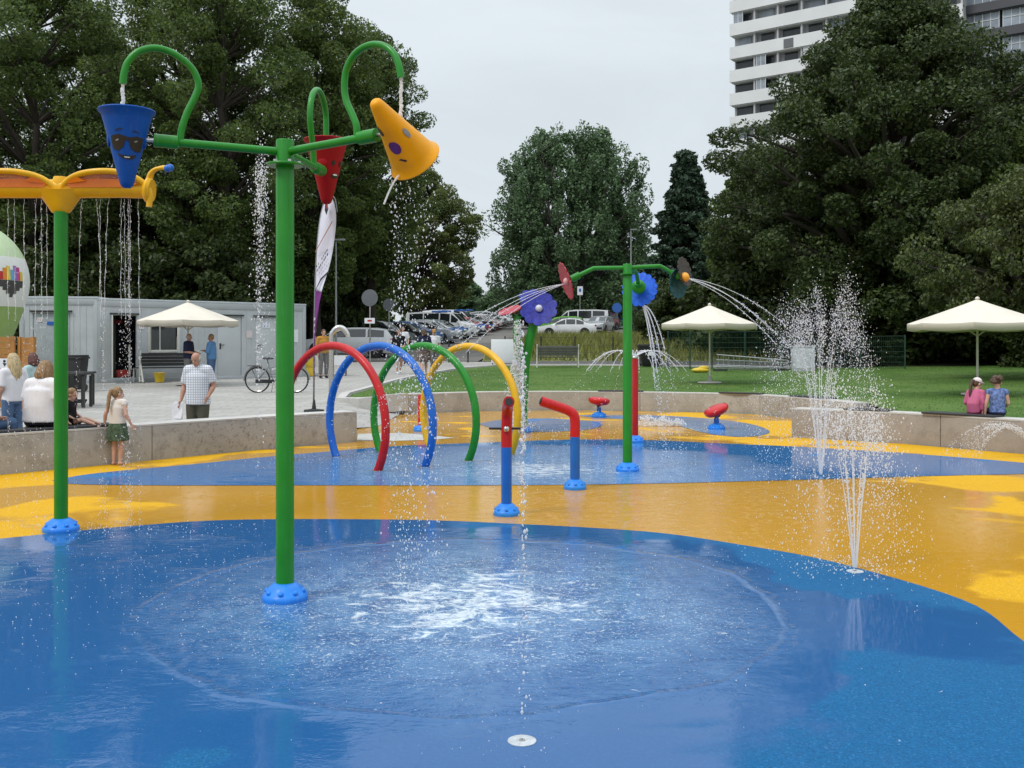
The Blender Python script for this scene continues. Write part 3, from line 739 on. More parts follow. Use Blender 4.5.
arms = []
for ang, ln, kind in ((201, .80, 'blue'), (326, .79, 'yellow'), (84, .80, 'red')):
    a = R(ang); d = Vector((math.cos(a), math.sin(a), 0)); z = bz - .065
    m = MB()
    m.tube([d * .05 + Vector((0, 0, z)), d * (ln - .14) + Vector((0, 0, z + .012))], .026, 16)
    m.tube([d * (ln - .15) + Vector((0, 0, z + .012)), d * (ln - .14) + Vector((0, 0, z + .012)), d * ln + Vector((0, 0, z + .016))], [.028, .042, .042], 16)
    m.build('arm', P_green, bp)
    arms.append((d, ln, z + .016, kind))
p0 = Vector((bx, by, 0))
for (d, ln, z, kind), px in zip(arms, (
        [(180, 141), (181.5, 130), (187, 113), (195, 97), (198.5, 84), (193, 70), (182, 59), (168, 51), (153, 48), (138, 52), (128, 62), (124, 74), (123, 84)],
        [(357, 138), (356.5, 126), (352, 114), (346, 100), (344.5, 84), (347, 68), (356, 53), (370, 45), (384, 46), (394, 54), (399, 66), (401, 78)],
        None)):
    if px: path = [on_plane(x, y, p0, d) - p0 for x, y in px]
    else:
        s0 = d * (ln - .18)
        path = [s0 + Vector((0, 0, z)) + d * q + Vector((0, 0, h)) for q, h in ((0, 0), (-.02, .12), (-.06, .22), (-.09, .34), (-.06, .46), (.02, .54), (.13, .565), (.23, .52), (.29, .44), (.30, .36), (.30, .28))]
    m = MB(); m.tube(catmull(path, 4), .0215, 12); m.build('fill_pipe', P_green, bp)
    end = path[-1]
    c = d * (ln + {'blue': .155, 'yellow': .135, 'red': .13}[kind]) + Vector((0, 0, z))
    fac = math.atan2(-(by + c.y), -(bx + c.x))               # direction towards the viewer's side of the pad
    # pivot
    m = MB(); m.tube([d * (ln - .01) + Vector((0, 0, z)), d * (ln + .10) + Vector((0, 0, z))], .012, 10); m.build('pivot_rod', P_steel, bp)
    mat = {'blue': P_bblue, 'yellow': P_byel, 'red': P_bred}[kind]
    m = MB(); m.lathe(BPROF, 36)
    for s in ((-1, 1) if kind != 'yellow' else ()):
        M_ = Matrix.Rotation(math.atan2(d.y, d.x), 3, 'Z')
        m.ball(M_ @ Vector((s * .102, 0, .05)), (.013, .035, .05), 10, 8, M=M_)
    b = m.build('bucket', mat, bp, smooth_deg=60)
    b['label'] = {'blue': 'blue cone bucket with printed dark glasses and a smile', 'yellow': 'yellow cone bucket tipped over, water running out', 'red': 'red cone bucket hanging upright on the rear arm'}[kind]
    if kind == 'blue':
        b.location = c + Vector((0, 0, -.06)); f0 = fac + .02
        decal(b, 'glasses', P_black, [(-.106, .056), (-.05, .064), (-.012, .052), (.012, .046), (.06, .056), (.106, .05), (.103, .005), (.088, -.03), (.05, -.034), (.022, -.018), (.008, .028), (-.010, .030), (-.02, -.008), (-.05, -.03), (-.09, -.02), (-.103, .02)], f0)
        decal(b, 'lens_glint', P_grey, ell(-.06, .03, .012, .005, 10, .3), f0, .0065, .001)
        decal(b, 'lens_glint', P_grey, ell(.052, .026, .012, .005, 10, .3), f0, .0065, .001)
        decal(b, 'mouth', P_black, [(-.06, -.045), (-.03, -.056), (0, -.060), (.035, -.057), (.056, -.050), (.05, -.066), (.03, -.078), (0, -.081), (-.03, -.072), (-.05, -.058)], f0)
        decal(b, 'teeth', P_white, [(-.018, -.066), (.018, -.067), (.012, -.072), (-.012, -.072)], f0, .0065, .001)
        decal(b, 'eyebrow', P_black, [(-.075, .088), (-.05, .098), (-.025, .095), (-.03, .091), (-.05, .092), (-.072, .083)], f0)
        decal(b, 'eyebrow', P_black, [(.03, .083), (.05, .088), (.075, .078), (.073, .074), (.05, .082), (.032, .078)], f0)
    elif kind == 'red':
        b.location = c + Vector((0, 0, .02)); f0 = fac + .75
        decal(b, 'eye', P_black, ell(-.03, .045, .014, .02), f0); decal(b, 'eye', P_black, ell(.04, .045, .014, .02), f0)
        decal(b, 'mouth', P_black, ell(0, -.045, .035, .018), f0); decal(b, 'teeth', P_white, ell(0, -.038, .022, .006), f0, .0065, .001)
    else:
        b.location = c + Vector((.01, 0, .0))
        # tipped about the arm: the open rim swings down and away
        tip = Vector((-d.y, d.x, 0)); tip = tip if tip.x < 0 else -tip
        ax = (tip * math.sin(R(52)) + Vector((0, 0, math.cos(R(52))))).normalized()     # direction of the pointed end
        zax = -ax; xax = d; yax = zax.cross(xax).normalized()
        Mr = Matrix((xax, yax, zax)).transposed()
        b.rotation_euler = Mr.to_euler()
        vl = Mr.transposed() @ Vector((-(bx + c.x), -(by + c.y), EYE - c.z)).normalized(); f0 = math.atan2(vl.y, vl.x)
        decal(b, 'eye', P_black, ell(.10, -.075, .020, .030, 14, .5) , f0)
        decal(b, 'eye', P_grey, ell(-.055, .0, .016, .034, 14, .2), f0)
        decal(b, 'nose', P_purple, ell(.062, .035, .036, .040, 16), f0)
        decal(b, 'mouth', P_black, [(.04, .125), (.07, .105), (.085, .11), (.07, .118), (.05, .134)], f0)
        YB = Vector((bx, by, 0)) + b.location; YAX = zax.copy()

# --- yellow winged spray arm ------------------------------------------------------------------
yx, yy = GP(61, 531)
yp = thing('winged_spray_post', 'green post with yellow winged spray arm and orange panels on the left', 'splash post', (yx, yy, 0))
top = 2.83
m = MB(); m.lathe([(.058, 0), (.058, top), (0, top + .005)], 28); m.build('pole', P_green, yp)
shoe(yp, .125)
m = MB()
zb = 3.035
m.tube([(-1.05, 0, zb - .015), (-.5, 0, zb), (0, 0, zb), (.5, 0, zb), (.76, 0, zb - .01)], [.075, .082, .084, .08, .076], 20)
m.build('spray_beam', P_yel, yp)
m = MB()
m.lathe([(.062, top - .01), (.075, top), (.11, top + .06), (.16, top + .14), (.20, top + .19), (.03, top + .215)], 24, M=Matrix.Diagonal((1.15, .55, 1)))
m.lathe([(.075, top + .1), (.078, top + .26), (.06, top + .31), (0, top + .32)], 20)
m.build('hub', P_yel, yp, smooth_deg=50)
for s in (-1, 1):
    wing = []
    curve = [(.02, .20), (.06, .26), (.14, .315), (.26, .35), (.42, .365), (.58, .355), (.72, .30), (.80, .20), (.80, .06)]
    fw = catmull([(s * x, -.05 - .10 * math.sin(PI * min(1, x / .8)), top + .0 + z * .98 - .02) for x, z in curve], 5)
    m = MB(); m.tube(fw, .026, 12); fr = m.build('wing_frame', P_yel, yp)
    m = MB(); n = len(fw)
    vs = []
    for p in fw: vs += [(p.x, p.y + .004, p.z), (p.x * .98, -.02, max(zb + .02, min(p.z, zb + .03)))]
    fs = [(2 * i, 2 * i + 2, 2 * i + 3, 2 * i + 1) for i in range(n - 1)]
    m.add(vs, fs)
    pan = m.build('wing_panel', pm('pink_translucent_panel', (.75, .33, .25), .25, .05, 4, trans=.55, alpha=.78), yp)
    sm = pan.modifiers.new('solid', 'SOLIDIFY'); sm.thickness = .006
    m = MB(); m.prism([(s * .08, -.092, zb + .035), (s * .30, -.096, zb + .078), (s * .55, -.096, zb + .07), (s * .72, -.092, zb + .03), (s * .60, -.09, zb + .002), (s * .12, -.09, zb + .0)][::s], (0, .012, 0))
    m.prism([(s * .09, -.10, zb + .03), (s * .17, -.14, zb + .10), (s * .27, -.13, zb + .05)][::s], (0, .012, 0))
    m.build('orange_fin', P_orange, yp)
m = MB(); m.tube([(.74, 0, zb - .01), (.765, 0, zb - .012), (.785, 0, zb - .014), (.81, 0, zb - .016)], [.078, .11, .118, .10], 20); m.build('end_disc', P_yel, yp)
for dy, dz in ((-.03, 0), (.04, .02)):
    path = catmull([(.78, dy, zb + .08), (.80, dy, zb + .13 + dz), (.84, dy, zb + .165 + dz), (.90, dy, zb + .18 + dz), (.93, dy, zb + .175 + dz)], 5)
    m = MB(); m.tube(path, .017, 10); an = m.build('feeler', P_yel, yp)
    m = MB(); m.ball((.955, dy, zb + .175 + dz), .033, 14, 10); m.build('feeler_ball', P_blue, an)

# --- tunnel of four rings ---------------------------------------------------------------------
ring_c = [('red', P_red, (378, 471)), ('blue', P_blue, (425, 467)), ('green', P_green, (468.5, 461)), ('yellow', P_yel, (511, 455))]
ring_lab = {'red': 'red water ring, nearest of the four in the row', 'blue': 'blue water ring standing between the red and the green ring', 'green': 'green water ring standing between the blue and the yellow ring', 'yellow': 'yellow water ring at the far end of the row of four'}
for k, (cn, mt, foot) in enumerate(ring_c):
    fx, fy = GP(*foot); d = Vector((-.76, .65, 0)) if k < 3 else Vector((-.72, .69, 0)); rr = 1.08 if k < 3 else 1.07
    half = .93; cz = .56
    c = Vector((fx, fy, 0)) + d * half
    t_ = thing('water_ring', ring_lab[cn], 'water ring', c, 0, 'rings in a row')
    a0 = math.asin(-cz / rr) - .02; path = []
    for i in range(49):
        a = a0 + (PI - 2 * a0) * i / 48
        path.append(d * (-rr * math.cos(a)) + Vector((0, 0, cz + rr * math.sin(a))))
    m = MB(); m.tube(path, .056, 16); m.build('hoop', mt, t_)
    for s in (path[0], path[-1]):
        m = MB(); m.lathe([(.056, .0), (.085, .0), (.085, .008), (.056, .012)], 20, off=(s.x, s.y, 0)); m.build('foot_plate', P_steel, t_)
    for i in range(6, 44, 6):
        p = path[i]; m = MB(); m.ball(p - (p - Vector((0, 0, cz))).normalized() * .056, .012, 8, 6); m.build('nozzle', P_steel, t_)

# --- bent red and blue spray pipes --------------------------------------------------------------
def bent_spray(label, base, low_top, path, r, handle=None):
    x, y = GP(*base); t_ = thing('spray_cannon', label, 'spray pipe', (x, y, 0))
    m = MB(); m.tube([(0, 0, 0), (0, 0, low_top)], r, 18); m.build('lower_pipe', P_blue, t_)
    m = MB(); m.tube(catmull(path, 6), r * 1.02, 18); m.build('upper_pipe', P_red, t_)
    e = Vector(path[-1]); d = (e - Vector(path[-2])).normalized()
    m = MB(); m.tube([e, e + d * .012], r * .7, 16); m.build('nozzle', P_dark, t_)
    shoe(t_, .105)
    if handle:
        m = MB(); m.tube([(-.17, 0, handle), (.17, 0, handle)], .012, 10); h = m.build('handle_bar', P_black, t_)
        m = MB(); m.ball((0, -.06, handle), .03, 10, 8); m.build('pivot_knob', P_steel, t_)
    return t_
bent_spray('upright red and blue spray pipe with a black cross bar, seen end on', (506.5, 515), .66, [(0, 0, .66), (.002, 0, .86), (.006, -.02, .98), (.012, -.10, 1.06), (.02, -.24, 1.10), (.025, -.36, 1.12)], .052, .84)
bent_spray('red and blue spray pipe bent over to the left', (575, 489), .60, [(0, 0, .60), (0, 0, .78), (-.02, 0, .855), (-.08, 0, .90), (-.2, -.02, .945), (-.39, -.05, 1.01)], .056)
x, y = GP(635, 442)
t_ = thing('spray_pole', 'thin straight red post spraying a dome of water behind the flower post', 'spray pipe', (x, y, 0))
m = MB(); m.lathe([(.055, 0), (.055, 1.40), (.05, 1.42), (0, 1.425)], 20); m.build('pipe', P_red, t_); shoe(t_, .12)
m = MB(); m.lathe([(.03, 1.425), (.03, 1.44), (.075, 1.445), (.07, 1.455), (0, 1.46)], 16); m.build('spray_cap', P_steel, t_)
x, y = GP(421.5, 431)
t_ = thing('spray_pole', 'short straight red post with a blue foot inside the yellow ring', 'spray pipe', (x, y, 0))
m = MB(); m.lathe([(.07, 0), (.07, .66), (.06, .69), (0, .70)], 20); m.build('pipe', P_red, t_); shoe(t_, .13)

# --- red mushroom sprays ---------------------------------------------------------------------------
for lab, base, tilt, rz, zt in (('red water disc on a blue foot by the rear wall left of the flower post', (599, 417), R(6), 0, .36), ('tilted red water disc on a blue foot right of the flower post', (716.5, 429), R(24), R(195), .36)):
    x, y = GP(*base); t_ = thing('spray_disc', lab, 'water disc', (x, y, 0), rz, 'red water discs')
    shoe(t_, .14)
    m = MB(); m.lathe([(.055, .08), (.05, .2), (.035, .24), (.035, zt - .06)], 16); m.build('foot', P_blue, t_)
    Mt = Matrix.Rotation(tilt, 3, 'Y')
    m = MB(); m.lathe([(.03, -.10), (.10, -.085), (.20, -.06), (.245, -.01), (.25, .03), (.235, .06), (.16, .085), (.06, .098), (0, .10)], 28, M=Mt, off=(0, 0, zt)); m.build('disc', P_red, t_, smooth_deg=60)
    m = MB(); m.ball(Mt @ Vector((0, 0, -.09)) + Vector((0, 0, zt)), .05, 12, 8); m.build('swivel', P_dark, t_)

# --- flower wheel post ----------------------------------------------------------------------------
def petal_disc(parent, name, r, n, M, c, mat, th=.012, notch=.9, mid=None):
    m = MB(); out = []
    for i in range(n * 6):
        a = 2 * PI * i / (n * 6); q = r * (notch + (1 - notch) * abs(math.sin(n * a / 2)) ** .6); out.append((q * math.cos(a), q * math.sin(a)))
    k = len(out); C = Vector(c); vs = []
    for z in (0, th):
        for (X, Y) in [(0, 0)] + out:
            rr = math.hypot(X, Y) / r
            vs.append(C + M @ Vector((X, Y, z + .10 * r * rr * rr)))
    fs = []
    for i in range(k):
        j = (i + 1) % k
        fs += [(0, 1 + j, 1 + i), (k + 1, k + 2 + i, k + 2 + j), (1 + i, 1 + j, k + 2 + j, k + 2 + i)]
    m.add(vs, fs); return m.build(name, mat, parent, smooth_deg=30)
def aim(d):
    return Vector(d).normalized().to_track_quat('Z', 'Y').to_matrix()
def swirl_mat(name, a, b, n=9):
    m, t, p, o = nt(name); co = N(t, 'ShaderNodeTexCoord').outputs['Object']
    f = noise(t, co, 9, 3, .6, 2.0)
    LK(t, mixc(t, mapr(t, f, .42, .58), c4(a), c4(b)), p.inputs['Base Color']); p.inputs['Roughness'].default_value = .4
    p.inputs['Specular IOR Level'].default_value = .25
    return m
M_fred = swirl_mat('red_pink_disc', (.33, .008, .02), (.38, .05, .07))
M_fblue = swirl_mat('bright_blue_disc', (.008, .08, .60), (.02, .13, .68))
M_fviolet = swirl_mat('violet_blue_disc', (.010, .012, .17), (.022, .030, .29))
M_fdark = swirl_mat('black_brown_disc', (.014, .010, .007), (.05, .035, .02))
M_fteal = swirl_mat('dark_teal_disc', (.004, .045, .055), (.01, .09, .11))
fx, fy = GP(627.5, 471)
fp_ = thing('flower_spray_post', 'thick green post with three drooping arms carrying red, blue and dark flower wheels', 'splash post', (fx, fy, 0))
ft = 2.70
m = MB(); m.lathe([(.062, 0), (.062, ft), (.055, ft + .012), (0, ft + .014)], 26); m.build('pole', P_green, fp_); shoe(fp_, .125)
m = MB(); m.lathe([(.062, ft - .13), (.10, ft - .128), (.10, ft - .115), (.062, ft - .113)], 24); m.build('flange', P_green, fp_)
def farm(path, r=.028):
    m = MB(); m.tube(catmull(path, 5), r, 12)
    e = Vector(path[-1]); d = (e - Vector(path[-2])).normalized()
    m.tube([e - d * .07, e + d * .05], .048, 14); m.build('arm', P_green, fp_); return e, d
e, d = farm([(0, 0, ft - .04), (-.40, .0, ft - .045), (-.46, 0, ft - .055), (-.60, 0, ft - .12), (-.69, 0, ft - .165)])
petal_disc(fp_, 'flower_wheel', .255, 14, aim((-.95, -.17, -.32)), e + Vector((-.09, -.02, -.04)), M_fred)
m = MB(); m.ball(e + Vector((-.11, -.03, -.05)), .045, 12, 8); m.build('wheel_hub', pm('pale_pink_hub', (.6, .35, .36), .4), fp_)
e, d = farm([(0, 0, ft - .04), (.10, .28, ft - .045), (.16, .42, ft - .06), (.20, .56, ft - .15), (.23, .66, ft - .25)])
petal_disc(fp_, 'flower_wheel', .25, 16, aim((.25, .85, -.25)), e + Vector((.02, .09, -.02)), M_fblue)
m = MB(); m.ball(e + Vector((.0, .0, 0)), (.10, .05, .10), 14, 8); m.build('wheel_hub', P_green, fp_)
e, d = farm([(0, 0, ft - .04), (.36, .0, ft - .02), (.44, .0, ft - .025), (.55, .0, ft - .09), (.63, 0, ft - .14)])
petal_disc(fp_, 'flower_wheel', .20, 14, aim((.75, -.75, -.05)), e + Vector((.02, .02, -.10)), M_fteal)
petal_disc(fp_, 'flower_wheel', .20, 14, aim((.85, -.60, .2)), e + Vector((.09, -.04, .04)), M_fdark)
m = MB(); m.ball(e + Vector((.10, -.10, -.03)), .065, 14, 10); m.build('wheel_hub', pm('orange_hub', (.72, .33, .03), .4), fp_)

gx, gy = GP(523, 432)
fl_ = thing('flower_spray', 'twisted green stalk with a big violet blue flower pouring water', 'splash post', (gx, gy, 0))
m = MB()
m.tube(catmull([(0, 0, 0), (0, 0, .35), (.02, 0, .8), (.05, 0, 1.3), (.13, 0, 1.75), (.22, 0, 2.15)], 6), [.085] * 31, 14)
m.build('stalk', P_green, fl_)
m = MB(); m.tube(catmull([(-.01, -.05, .9), (-.06, -.06, 1.25), (-.10, -.05, 1.6), (-.12, -.02, 1.95), (-.10, .0, 2.2)], 6), [.09 - .001 * i for i in range(25)], 14); m.build('leaf', P_green, fl_)
shoe(fl_, .15)
petal_disc(fl_, 'flower', .36, 10, aim((-.12, -.9, .40)), (.30, -.08, 2.32), M_fviolet, .02, .86)
petal_disc(fl_, 'flower', .33, 10, aim((.05, -.5, .8)), (.24, .30, 2.52), M_fviolet, .02, .86)
m = MB(); m.ball((.30, -.13, 2.34), .07, 12, 8); m.build('flower_centre', pm('pale_flower_centre', (.5, .5, .55), .4), fl_)
petal_disc(fl_, 'flower', .24, 10, aim((-.3, -.3, .9)), (-.24, .05, 2.28), M_fred, .02, .86)

# ground nozzles
for lab, px in (('white round ground nozzle at the bottom of the picture in the blue pool', (522, 742)), ('white ground nozzle at the edge of the blue pool under the low fountain', (855, 572))):
    x, y = GP(*px); t_ = thing('ground_nozzle', lab, 'nozzle', (x, y, .004))
    m = MB(); m.lathe([(.060, 0), (.060, .003), (.056, .005), (.02, .005), (.018, .003), (0, .003)], 28); m.build('nozzle_plate', pm('dull_nozzle', (.42, .45, .48), .5, .2, 30), t_)
    m = MB(); m.lathe([(.012, .003), (.012, .008), (.006, .008), (.006, .004)], 14); m.build('jet_opening', P_steel, t_)
# ------------------------------------------------------------------ buildings
M_cab = pm('cabin_panel', (.45, .475, .49), .5, .08, 1.5, .05, 30, run=.35)
M_cabd = pm('cabin_frame', (.37, .395, .41), .5, .06, 1.5, run=.3)
M_cdoor = pm('cabin_door', (.47, .495, .51), .45, .05, 1.5, run=.2)
M_glassd = pm('dark_window_glass', (.012, .015, .016), .06, .2, 2, spec=.8)
M_inside = pm('dark_interior', (.012, .012, .012), .8, .3, 3)
M_frame_w = pm('white_frame', (.62, .61, .56), .4, .06, 3)
M_sign_w = pm('white_sign', (.72, .73, .76), .4, .04, 10)
M_sign_r = pm('red_sign', (.45, .035, .025), .4, .05, 10)
M_sign_b = pm('blue_sign', (.03, .12, .42), .4, .05, 10)

def cabin(label, a, b, zt, depth, items, z0=.45):
    """steel site cabin whose front runs from a to b"""
    a = Vector((*a, 0)); b = Vector((*b, 0)); u = (b - a); Ln = u.length; ang = math.atan2(u.y, u.x)
    t_ = thing('site_cabin', label, 'cabin', (a.x, a.y, z0), ang)
    H = zt - z0
    # walls with the openings left free
    ops = sorted([(i['x0'], i['x1'], i['z0'], i['z1']) for i in items if i['kind'] in ('door', 'open', 'window')])
    m = MB(); x = .1
    def blk(x0, x1, za, zb_, d=.08, y=0):
        if x1 - x0 > .01 and zb_ - za > .01: m.box(((x0 + x1) / 2, y + d / 2, (za + zb_) / 2), (x1 - x0, d, zb_ - za))
    for x0, x1, za, zb_ in ops:
        blk(x, x0, .14, H - .2); blk(x0, x1, .14, za); blk(x0, x1, zb_, H - .2); x = x1
    blk(x, Ln - .1, .14, H - .2)
    m.box((.055, depth / 2, H / 2), (.09, depth - .22, H - .3)); m.box((Ln - .055, depth / 2, H / 2), (.09, depth - .22, H - .3)); m.box((Ln / 2, depth - .055, H / 2), (Ln - .22, .09, H - .3))
    # shallow vertical folds of the sheet metal
    xx = .25
    while xx < Ln - .2:
        if not any(o0 - .04 < xx < o1 + .04 for o0, o1, _, _ in ops): m.box((xx, -.004, H / 2), (.05, .012, H - .5))
        xx += .19
    m.build('wall_panel', M_cab, t_)
    m = MB()
    for X in (.05, Ln - .05):
        for Y in (.05, depth - .05): m.box((X, Y, H / 2), (.14, .14, H))
    m.box((Ln / 2, .04, H - .1), (Ln - .15, .13, .2)); m.box((Ln / 2, .04, .07), (Ln - .15, .13, .14))
    m.box((Ln / 2, depth - .04, H - .1), (Ln - .15, .13, .2))
    for X in (.04, Ln - .04): m.box((X, depth / 2, H - .1), (.13, depth - .15, .2)); m.box((X, depth / 2, .07), (.13, depth - .15, .14))
    m.build('steel_frame', M_cabd, t_, bevel=.012)
    m = MB(); m.box((Ln / 2, depth / 2, H + .03), (Ln + .06, depth + .06, .06)); m.build('roof', pm('cabin_roof', (.46, .50, .53), .5, .08, 2), t_, bevel=.01)
    for it in items:
        k = it['kind']; x0, x1 = it['x0'], it['x1']; za, zb_ = it['z0'], it['z1']; cx = (x0 + x1) / 2; cz = (za + zb_) / 2; wd = x1 - x0; hg = zb_ - za
        if k == 'door':
            m = MB(); m.box((cx, .035, cz), (wd - .03, .04, hg - .02)); d = m.build('door', it.get('mat', M_cdoor), t_, bevel=.004)
            m = MB(); hx = x0 + .12 if it.get('hl', True) else x1 - .12
            m.box((hx, .008, za + 1.0), (.05, .014, .2)); m.box((hx + (.06 if it.get('hl', True) else -.06), -.03, za + 1.04), (.14, .025, .025)); m.box((hx, -.013, za + 1.04), (.025, .035, .025)); m.build('handle', P_dark, d)
            m = MB(); m.box((cx, -.03, zb_ + .05), (wd + .14, .08, .045)); m.build('drip_rail', P_dark, t_)
        elif k == 'open':
            m = MB(); m.box((cx, 1.6, cz), (wd + .8, .03, hg + .3)); m.box((x0 - .4, .85, cz), (.03, 1.45, hg)); m.box((x1 + .4, .85, cz), (.03, 1.45, hg)); m.box((cx, .85, za - .01), (wd + .8, 1.45, .02)); m.box((cx, .85, zb_ + .06), (wd + .8, 1.45, .02)); m.build('interior', M_inside, t_)
            lv = Matrix.Rotation(-ang, 3, 'Z') @ Vector((.37, -.93, 0)); m = MB(); m.box((x0 + .0 + lv.x * .38, -.03 + lv.y * .38, cz), (.72, .04, hg - .04), math.atan2(lv.y, lv.x)); d = m.build('door', M_frame_w, t_)
            m = MB(); m.box((cx, -.03, zb_ + .05), (wd + .14, .08, .045)); m.build('drip_rail', P_dark, t_)
            m = MB(); m.box((cx + .12, .5, za + .13), (.42, .3, .22)); m.build('red_crate', M_sign_r, t_)
            m = MB(); m.box((cx - .05, 1.2, zb_ - .18), (.8, .03, .12)); m.build('red_notice', pm('dim_red', (.25, .02, .02), .5), t_)
            m = MB(); m.box((x1 - .12, .3, za + .55), (.05, .05, 1.0)); m.build('white_pole', M_frame_w, t_)
        elif k == 'window':
            m = MB()
            f = .09
            for X in (x0 + f / 2, x1 - f / 2): m.box((X, .02, cz), (f, .1, hg))
            for Z in (za + f / 2, zb_ - f / 2): m.box((cx, .02, Z), (wd - 2 * f, .1, f))
            w_ = m.build('window', M_frame_w, t_, bevel=.006)
            m = MB(); m.box((cx, .04, cz), (wd - 2 * f, .015, hg - 2 * f)); m.build('pane', M_glassd, w_)
            m = MB(); m.box((cx - .12, .028, cz), (.03, .01, hg - 2 * f)); m.build('glazing_bar', M_frame_w, w_)
        elif k == 'sign':
            y = it.get('y', -.012)
            m = MB(); m.box((cx, y, cz), (wd, .012, hg)); s = m.build('notice', it['mat'], t_)
            if it.get('marks'):
                m = MB(); n = it['marks']
                for q in range(n):
                    X = x0 + wd * (q + .7) / (n + .4)
                    m.box((X, y - .008, cz - .015), (wd * .09, .004, hg * .45)); m.ball((X, y - .008, cz + hg * .30), (wd * .05, .003, hg * .09), 8, 6)
                m.build('figure_symbol', it['mm'], s, smooth_deg=0)
    return t_
cab_a0 = (-15.25, 31.0); cab_a1 = (-12.95, 31.2)
cabin('pale grey site cabin at the left end with a blue sign on its door', cab_a0, cab_a1, 3.10, 6, [
    dict(kind='door', x0=.38, x1=1.5, z0=.16, z1=2.2, hl=False, mat=pm('grey_door', (.33, .36, .38), .45)),
    dict(kind='sign', x0=.52, x1=.66, z0=1.92, z1=2.06, mat=M_sign_w, marks=2, mm=M_sign_r, y=.008),
    dict(kind='sign', x0=.80, x1=1.10, z0=1.82, z1=1.93, mat=M_sign_b, y=.008)])
# long cabin row: openings read off the picture at their own depth
ca = Vector((-12.93, 31.22)); cb = Vector((-7.42, 35.9)); cu = (cb - ca); cl_ = cu.length; cu.normalize()
def cab_x(px):                             # picture column -> metres along the long cabin front
    k = (px - 512) / F                     # ca.x + s*cu.x = k*(ca.y + s*cu.y)
    return (k * ca.y - ca.x) / (cu.x - k * cu.y)
its = [
    dict(kind='open', x0=cab_x(112), x1=cab_x(136.5), z0=.16, z1=2.14),
    dict(kind='window', x0=cab_x(148), x1=cab_x(179.5), z0=.95, z1=2.05),
    dict(kind='door', x0=cab_x(217), x1=cab_x(241.5), z0=.16, z1=2.16),
    dict(kind='door', x0=cab_x(255), x1=cab_x(279), z0=.16, z1=2.16),
    dict(kind='sign', x0=cab_x(138.5), x1=cab_x(144), z0=1.72, z1=1.92, mat=M_sign_w, marks=2, mm=M_sign_r, y=-.02),
    dict(kind='sign', x0=cab_x(225), x1=cab_x(234), z0=1.80, z1=1.98, mat=M_sign_w, marks=2, mm=M_sign_b, y=.008),
    dict(kind='sign', x0=cab_x(262.5), x1=cab_x(270), z0=1.80, z1=1.98, mat=M_sign_w, marks=2, mm=M_sign_b, y=.008),
    dict(kind='sign', x0=cab_x(246), x1=cab_x(252), z0=1.45, z1=1.7, mat=pm('pinkish_sign', (.6, .52, .52), .5), y=-.014),
    dict(kind='sign', x0=cab_x(293), x1=cab_x(298), z0=1.3, z1=1.75, mat=M_sign_w, y=-.014),
]
cabin('long pale blue grey site cabin with an open dark doorway, window and two closed doors', tuple(ca), tuple(cb), 3.06, 2.6, its)

# white tower block
def tower(name, label, corner, u, length, depth, z0, floors, fh, par_h, mats, bays, glass=False, first=0):
    ang = math.atan2(u[1], u[0]); t_ = thing(name, label, 'building', (corner[0], corner[1], 0), ang)
    H = z0 + floors * fh
    m = MB(); m.box((length / 2, depth / 2 + 1.2, H / 2), (length, depth, H)); m.build('wall', mats['wall'], t_)
    bw = length / bays
    for fl in range(floors):
        z = z0 + fl * fh
        if z < first: continue
        m = MB(); m.box((length / 2, .1, z + par_h / 2), (length + .3, .2, par_h)); m.box((length / 2, .7, z - .02), (length, 1.0, .16))
        m.build('balcony_parapet', mats['par'], t_)
        for k in range(bays):
            x = (k + .5) * bw; rnd = random.Random(fl * 31 + k)
            m = MB(); zc = z + par_h + (fh - par_h) / 2
            if glass:
                m.box((x, .55, zc), (bw - .25, .06, fh - par_h)); w_ = m.build('window', mats['glass'], t_)
                m = MB()
                for q in range(5): m.box((x - bw / 2 + .2 + (bw - .4) * q / 4, .49, zc), (.09, .05, fh - par_h))
                m.box((x, .485, zc + .1), (bw - .3, .04, .08)); m.build('mullion', mats['mull'], w_)
            else:
                m.box((x - .1, 1.15, zc - .1), (bw * rnd.choice((.55, .7, .8)), .1, fh - par_h - .1)); w_ = m.build('window', mats['glass'] if rnd.random() < .65 else mats['glass2'], t_)
                m = MB(); m.box((x + bw / 2, .75, zc), (.22, .9, fh - par_h)); m.build('partition', mats['wall'], t_)
                r = rnd.random()
                if r < .4:
                    m = MB(); m.box((x - bw * .2, .25, zc), (bw * .42, .06, fh - par_h)); g_ = m.build('balcony_glazing', mats['glass2'] if r < .25 else mats['mull'], t_)
                    m = MB()
                    for q in range(3): m.box((x - bw * .4 + bw * .2 * q, .20, zc), (.06, .05, fh - par_h))
                    m.build('glazing_bar', mats['par'], g_)
                elif r < .6:
                    m = MB(); m.box((x, -.03, z + par_h * .45), (bw * .4, .05, par_h * .75)); m.build('railing_panel', mats['rail'], t_)
    return t_
tm = dict(wall=pm('tower_grey', (.40, .40, .41), .7, .08, .3), par=pm('tower_white', (.66, .66, .67), .7, .06, .3), glass=pm('tower_glass', (.04, .045, .05), .15, .3, .5), glass2=pm('tower_glass_pale', (.25, .28, .32), .2, .3, .5), mull=pm('tower_pane_white', (.55, .56, .58), .5), rail=pm('rail_grey', (.12, .12, .13), .6))
tower('tower_block', 'tall white tower block with balcony bands behind the right trees', (26.9, 123), (.8, -.6), 26.5, 11, 2.6, 19, 2.85, 1.45, tm, 9, first=24)
t2 = dict(wall=pm('tower_dark', (.05, .05, .06), .5, .1, .3), par=pm('tower_dark_band', (.055, .055, .065), .5, .1, .3), glass=pm('curtain_glass', (.22, .25, .29), .15, .5, .35), glass2=None, mull=pm('mullion_white', (.55, .56, .58), .5))
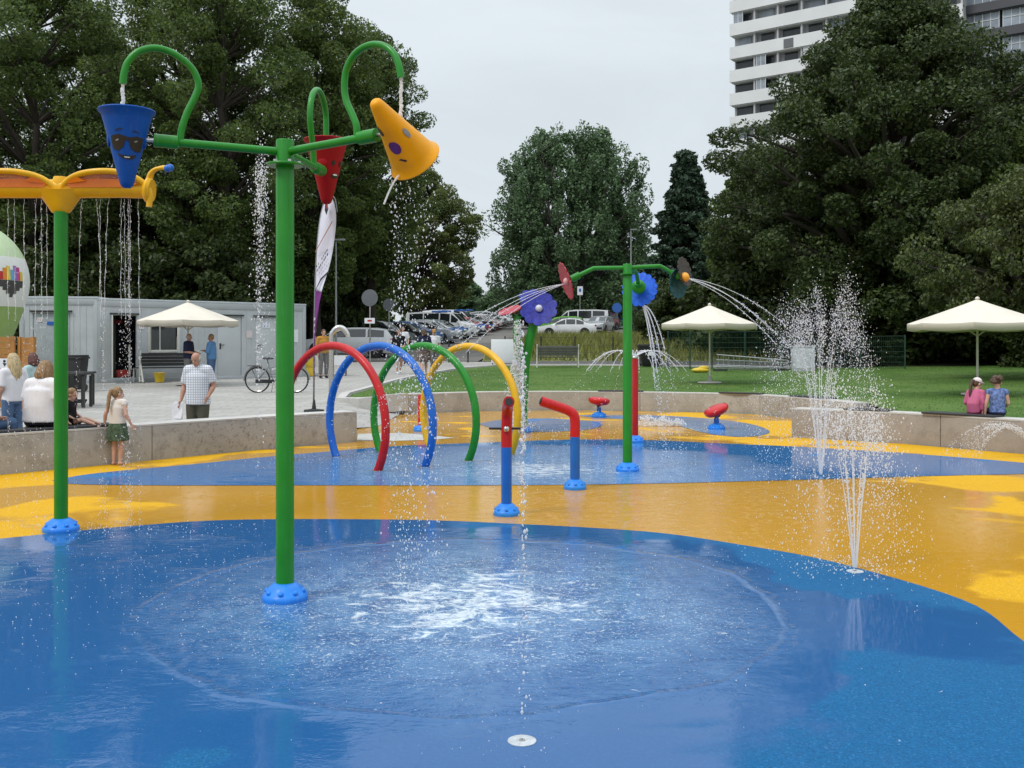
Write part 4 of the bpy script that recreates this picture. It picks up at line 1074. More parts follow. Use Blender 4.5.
tower('tower_wing', 'dark tower wing with white framed glazing at the right edge', (49.2, 109.0), (.8, -.6), 22, 10, 2.2, 19, 2.95, .95, t2, 6, glass=True, first=20)

# ------------------------------------------------------------------ parasols
M_canvas = pm('cream_canvas', (.64, .585, .50), .8, .06, 3, .1, 80)
def parasol(label, x, y, zg, h, r, rz=0, n=8):
    t_ = thing('parasol', label, 'parasol', (x, y, zg), rz, 'cream parasols')
    ze = h - .56
    m = MB(); rows = 6; per = 4
    vs = [(0, 0, h)]; ring = []
    for k in range(1, rows + 1):
        f = k / rows; cur = []
        for i in range(n * per):
            a = 2 * PI * i / (n * per); q = i % per / per
            edge = 1 - (1 - math.cos(PI / n)) * math.sin(PI * q) * 1.0
            sag = -.022 * math.sin(PI * q) * f
            vs.append((math.cos(a) * r * f * edge, math.sin(a) * r * f * edge, h - (h - ze) * f ** .95 + sag)); cur.append(len(vs) - 1)
        ring.append(cur)
    k = n * per; fs = [(0, ring[0][i], ring[0][(i + 1) % k]) for i in range(k)]
    for a_, b_ in zip(ring, ring[1:]): fs += [(a_[i], b_[i], b_[(i + 1) % k], a_[(i + 1) % k]) for i in range(k)]
    cur = []
    for i in range(k):
        X, Y, Z = vs[ring[-1][i]]; q = i % per / per
        vs.append((X * 1.004, Y * 1.004, Z - .16 - .012 * math.sin(PI * q))); cur.append(len(vs) - 1)
    fs += [(ring[-1][i], cur[i], cur[(i + 1) % k], ring[-1][(i + 1) % k]) for i in range(k)]
    m.add(vs, fs); c = m.build('canopy', M_canvas, t_, smooth_deg=22)
    s = c.modifiers.new('solid', 'SOLIDIFY'); s.thickness = .006
    m = MB(); m.lathe([(.02, 0), (.05, .02), (.05, .05), (.02, .075), (0, .08)], 12, off=(0, 0, h - .02)); m.build('finial', M_canvas, t_)
    m = MB(); m.lathe([(.026, .04), (.026, h - .03)], 14); m.build('pole', pm('cream_pole', (.60, .57, .5), .4), t_)
    for i in range(n):
        a = 2 * PI * i / n; d = Vector((math.cos(a), math.sin(a), 0))
        m = MB(); m.tube([d * .03 + Vector((0, 0, h - .05)), d * r * .97 + Vector((0, 0, ze - .02))], .011, 6); rb_ = m.build('rib', pm('cream_pole', (.6, .57, .5), .4), t_)
        m = MB(); m.tube([d * .03 + Vector((0, 0, ze - .28)), d * r * .5 + Vector((0, 0, lerp(h, ze, .5) - .05))], .008, 6); m.build('stretcher', pm('cream_pole', (.6, .57, .5), .4), rb_)
    m = MB(); m.lathe([(.0, .0), (.34, .0), (.36, .02), (.34, .05), (.06, .07), (.045, .22), (.03, .23)], 20); m.build('base', pm('base_grey', (.35, .34, .32), .6), t_)
    return t_
parasol('cream parasol over the two men in front of the long cabin', -9.75, 30.1, T(30.1), 2.50, 1.47, .2)
parasol('cream parasol standing on the lawn in the middle behind the tilted red disc', 5.85, 29.6, L(5.85, 29.6) + .02, 2.32, 1.45, .1)
parasol('cream parasol on the right above the two seated children', 10.75, 23.1, L(10.75, 23.1) + .02, 2.22, 1.52, .3)

# ------------------------------------------------------------------ inflatable, screens, flag
def inflatable():
    x, y = -15.05, 27.5; t_ = thing('inflatable_balloon', 'white and green inflatable balloon with a coloured bar emblem at the left edge', 'inflatable', (x, y, T(y)))
    zc = 3.05; rx, rz = 1.62, 1.66
    def prof(z):
        d = (z - zc)
        return rx * math.sqrt(max(0, 1 - (d / rz) ** 2)) if d > -.3 else rx * math.sqrt(1 - (.3 / rz) ** 2) * max(.28, (1 - ((-.3 - d) / (zc - .3 + .1)) ** 1.25 * .72))
    zs = [zc + rz * math.sin(a) for a in np.linspace(PI / 2, 0, 14)] + list(np.linspace(zc - .1, .02, 14))
    def band(name, a, b, mat):
        zz = sorted({a, b} | {z for z in zs if a < z < b}); m = MB(); m.lathe([(prof(z), z) for z in zz], 40); return m.build(name, mat, t_, smooth_deg=60)
    W_ = pm('inflatable_white', (.68, .69, .66), .5, .05, 2); Gr = pm('inflatable_green', (.27, .40, .12), .5, .08, 2); Gp = pm('inflatable_pale_green', (.46, .58, .34), .5, .08, 2)
    band('top_cap', zc + .62, zc + rz - .001, Gp); band('white_band', zc - .73, zc + .62, W_); band('green_skirt', .0, zc - .73, Gr)
    # emblem: coloured bars over a stepped dark point
    s0 = R(-17)
    def patch(name, u0, u1, z0, z1, mat):
        m = MB(); vs = []
        n = 4
        for i in range(n + 1):
            a = s0 + lerp(u0, u1, i / n) / rx
            for z in (z0, z1):
                r = prof(z) + .008; vs.append((r * math.cos(a), r * math.sin(a), z))
        m.add(vs, [(2 * i, 2 * i + 2, 2 * i + 3, 2 * i + 1) for i in range(n)]); m.build(name, mat, t_, smooth_deg=0)
    cols = [(.45, .02, .02), (.65, .22, .02), (.62, .5, .03), (.12, .35, .55), (.25, .12, .4), (.5, .05, .2), (.6, .48, .03)]
    hs = [.22, .32, .38, .28, .40, .36, .24]
    for i, (c, h) in enumerate(zip(cols, hs)): patch('colour_bar', -.42 + i * .12, -.30 + i * .12, zc - .02, zc - .02 + h, pm('emblem_colour%d' % i, c, .5, .05))
    for i, w_ in enumerate((.84, .84, .60, .36, .12)): patch('dark_step', -w_ / 2, w_ / 2, zc - .12 - .09 * i, zc - .03 - .09 * i, pm('emblem_dark', (.05, .05, .05), .5, .05))
    return t_
inflatable()
M_wood = pm('orange_wood', (.36, .16, .035), .6, .25, 3, .2, 30)
def wood_screen(label, x0, x1, y0, y1, h):
    a = Vector((x0, y0, 0)); b = Vector((x1, y1, 0)); Ln = (b - a).length
    t_ = thing('wooden_screen', label, 'screen', (x0, y0, T(y0)), math.atan2(y1 - y0, x1 - x0), 'orange wooden screens')
    n = max(2, round(h / .14)); m = MB()
    for k in range(n): m.box((Ln / 2, 0, .04 + (k + .5) * (h - .05) / n), (Ln - .08, .025, (h - .05) / n - .008))
    m.build('plank_panel', M_wood, t_)
    for X in (.04, Ln - .04):
        m = MB(); m.box((X, 0, h / 2), (.09, .07, h)); m.build('post', M_wood, t_)
    return t_
ws = wood_screen('orange wooden plank screen with a white pictogram sign at the left edge', -11.9, -10.96, 22.0, 22.05, 1.62)
m = MB(); m.box((.70, -.05, 1.02), (.26, .01, .22)); s_ = m.build('sign', M_sign_w, ws)
m = MB(); m.ball((.74, -.057, 1.07), (.03, .003, .03), 10, 8); m.prism([(.70, -.057, 1.04), (.79, -.057, 1.02), (.74, -.057, .95)], (0, .003, 0)); m.build('pictogram', P_black, s_)
wood_screen('darker orange wooden plank screen set back between the sign and the cabin', -10.9, -10.45, 22.1, 21.9, 1.60)

def feather_flag():
    Y = 21.7; base = Vector((*(GP(314, 412, .2)), 0)); base = Vector(((314 - 512) / F * Y, Y, T(Y)))
    t_ = thing('feather_flag', 'tall white and purple feather flag leaning beside the steel hook pipe', 'flag', base)
    def q(px, py): return W(px, py, Y) - base
    pole = [q(313.6, 413), q(314.2, 345), q(315.2, 290), q(317, 250), q(320, 220), q(325, 200), q(330, 195), q(335, 199), q(337.3, 212)]
    m = MB(); m.tube(catmull(pole, 5), [.022 - .012 * i / 40 for i in range(41)], 8); m.build('pole', P_grey, t_)
    m = MB(); m.lathe([(.22, -.01), (.22, .03), (.05, .05), (.02, .25)], 14); m.build('foot', P_dark, t_)
    def cloth(name, lft, rgt, mat, n=14):
        L_ = catmull([q(*p) for p in lft], n); R_ = catmull([q(*p) for p in rgt], n); k = min(len(L_), len(R_)); m = MB(); vs = []; ww = 6
        for i in range(k):
            for j in range(ww + 1):
                f = j / ww; p = L_[i].lerp(R_[i], f); p.y += .10 * math.sin(f * 4 + i * .12) * f - .25 * f; vs.append(p)
        fs = [(i * (ww + 1) + j, i * (ww + 1) + j + 1, (i + 1) * (ww + 1) + j + 1, (i + 1) * (ww + 1) + j) for i in range(k - 1) for j in range(ww)]
        m.add(vs, fs); o = m.build(name, mat, t_, smooth_deg=60); s = o.modifiers.new('s', 'SOLIDIFY'); s.thickness = .004; return o
    M_lil = pm('flag_white', (.62, .61, .70), .7, .05, 3); M_pur = pm('flag_purple', (.15, .015, .17), .7, .12, 4)
    lft = [(329, 196), (323, 206), (319.5, 222), (316.8, 250), (315.2, 290)]; rgt = [(332, 196), (337, 206), (337.3, 225), (332.5, 262), (324.5, 293)]
    cloth('flag_cloth', lft, rgt, M_lil)
    cloth('flag_tail', [(315.2, 290), (314.6, 310), (314.2, 345), (313.8, 400)], [(324.5, 293), (321, 312), (316.4, 345), (315.0, 400)], M_pur)
    # marks: emblem, thin rule, slanted lines of lettering, too small to read
    def mark(name, pts, mat, dy=-.03):
        m = MB(); vs = []
        for px, py in pts:
            f = max(0, min(1, (px - 318) / 18)); p = q(px, py); p.y += -.36 * f + dy - .06; vs.append(p)
        m.prism(vs, (0, .004, 0)); m.build(name, mat, t_, smooth_deg=0)
    mark('emblem', [(327.5, 206), (330, 205), (331.5, 211), (329, 217), (327, 212)], P_black); mark('emblem', [(329, 204.5), (331, 207), (331, 211), (329.6, 211)], P_red, -.035)
    mark('rule_line', [(315.8, 253.5), (316.2, 251.5), (336, 223), (336.2, 224.8)], pm('flag_rule', (.3, .12, .08), .6)); 
    mark('rule_line', [(315.6, 292), (316.2, 290), (322, 279), (331, 272.5), (331, 274.2), (323, 280.5)], P_black)
    rr = random.Random(4)
    for row in range(4):
        for k in range(7):
            x = 317 + k * 2.0 + row * .6; y = 268 - k * 2.4 + row * 4.2
            if x < 331.5 and rr.random() < .9:
                w_ = rr.uniform(.8, 1.3); h = rr.uniform(1.6, 2.6) if row in (0, 1) else 1.1
                mark('lettering', [(x, y), (x + w_, y - w_), (x + w_ + .2, y - w_ - h), (x + .2, y - h)], P_grey if row > 1 else P_black)
    for k in range(9):
        y = 318 + k * 6.3
        mark('tail_lettering', [(314.6, y), (317.2 - k * .16, y - 1.0), (317.2 - k * .16, y + 1.6), (314.6, y + 2.6)], M_sign_w, -.02)
    return t_
feather_flag()

# ------------------------------------------------------------------ terrace furniture
Y = 18.6; x = (331.5 - 512) / F * Y
t_ = thing('steel_shower_pipe', 'polished steel pipe hooked over at the top behind the red ring', 'pipe', (x, Y, T(Y)))
m = MB(); m.tube(catmull([(0, 0, 0), (0, 0, .8), (0, 0, 1.62), (.03, 0, 1.76), (.12, 0, 1.84), (.22, 0, 1.82), (.29, 0, 1.73), (.31, 0, 1.66)], 6), .05, 16); m.build('pipe', P_steel, t_)
m = MB(); m.lathe([(.10, 0), (.10, .015), (.055, .02)], 18); m.build('floor_flange', P_steel, t_)

def bin_(label, x, y, z, h=1.05, w_=.55, rz=0, mat=None):
    mt = mat or pm('black_bin_plastic', (.014, .014, .015), .5, .1, 6)
    t_ = thing('waste_bin', label, 'bin', (x, y, z), rz)
    m = MB(); b = w_ * .38; t = w_ * .5; vs = []
    for zz, r in ((.06, b), (h * .86, t)): vs += [(-r, -r, zz), (r, -r, zz), (r, r, zz), (-r, r, zz)]
    m.add(vs, [(0, 3, 2, 1), (4, 5, 6, 7), (0, 1, 5, 4), (1, 2, 6, 5), (2, 3, 7, 6), (3, 0, 4, 7)]); m.build('bin_body', mt, t_, bevel=.015)
    m = MB(); m.box((0, 0, h * .88), (w_ * 1.1, w_ * 1.1, h * .05)); m.box((0, 0, h * .93), (w_ * 1.02, w_ * 1.0, h * .05)); m.box((0, w_ * .52, h * .9), (w_ * .9, .05, .05)); m.build('lid', mt, t_, bevel=.012)
    for s in (-1, 1):
        m = MB(); m.lathe([(.0, -.025), (.09, -.025), (.10, 0), (.09, .025), (0, .025)], 14, M=Matrix.Rotation(PI / 2, 3, 'Y'), off=(s * w_ * .4, w_ * .32, .10)); m.build('wheel', mt, t_)
    return t_
bin_('black wheeled bin standing in front of the left cabin', (75.5 - 512) / F * 27.5, 27.5, T(27.5), 1.05, .52)
bin_('low black bin with a white label in front of the meadow bank', (650 - 512) / F * 43, 43, T(43) + .0, 1.0, .95)
m = MB(); m.box(((651 - 512) / F * 42.5 - (650 - 512) / F * 43, -.50, .55), (.26, .012, .15)); o_ = m.build('label_plate', M_sign_w, [o for o in COL.objects if o.name.startswith('waste_bin.001')][0])

def frame_table(label, x, y, rz, L_, h=.76):
    t_ = thing('steel_bench_table', label, 'table', (x, y, T(y)), rz)
    m = MB()
    for k in range(5): m.box((L_ / 2, -.25 + k * .125, h), (L_, .10, .045))
    m.build('top', P_dark, t_, bevel=.005)
    for X in (.06, L_ - .06):
        for s in (-1, 1):
            m = MB(); m.box((X, s * .24, h / 2 - .02), (.06, .06, h - .05)); m.build('leg', P_dark, t_)
    m = MB(); m.box((L_ / 2, .02, .12), (L_ - .2, .05, .05)); m.build('stretcher', P_dark, t_)
    return t_
frame_table('long black slatted table in front of the cabins, behind the girl', (44 - 512) / F * 23, 23.1, R(-3), 1.05)
frame_table('black table frame standing in front of the black bin', (69 - 512) / F * 22.6, 22.6, R(4), .46)

def slat_bench(label, x, y, z, rz, L_, col, leg, back=True):
    t_ = thing('park_bench', label, 'bench', (x, y, z), rz)
    m = MB()
    for k in range(4): m.box((0, -.2 + k * .12, .44), (L_, .10, .035))
    m.build('seat', col, t_, bevel=.004)
    m = MB()
    for k in range(4):
        m.box((0, .25 + .03 * k, .55 + k * .105), (L_, .03, .095))
    m.build('backrest', col, t_, bevel=.004)
    for s in (-1, 1):
        m = MB(); X = s * (L_ / 2 - .02)
        m.tube([(X, -.26, 0), (X, -.26, .43)], .025, 8); m.tube([(X, .26, 0), (X, .26, .44), (X, .36, .98)], .025, 8); m.tube([(X, -.26, .42), (X, .27, .42)], .022, 8)
        m.build('side_frame', leg, t_)
    return t_
slat_bench('dark slatted bench under the cabin window beside the two men', -11.15, 32.2, T(32.2), R(180 + 40), 1.9, P_dark, M_frame_w)
slat_bench('grey slatted bench with white side frames seen from behind beyond the lawn', (557.5 - 512) / F * 42.3, 42.3, T(42.3), R(180), 1.78, pm('weathered_slats', (.10, .10, .095), .8, .2, 4), M_frame_w)
t_ = thing('yellow_bucket', 'yellow bucket standing under the bench by the cabin window', 'bucket', (-11.1, 31.5, T(31.5)))
m = MB(); m.lathe([(.13, 0), (.17, .28), (.185, .30), (.175, .305), (.16, .285), (.12, .02), (0, .02)], 20); m.build('pail', pm('yellow_plastic', (.6, .42, .02), .45), t_)
m = MB(); m.tube([(.18 * math.cos(a), -.02 - .10 * math.sin(a), .28 - .10 * math.sin(a)) for a in np.linspace(0, PI, 9)], .006, 6); m.build('handle', P_steel, t_)
t_ = thing('leaning_board', 'white board leaning on the end of the bench by the cabin window', 'board', (-11.62, 31.3, T(31.3)), R(10))
m = MB(); m.box((0, .08, .42), (.05, .03, .85), rot=Matrix.Rotation(R(-14), 3, 'X') @ Matrix.Rotation(R(-10), 3, 'Y')); m.box((.02, .13, .06), (.08, .3, .03)); m.build('board', M_frame_w, t_)

# bicycle (local x forward)
def bicycle(label, x, y, rz):
    t_ = thing('bicycle', label, 'bicycle', (x, y, T(y)), rz)
    r = .335
    fm = pm('bike_frame_grey', (.20, .21, .21), .35, .1, 8); tb = pm('tyre_rubber', (.012, .012, .012), .7); chrome = P_steel
    for X in (0, 1.06):
        w_ = thing('wheel', None, None, (X, 0, r)); w_.parent = t_
        Mx = Matrix.Rotation(PI / 2, 3, 'X')
        m = MB(); m.tube([Mx @ Vector((math.cos(a) * r, math.sin(a) * r, 0)) for a in np.linspace(0, 2 * PI, 33)], .019, 8, caps=False); m.build('tyre', tb, w_)
        m = MB(); m.tube([Mx @ Vector((math.cos(a) * (r - .025), math.sin(a) * (r - .025), 0)) for a in np.linspace(0, 2 * PI, 33)], .010, 6, caps=False)
        m.lathe([(.02, -.04), (.028, -.03), (.028, .03), (.02, .04)], 10, M=Mx)
        for k in range(16):
            a = 2 * PI * k / 16; m.tube([(.02 * math.cos(a), .015 * (-1) ** k, .02 * math.sin(a)), ((r - .03) * math.cos(a), 0, (r - .03) * math.sin(a))], .003, 4)
        m.build('rim', chrome, w_)
        m = MB(); aa = np.linspace(R(20), R(185), 18) if X == 0 else np.linspace(R(0), R(150), 18)
        m.tube([(X + math.cos(a) * (r + .04), 0, r + math.sin(a) * (r + .04)) for a in aa], .022, 6); m.build('mudguard', fm, t_)
    bb = (.44, 0, .28); seat = (.30, 0, .78); head = (.86, 0, .86); hl = (.90, 0, .68)
    m = MB()
    for a, b in ((bb, seat), (bb, hl), ((.33, 0, .66), (.88, 0, .78)), (head, hl), ((0, .05, r), bb), ((0, -.05, r), bb), ((0, .05, r), (.32, 0, .7)), ((0, -.05, r), (.32, 0, .7)), (hl, (1.06, .05, r)), (hl, (1.06, -.05, r))): m.tube([a, b], .016, 8)
    m.build('frame', fm, t_)
    m = MB(); m.tube([(.30, 0, .76), (.275, 0, .88)], .012, 8); m.ball((.26, 0, .92), (.14, .08, .035), 12, 8); m.ball((.37, 0, .915), (.08, .03, .025), 10, 6); m.build('saddle', P_black, t_)
    m = MB(); m.tube([head, (.84, 0, 1.0)], .014, 8); m.tube(catmull([(.70, .27, 1.0), (.82, .2, 1.04), (.86, 0, 1.01), (.82, -.2, 1.04), (.70, -.27, 1.0)], 5), .012, 8); m.build('handlebar', chrome, t_)
    m = MB(); m.box((.22, -.06, .30), (.52, .03, .10)); m.build('chain_guard', P_black, t_, bevel=.01)
    m = MB(); m.tube([(.44, -.08, .28), (.53, -.09, .14)], .01, 6); m.box((.55, -.13, .13), (.09, .09, .02)); m.tube([(.44, .08, .28), (.35, .09, .42)], .01, 6); m.box((.33, .13, .43), (.09, .09, .02)); m.build('crank', P_steel, t_)
    m = MB(); m.box((-.08, 0, .72), (.36, .12, .015)); m.tube([(-.2, 0, .71), (0, .06, r)], .006, 5); m.tube([(-.2, 0, .71), (0, -.06, r)], .006, 5); m.build('rack', P_dark, t_)
    m = MB(); m.tube([(.42, .05, .28), (.34, .16, 0)], .01, 6); m.build('kickstand', P_steel, t_)
    return t_
bicycle('grey city bicycle parked on the paving behind the big green post', (257.5 - 512) / F * 27.2, 27.2, R(-3))

# items beside the cabin end: trestle with yellow tubs and white box (behind the flag)
t_ = thing('trestle_table', 'small table with white sheet beside the parked white car behind the flag', 'table', (-6.75, 36.5, T(36.5)), R(5))
m = MB(); m.box((0, 0, .72), (1.5, .6, .04)); m.build('table_top', M_frame_w, t_)
m = MB(); m.box((.1, -.305, .55), (1.2, .01, .32)); m.build('sheet', M_sign_w, t_)
for X in (-.68, .68):
    for Yy in (-.25, .25):
        m = MB(); m.tube([(X, Yy, 0), (X * .97, Yy, .70)], .018, 6); m.build('leg', P_dark, t_)
for k, (X, Z, lab) in enumerate(((-7.35, 0, 'lower yellow crate beside the end of the long cabin'), (-7.35, .36, 'upper yellow crate stacked beside the end of the long cabin'))):
    t2_ = thing('yellow_crate', lab, 'crate', (X, 36.1, T(36.1) + Z), R(8), 'yellow crates')
    m = MB(); m.box((0, 0, .16), (.46, .34, .32)); m.build('crate_body', pm('yellow_plastic', (.6, .42, .02), .45), t2_, bevel=.015)
    m = MB(); m.box((0, 0, .335), (.48, .36, .03)); m.build('crate_rim', pm('yellow_plastic', (.6, .42, .02), .45), t2_)

# white board, fences, posts, signs
t_ = thing('white_board', 'plain white board standing at the lawn edge left of the flower stalk', 'board', ((503 - 512) / F * 41.5, 44.1, T(44)), R(4))
m = MB(); m.box((0, 0, .62), (1.10, .05, 1.05)); m.build('panel', M_sign_w, t_, bevel=.006)
for X in (-.48, .48):
    m = MB(); m.box((X, .05, .3), (.05, .05, .6)); m.build('leg', P_dark, t_)
def post_fence(label, pts, h, rails, mat, mesh=None, rr=.03, name='wire_fence'):
    a = pts[0]; t_ = thing(name, label, 'fence', (a[0], a[1], 0)); org = Vector((a[0], a[1], 0))
    P = [Vector((x, y, G(x, y) if y < 46.5 else T(y))) - org for x, y in pts]
    for p in P:
        m = MB(); m.lathe([(rr, p.z - .05), (rr, p.z + h), (0, p.z + h + .02)], 8, off=(p.x, p.y, 0)); m.build('post', mat, t_)
    for k in rails:
        m = MB(); m.tube([p + Vector((0, 0, k * h)) for p in P], .006, 5, caps=False); m.build('wire', mat, t_)
    if mesh:
        m = MB()
        for p, q in zip(P, P[1:]):
            n = max(2, int((q - p).length / mesh))
            for k in range(1, n): s = p.lerp(q, k / n); m.tube([s + Vector((0, 0, .04)), s + Vector((0, 0, h))], .005, 4)
            for k in range(int(h / .2)): m.tube([p + Vector((0, 0, .08 + k * .2)), q + Vector((0, 0, .08 + k * .2))], .005, 4)
        m.build('mesh_panel', mat, t_)
    return t_
def PX(px, Y): return ((px - 512) / F * Y, Y)
post_fence('dark post and wire fence in front of the meadow bank behind the bench', [PX(505, 47.3), PX(541, 47.2), PX(575, 47), PX(613, 46.6), PX(626, 46.4), PX(660, 46.2)], 1.15, (.35, .65, .95), P_dark)
post_fence('dark steel barrier across the path in front of the parking lot', [PX(434, 46), PX(449, 46), PX(468, 46)], 1.0, (.05, .99), P_dark, None, .035, 'barrier_fence')
P_gfence = pm('green_fence_wire', (.012, .05, .03), .5, .1, 4)
post_fence('dark green mesh fence behind the middle parasol', [PX(668, 41), PX(690, 41), PX(712, 41), PX(745, 40.5), PX(780, 40)], 1.55, (.98,), P_gfence, .06)
post_fence('dark green mesh fence behind the tall fountain on the right', [PX(783, 39.5), PX(820, 39), PX(860, 38.5), PX(905, 38)], 1.3, (.98,), P_gfence, .07)
t_ = thing('stacked_barriers', 'pale steel crowd barriers lying on the lawn right of the middle parasol', 'barriers', (*PX(752, 38.3), L(*PX(752, 38.3)) + .02))
m = MB()
for k, (z0, z1, yo) in enumerate(((.62, .40, 0), (.42, .30, .1), (.16, .12, .2))):
    m.tube([(-1.35, yo, z0), (1.35, yo, z1)], .022, 8); m.tube([(-1.35, yo + .05, z0 * .35), (1.35, yo + .05, z1 * .3)], .022, 8)
    for q in range(14):
        X = -1.3 + q * .2; f = (X + 1.35) / 2.7; zt_ = lerp(z0, z1, f); m.tube([(X, yo, zt_), (X + .03, yo + .05, lerp(z0 * .35, z1 * .3, f))], .009, 5)
m.build('barrier_rails', pm('galvanised', (.42, .44, .45), .4, .1, 10, metal=.5), t_)
m = MB(); m.box((-1.2, .1, .03), (.5, .3, .06)); m.box((1.2, .1, .03), (.5, .3, .06)); m.build('barrier_feet', P_dark, t_)
t_ = thing('grey_cabinet', 'pale grey cabinet standing on the lawn behind the tall fountain', 'cabinet', (*PX(803, 37.6), L(*PX(803, 37.6)) + .0), R(-6))
m = MB(); m.box((0, 0, .46), (.78, .5, .92)); m.box((0, 0, .94), (.84, .56, .05)); m.build('cabinet_body', pm('pale_cabinet', (.46, .48, .52), .5), t_, bevel=.01)
m = MB(); m.box((0, -.255, .48), (.6, .012, .7)); d_ = m.build('door', pm('pale_cabinet2', (.5, .52, .56), .5), t_); m = MB(); m.box((.24, -.27, .5), (.03, .02, .12)); m.build('handle', P_dark, d_)
t_ = thing('yellow_sandbag', 'small yellow sandbag on the lawn beside the middle parasol', 'sandbag', (*PX(700.5, 37.5), L(*PX(700.5, 37.5)) + .02))
m = MB(); m.ball((0, 0, .08), (.34, .18, .10), 14, 10); m.ball((.12, .02, .17), (.2, .14, .08), 12, 8); m.build('bag', pm('yellow_plastic', (.6, .42, .02), .45), t_)

def round_sign(label, px, py, Y, r, plate=None, only=None):
    x = (px - 512) / F * Y; zg = T(Y); zs = EYE - (py - HY) / F * Y - zg
    t_ = thing('road_sign', label, 'road sign', (x, Y, zg), R(-8)); m = MB(); m.lathe([(.035, 0), (.035, zs + r), (0, zs + r + .01)], 10); m.build('post', P_steel, t_)
    Mx = Matrix.Rotation(PI / 2, 3, 'X')
    m = MB(); m.lathe([(0, -.012), (r, -.012), (r + .012, 0), (r, .012), (0, .012)], 28, M=Mx, off=(0, -.05, zs)); m.build('sign_disc', pm('sign_back_grey', (.13, .14, .15), .5, .1, 5, metal=.3) if only is None else only, t_)
    if plate:
        m = MB(); m.box((0, -.05, zs - plate), (.46, .015, .24)); p_ = m.build('sign_plate', M_sign_w, t_)
        m = MB(); m.box((0, -.06, zs - plate), (.2, .004, .08)); m.build('plate_mark', M_sign_r, p_)
    return t_
round_sign('grey back of a round road sign with a small white plate on its post', 370, 298, 44, .36, 1.0)
round_sign('smaller grey back of a round road sign right of the first one', 389, 305, 50, .30)
round_sign('round blue road sign above the blue vehicle', 617, 308, 95, .45, None, M_sign_b)
t_ = thing('parking_sign', 'small white square sign on a post above the white minibus', 'road sign', (*PX(580, 92), T(92)))
m = MB(); m.lathe([(.04, 0), (.04, 4.0)], 8); m.build('post', P_steel, t_); m = MB(); m.box((0, -.06, 3.7), (.5, .03, .8)); p_ = m.build('sign_plate', M_sign_w, t_); m = MB(); m.box((0, -.08, 3.75), (.2, .01, .3)); m.build('plate_mark', M_sign_b, p_)
def lamp_mast(label, px, Y, ztop, arm=.9, r=.06):
    x = (px - 512) / F * Y; t_ = thing('street_lamp', label, 'street lamp', (x, Y, T(Y))); H = ztop - T(Y)
    m = MB(); m.lathe([(r, 0), (r * .55, H), (0, H + .01)], 10); m.build('mast', pm('galv_mast', (.28, .29, .30), .5, .1, 3), t_)
    m = MB(); m.tube([(0, 0, H - .05), (arm * .6, 0, H + .1), (arm, 0, H + .1)], .03, 8); m.build('arm', pm('galv_mast', (.28, .29, .3), .5), t_)
    m = MB(); m.box((arm + .2, 0, H + .1), (.5, .2, .09)); m.build('lamp_head', P_grey, t_, bevel=.02)
    return t_
lamp_mast('thin grey lamp mast rising behind the feather flag', 336, 48, 6.6, .0)
lamp_mast('thin grey lamp mast rising behind the flower wheel post', 631, 75, 10.2, .0, .07)

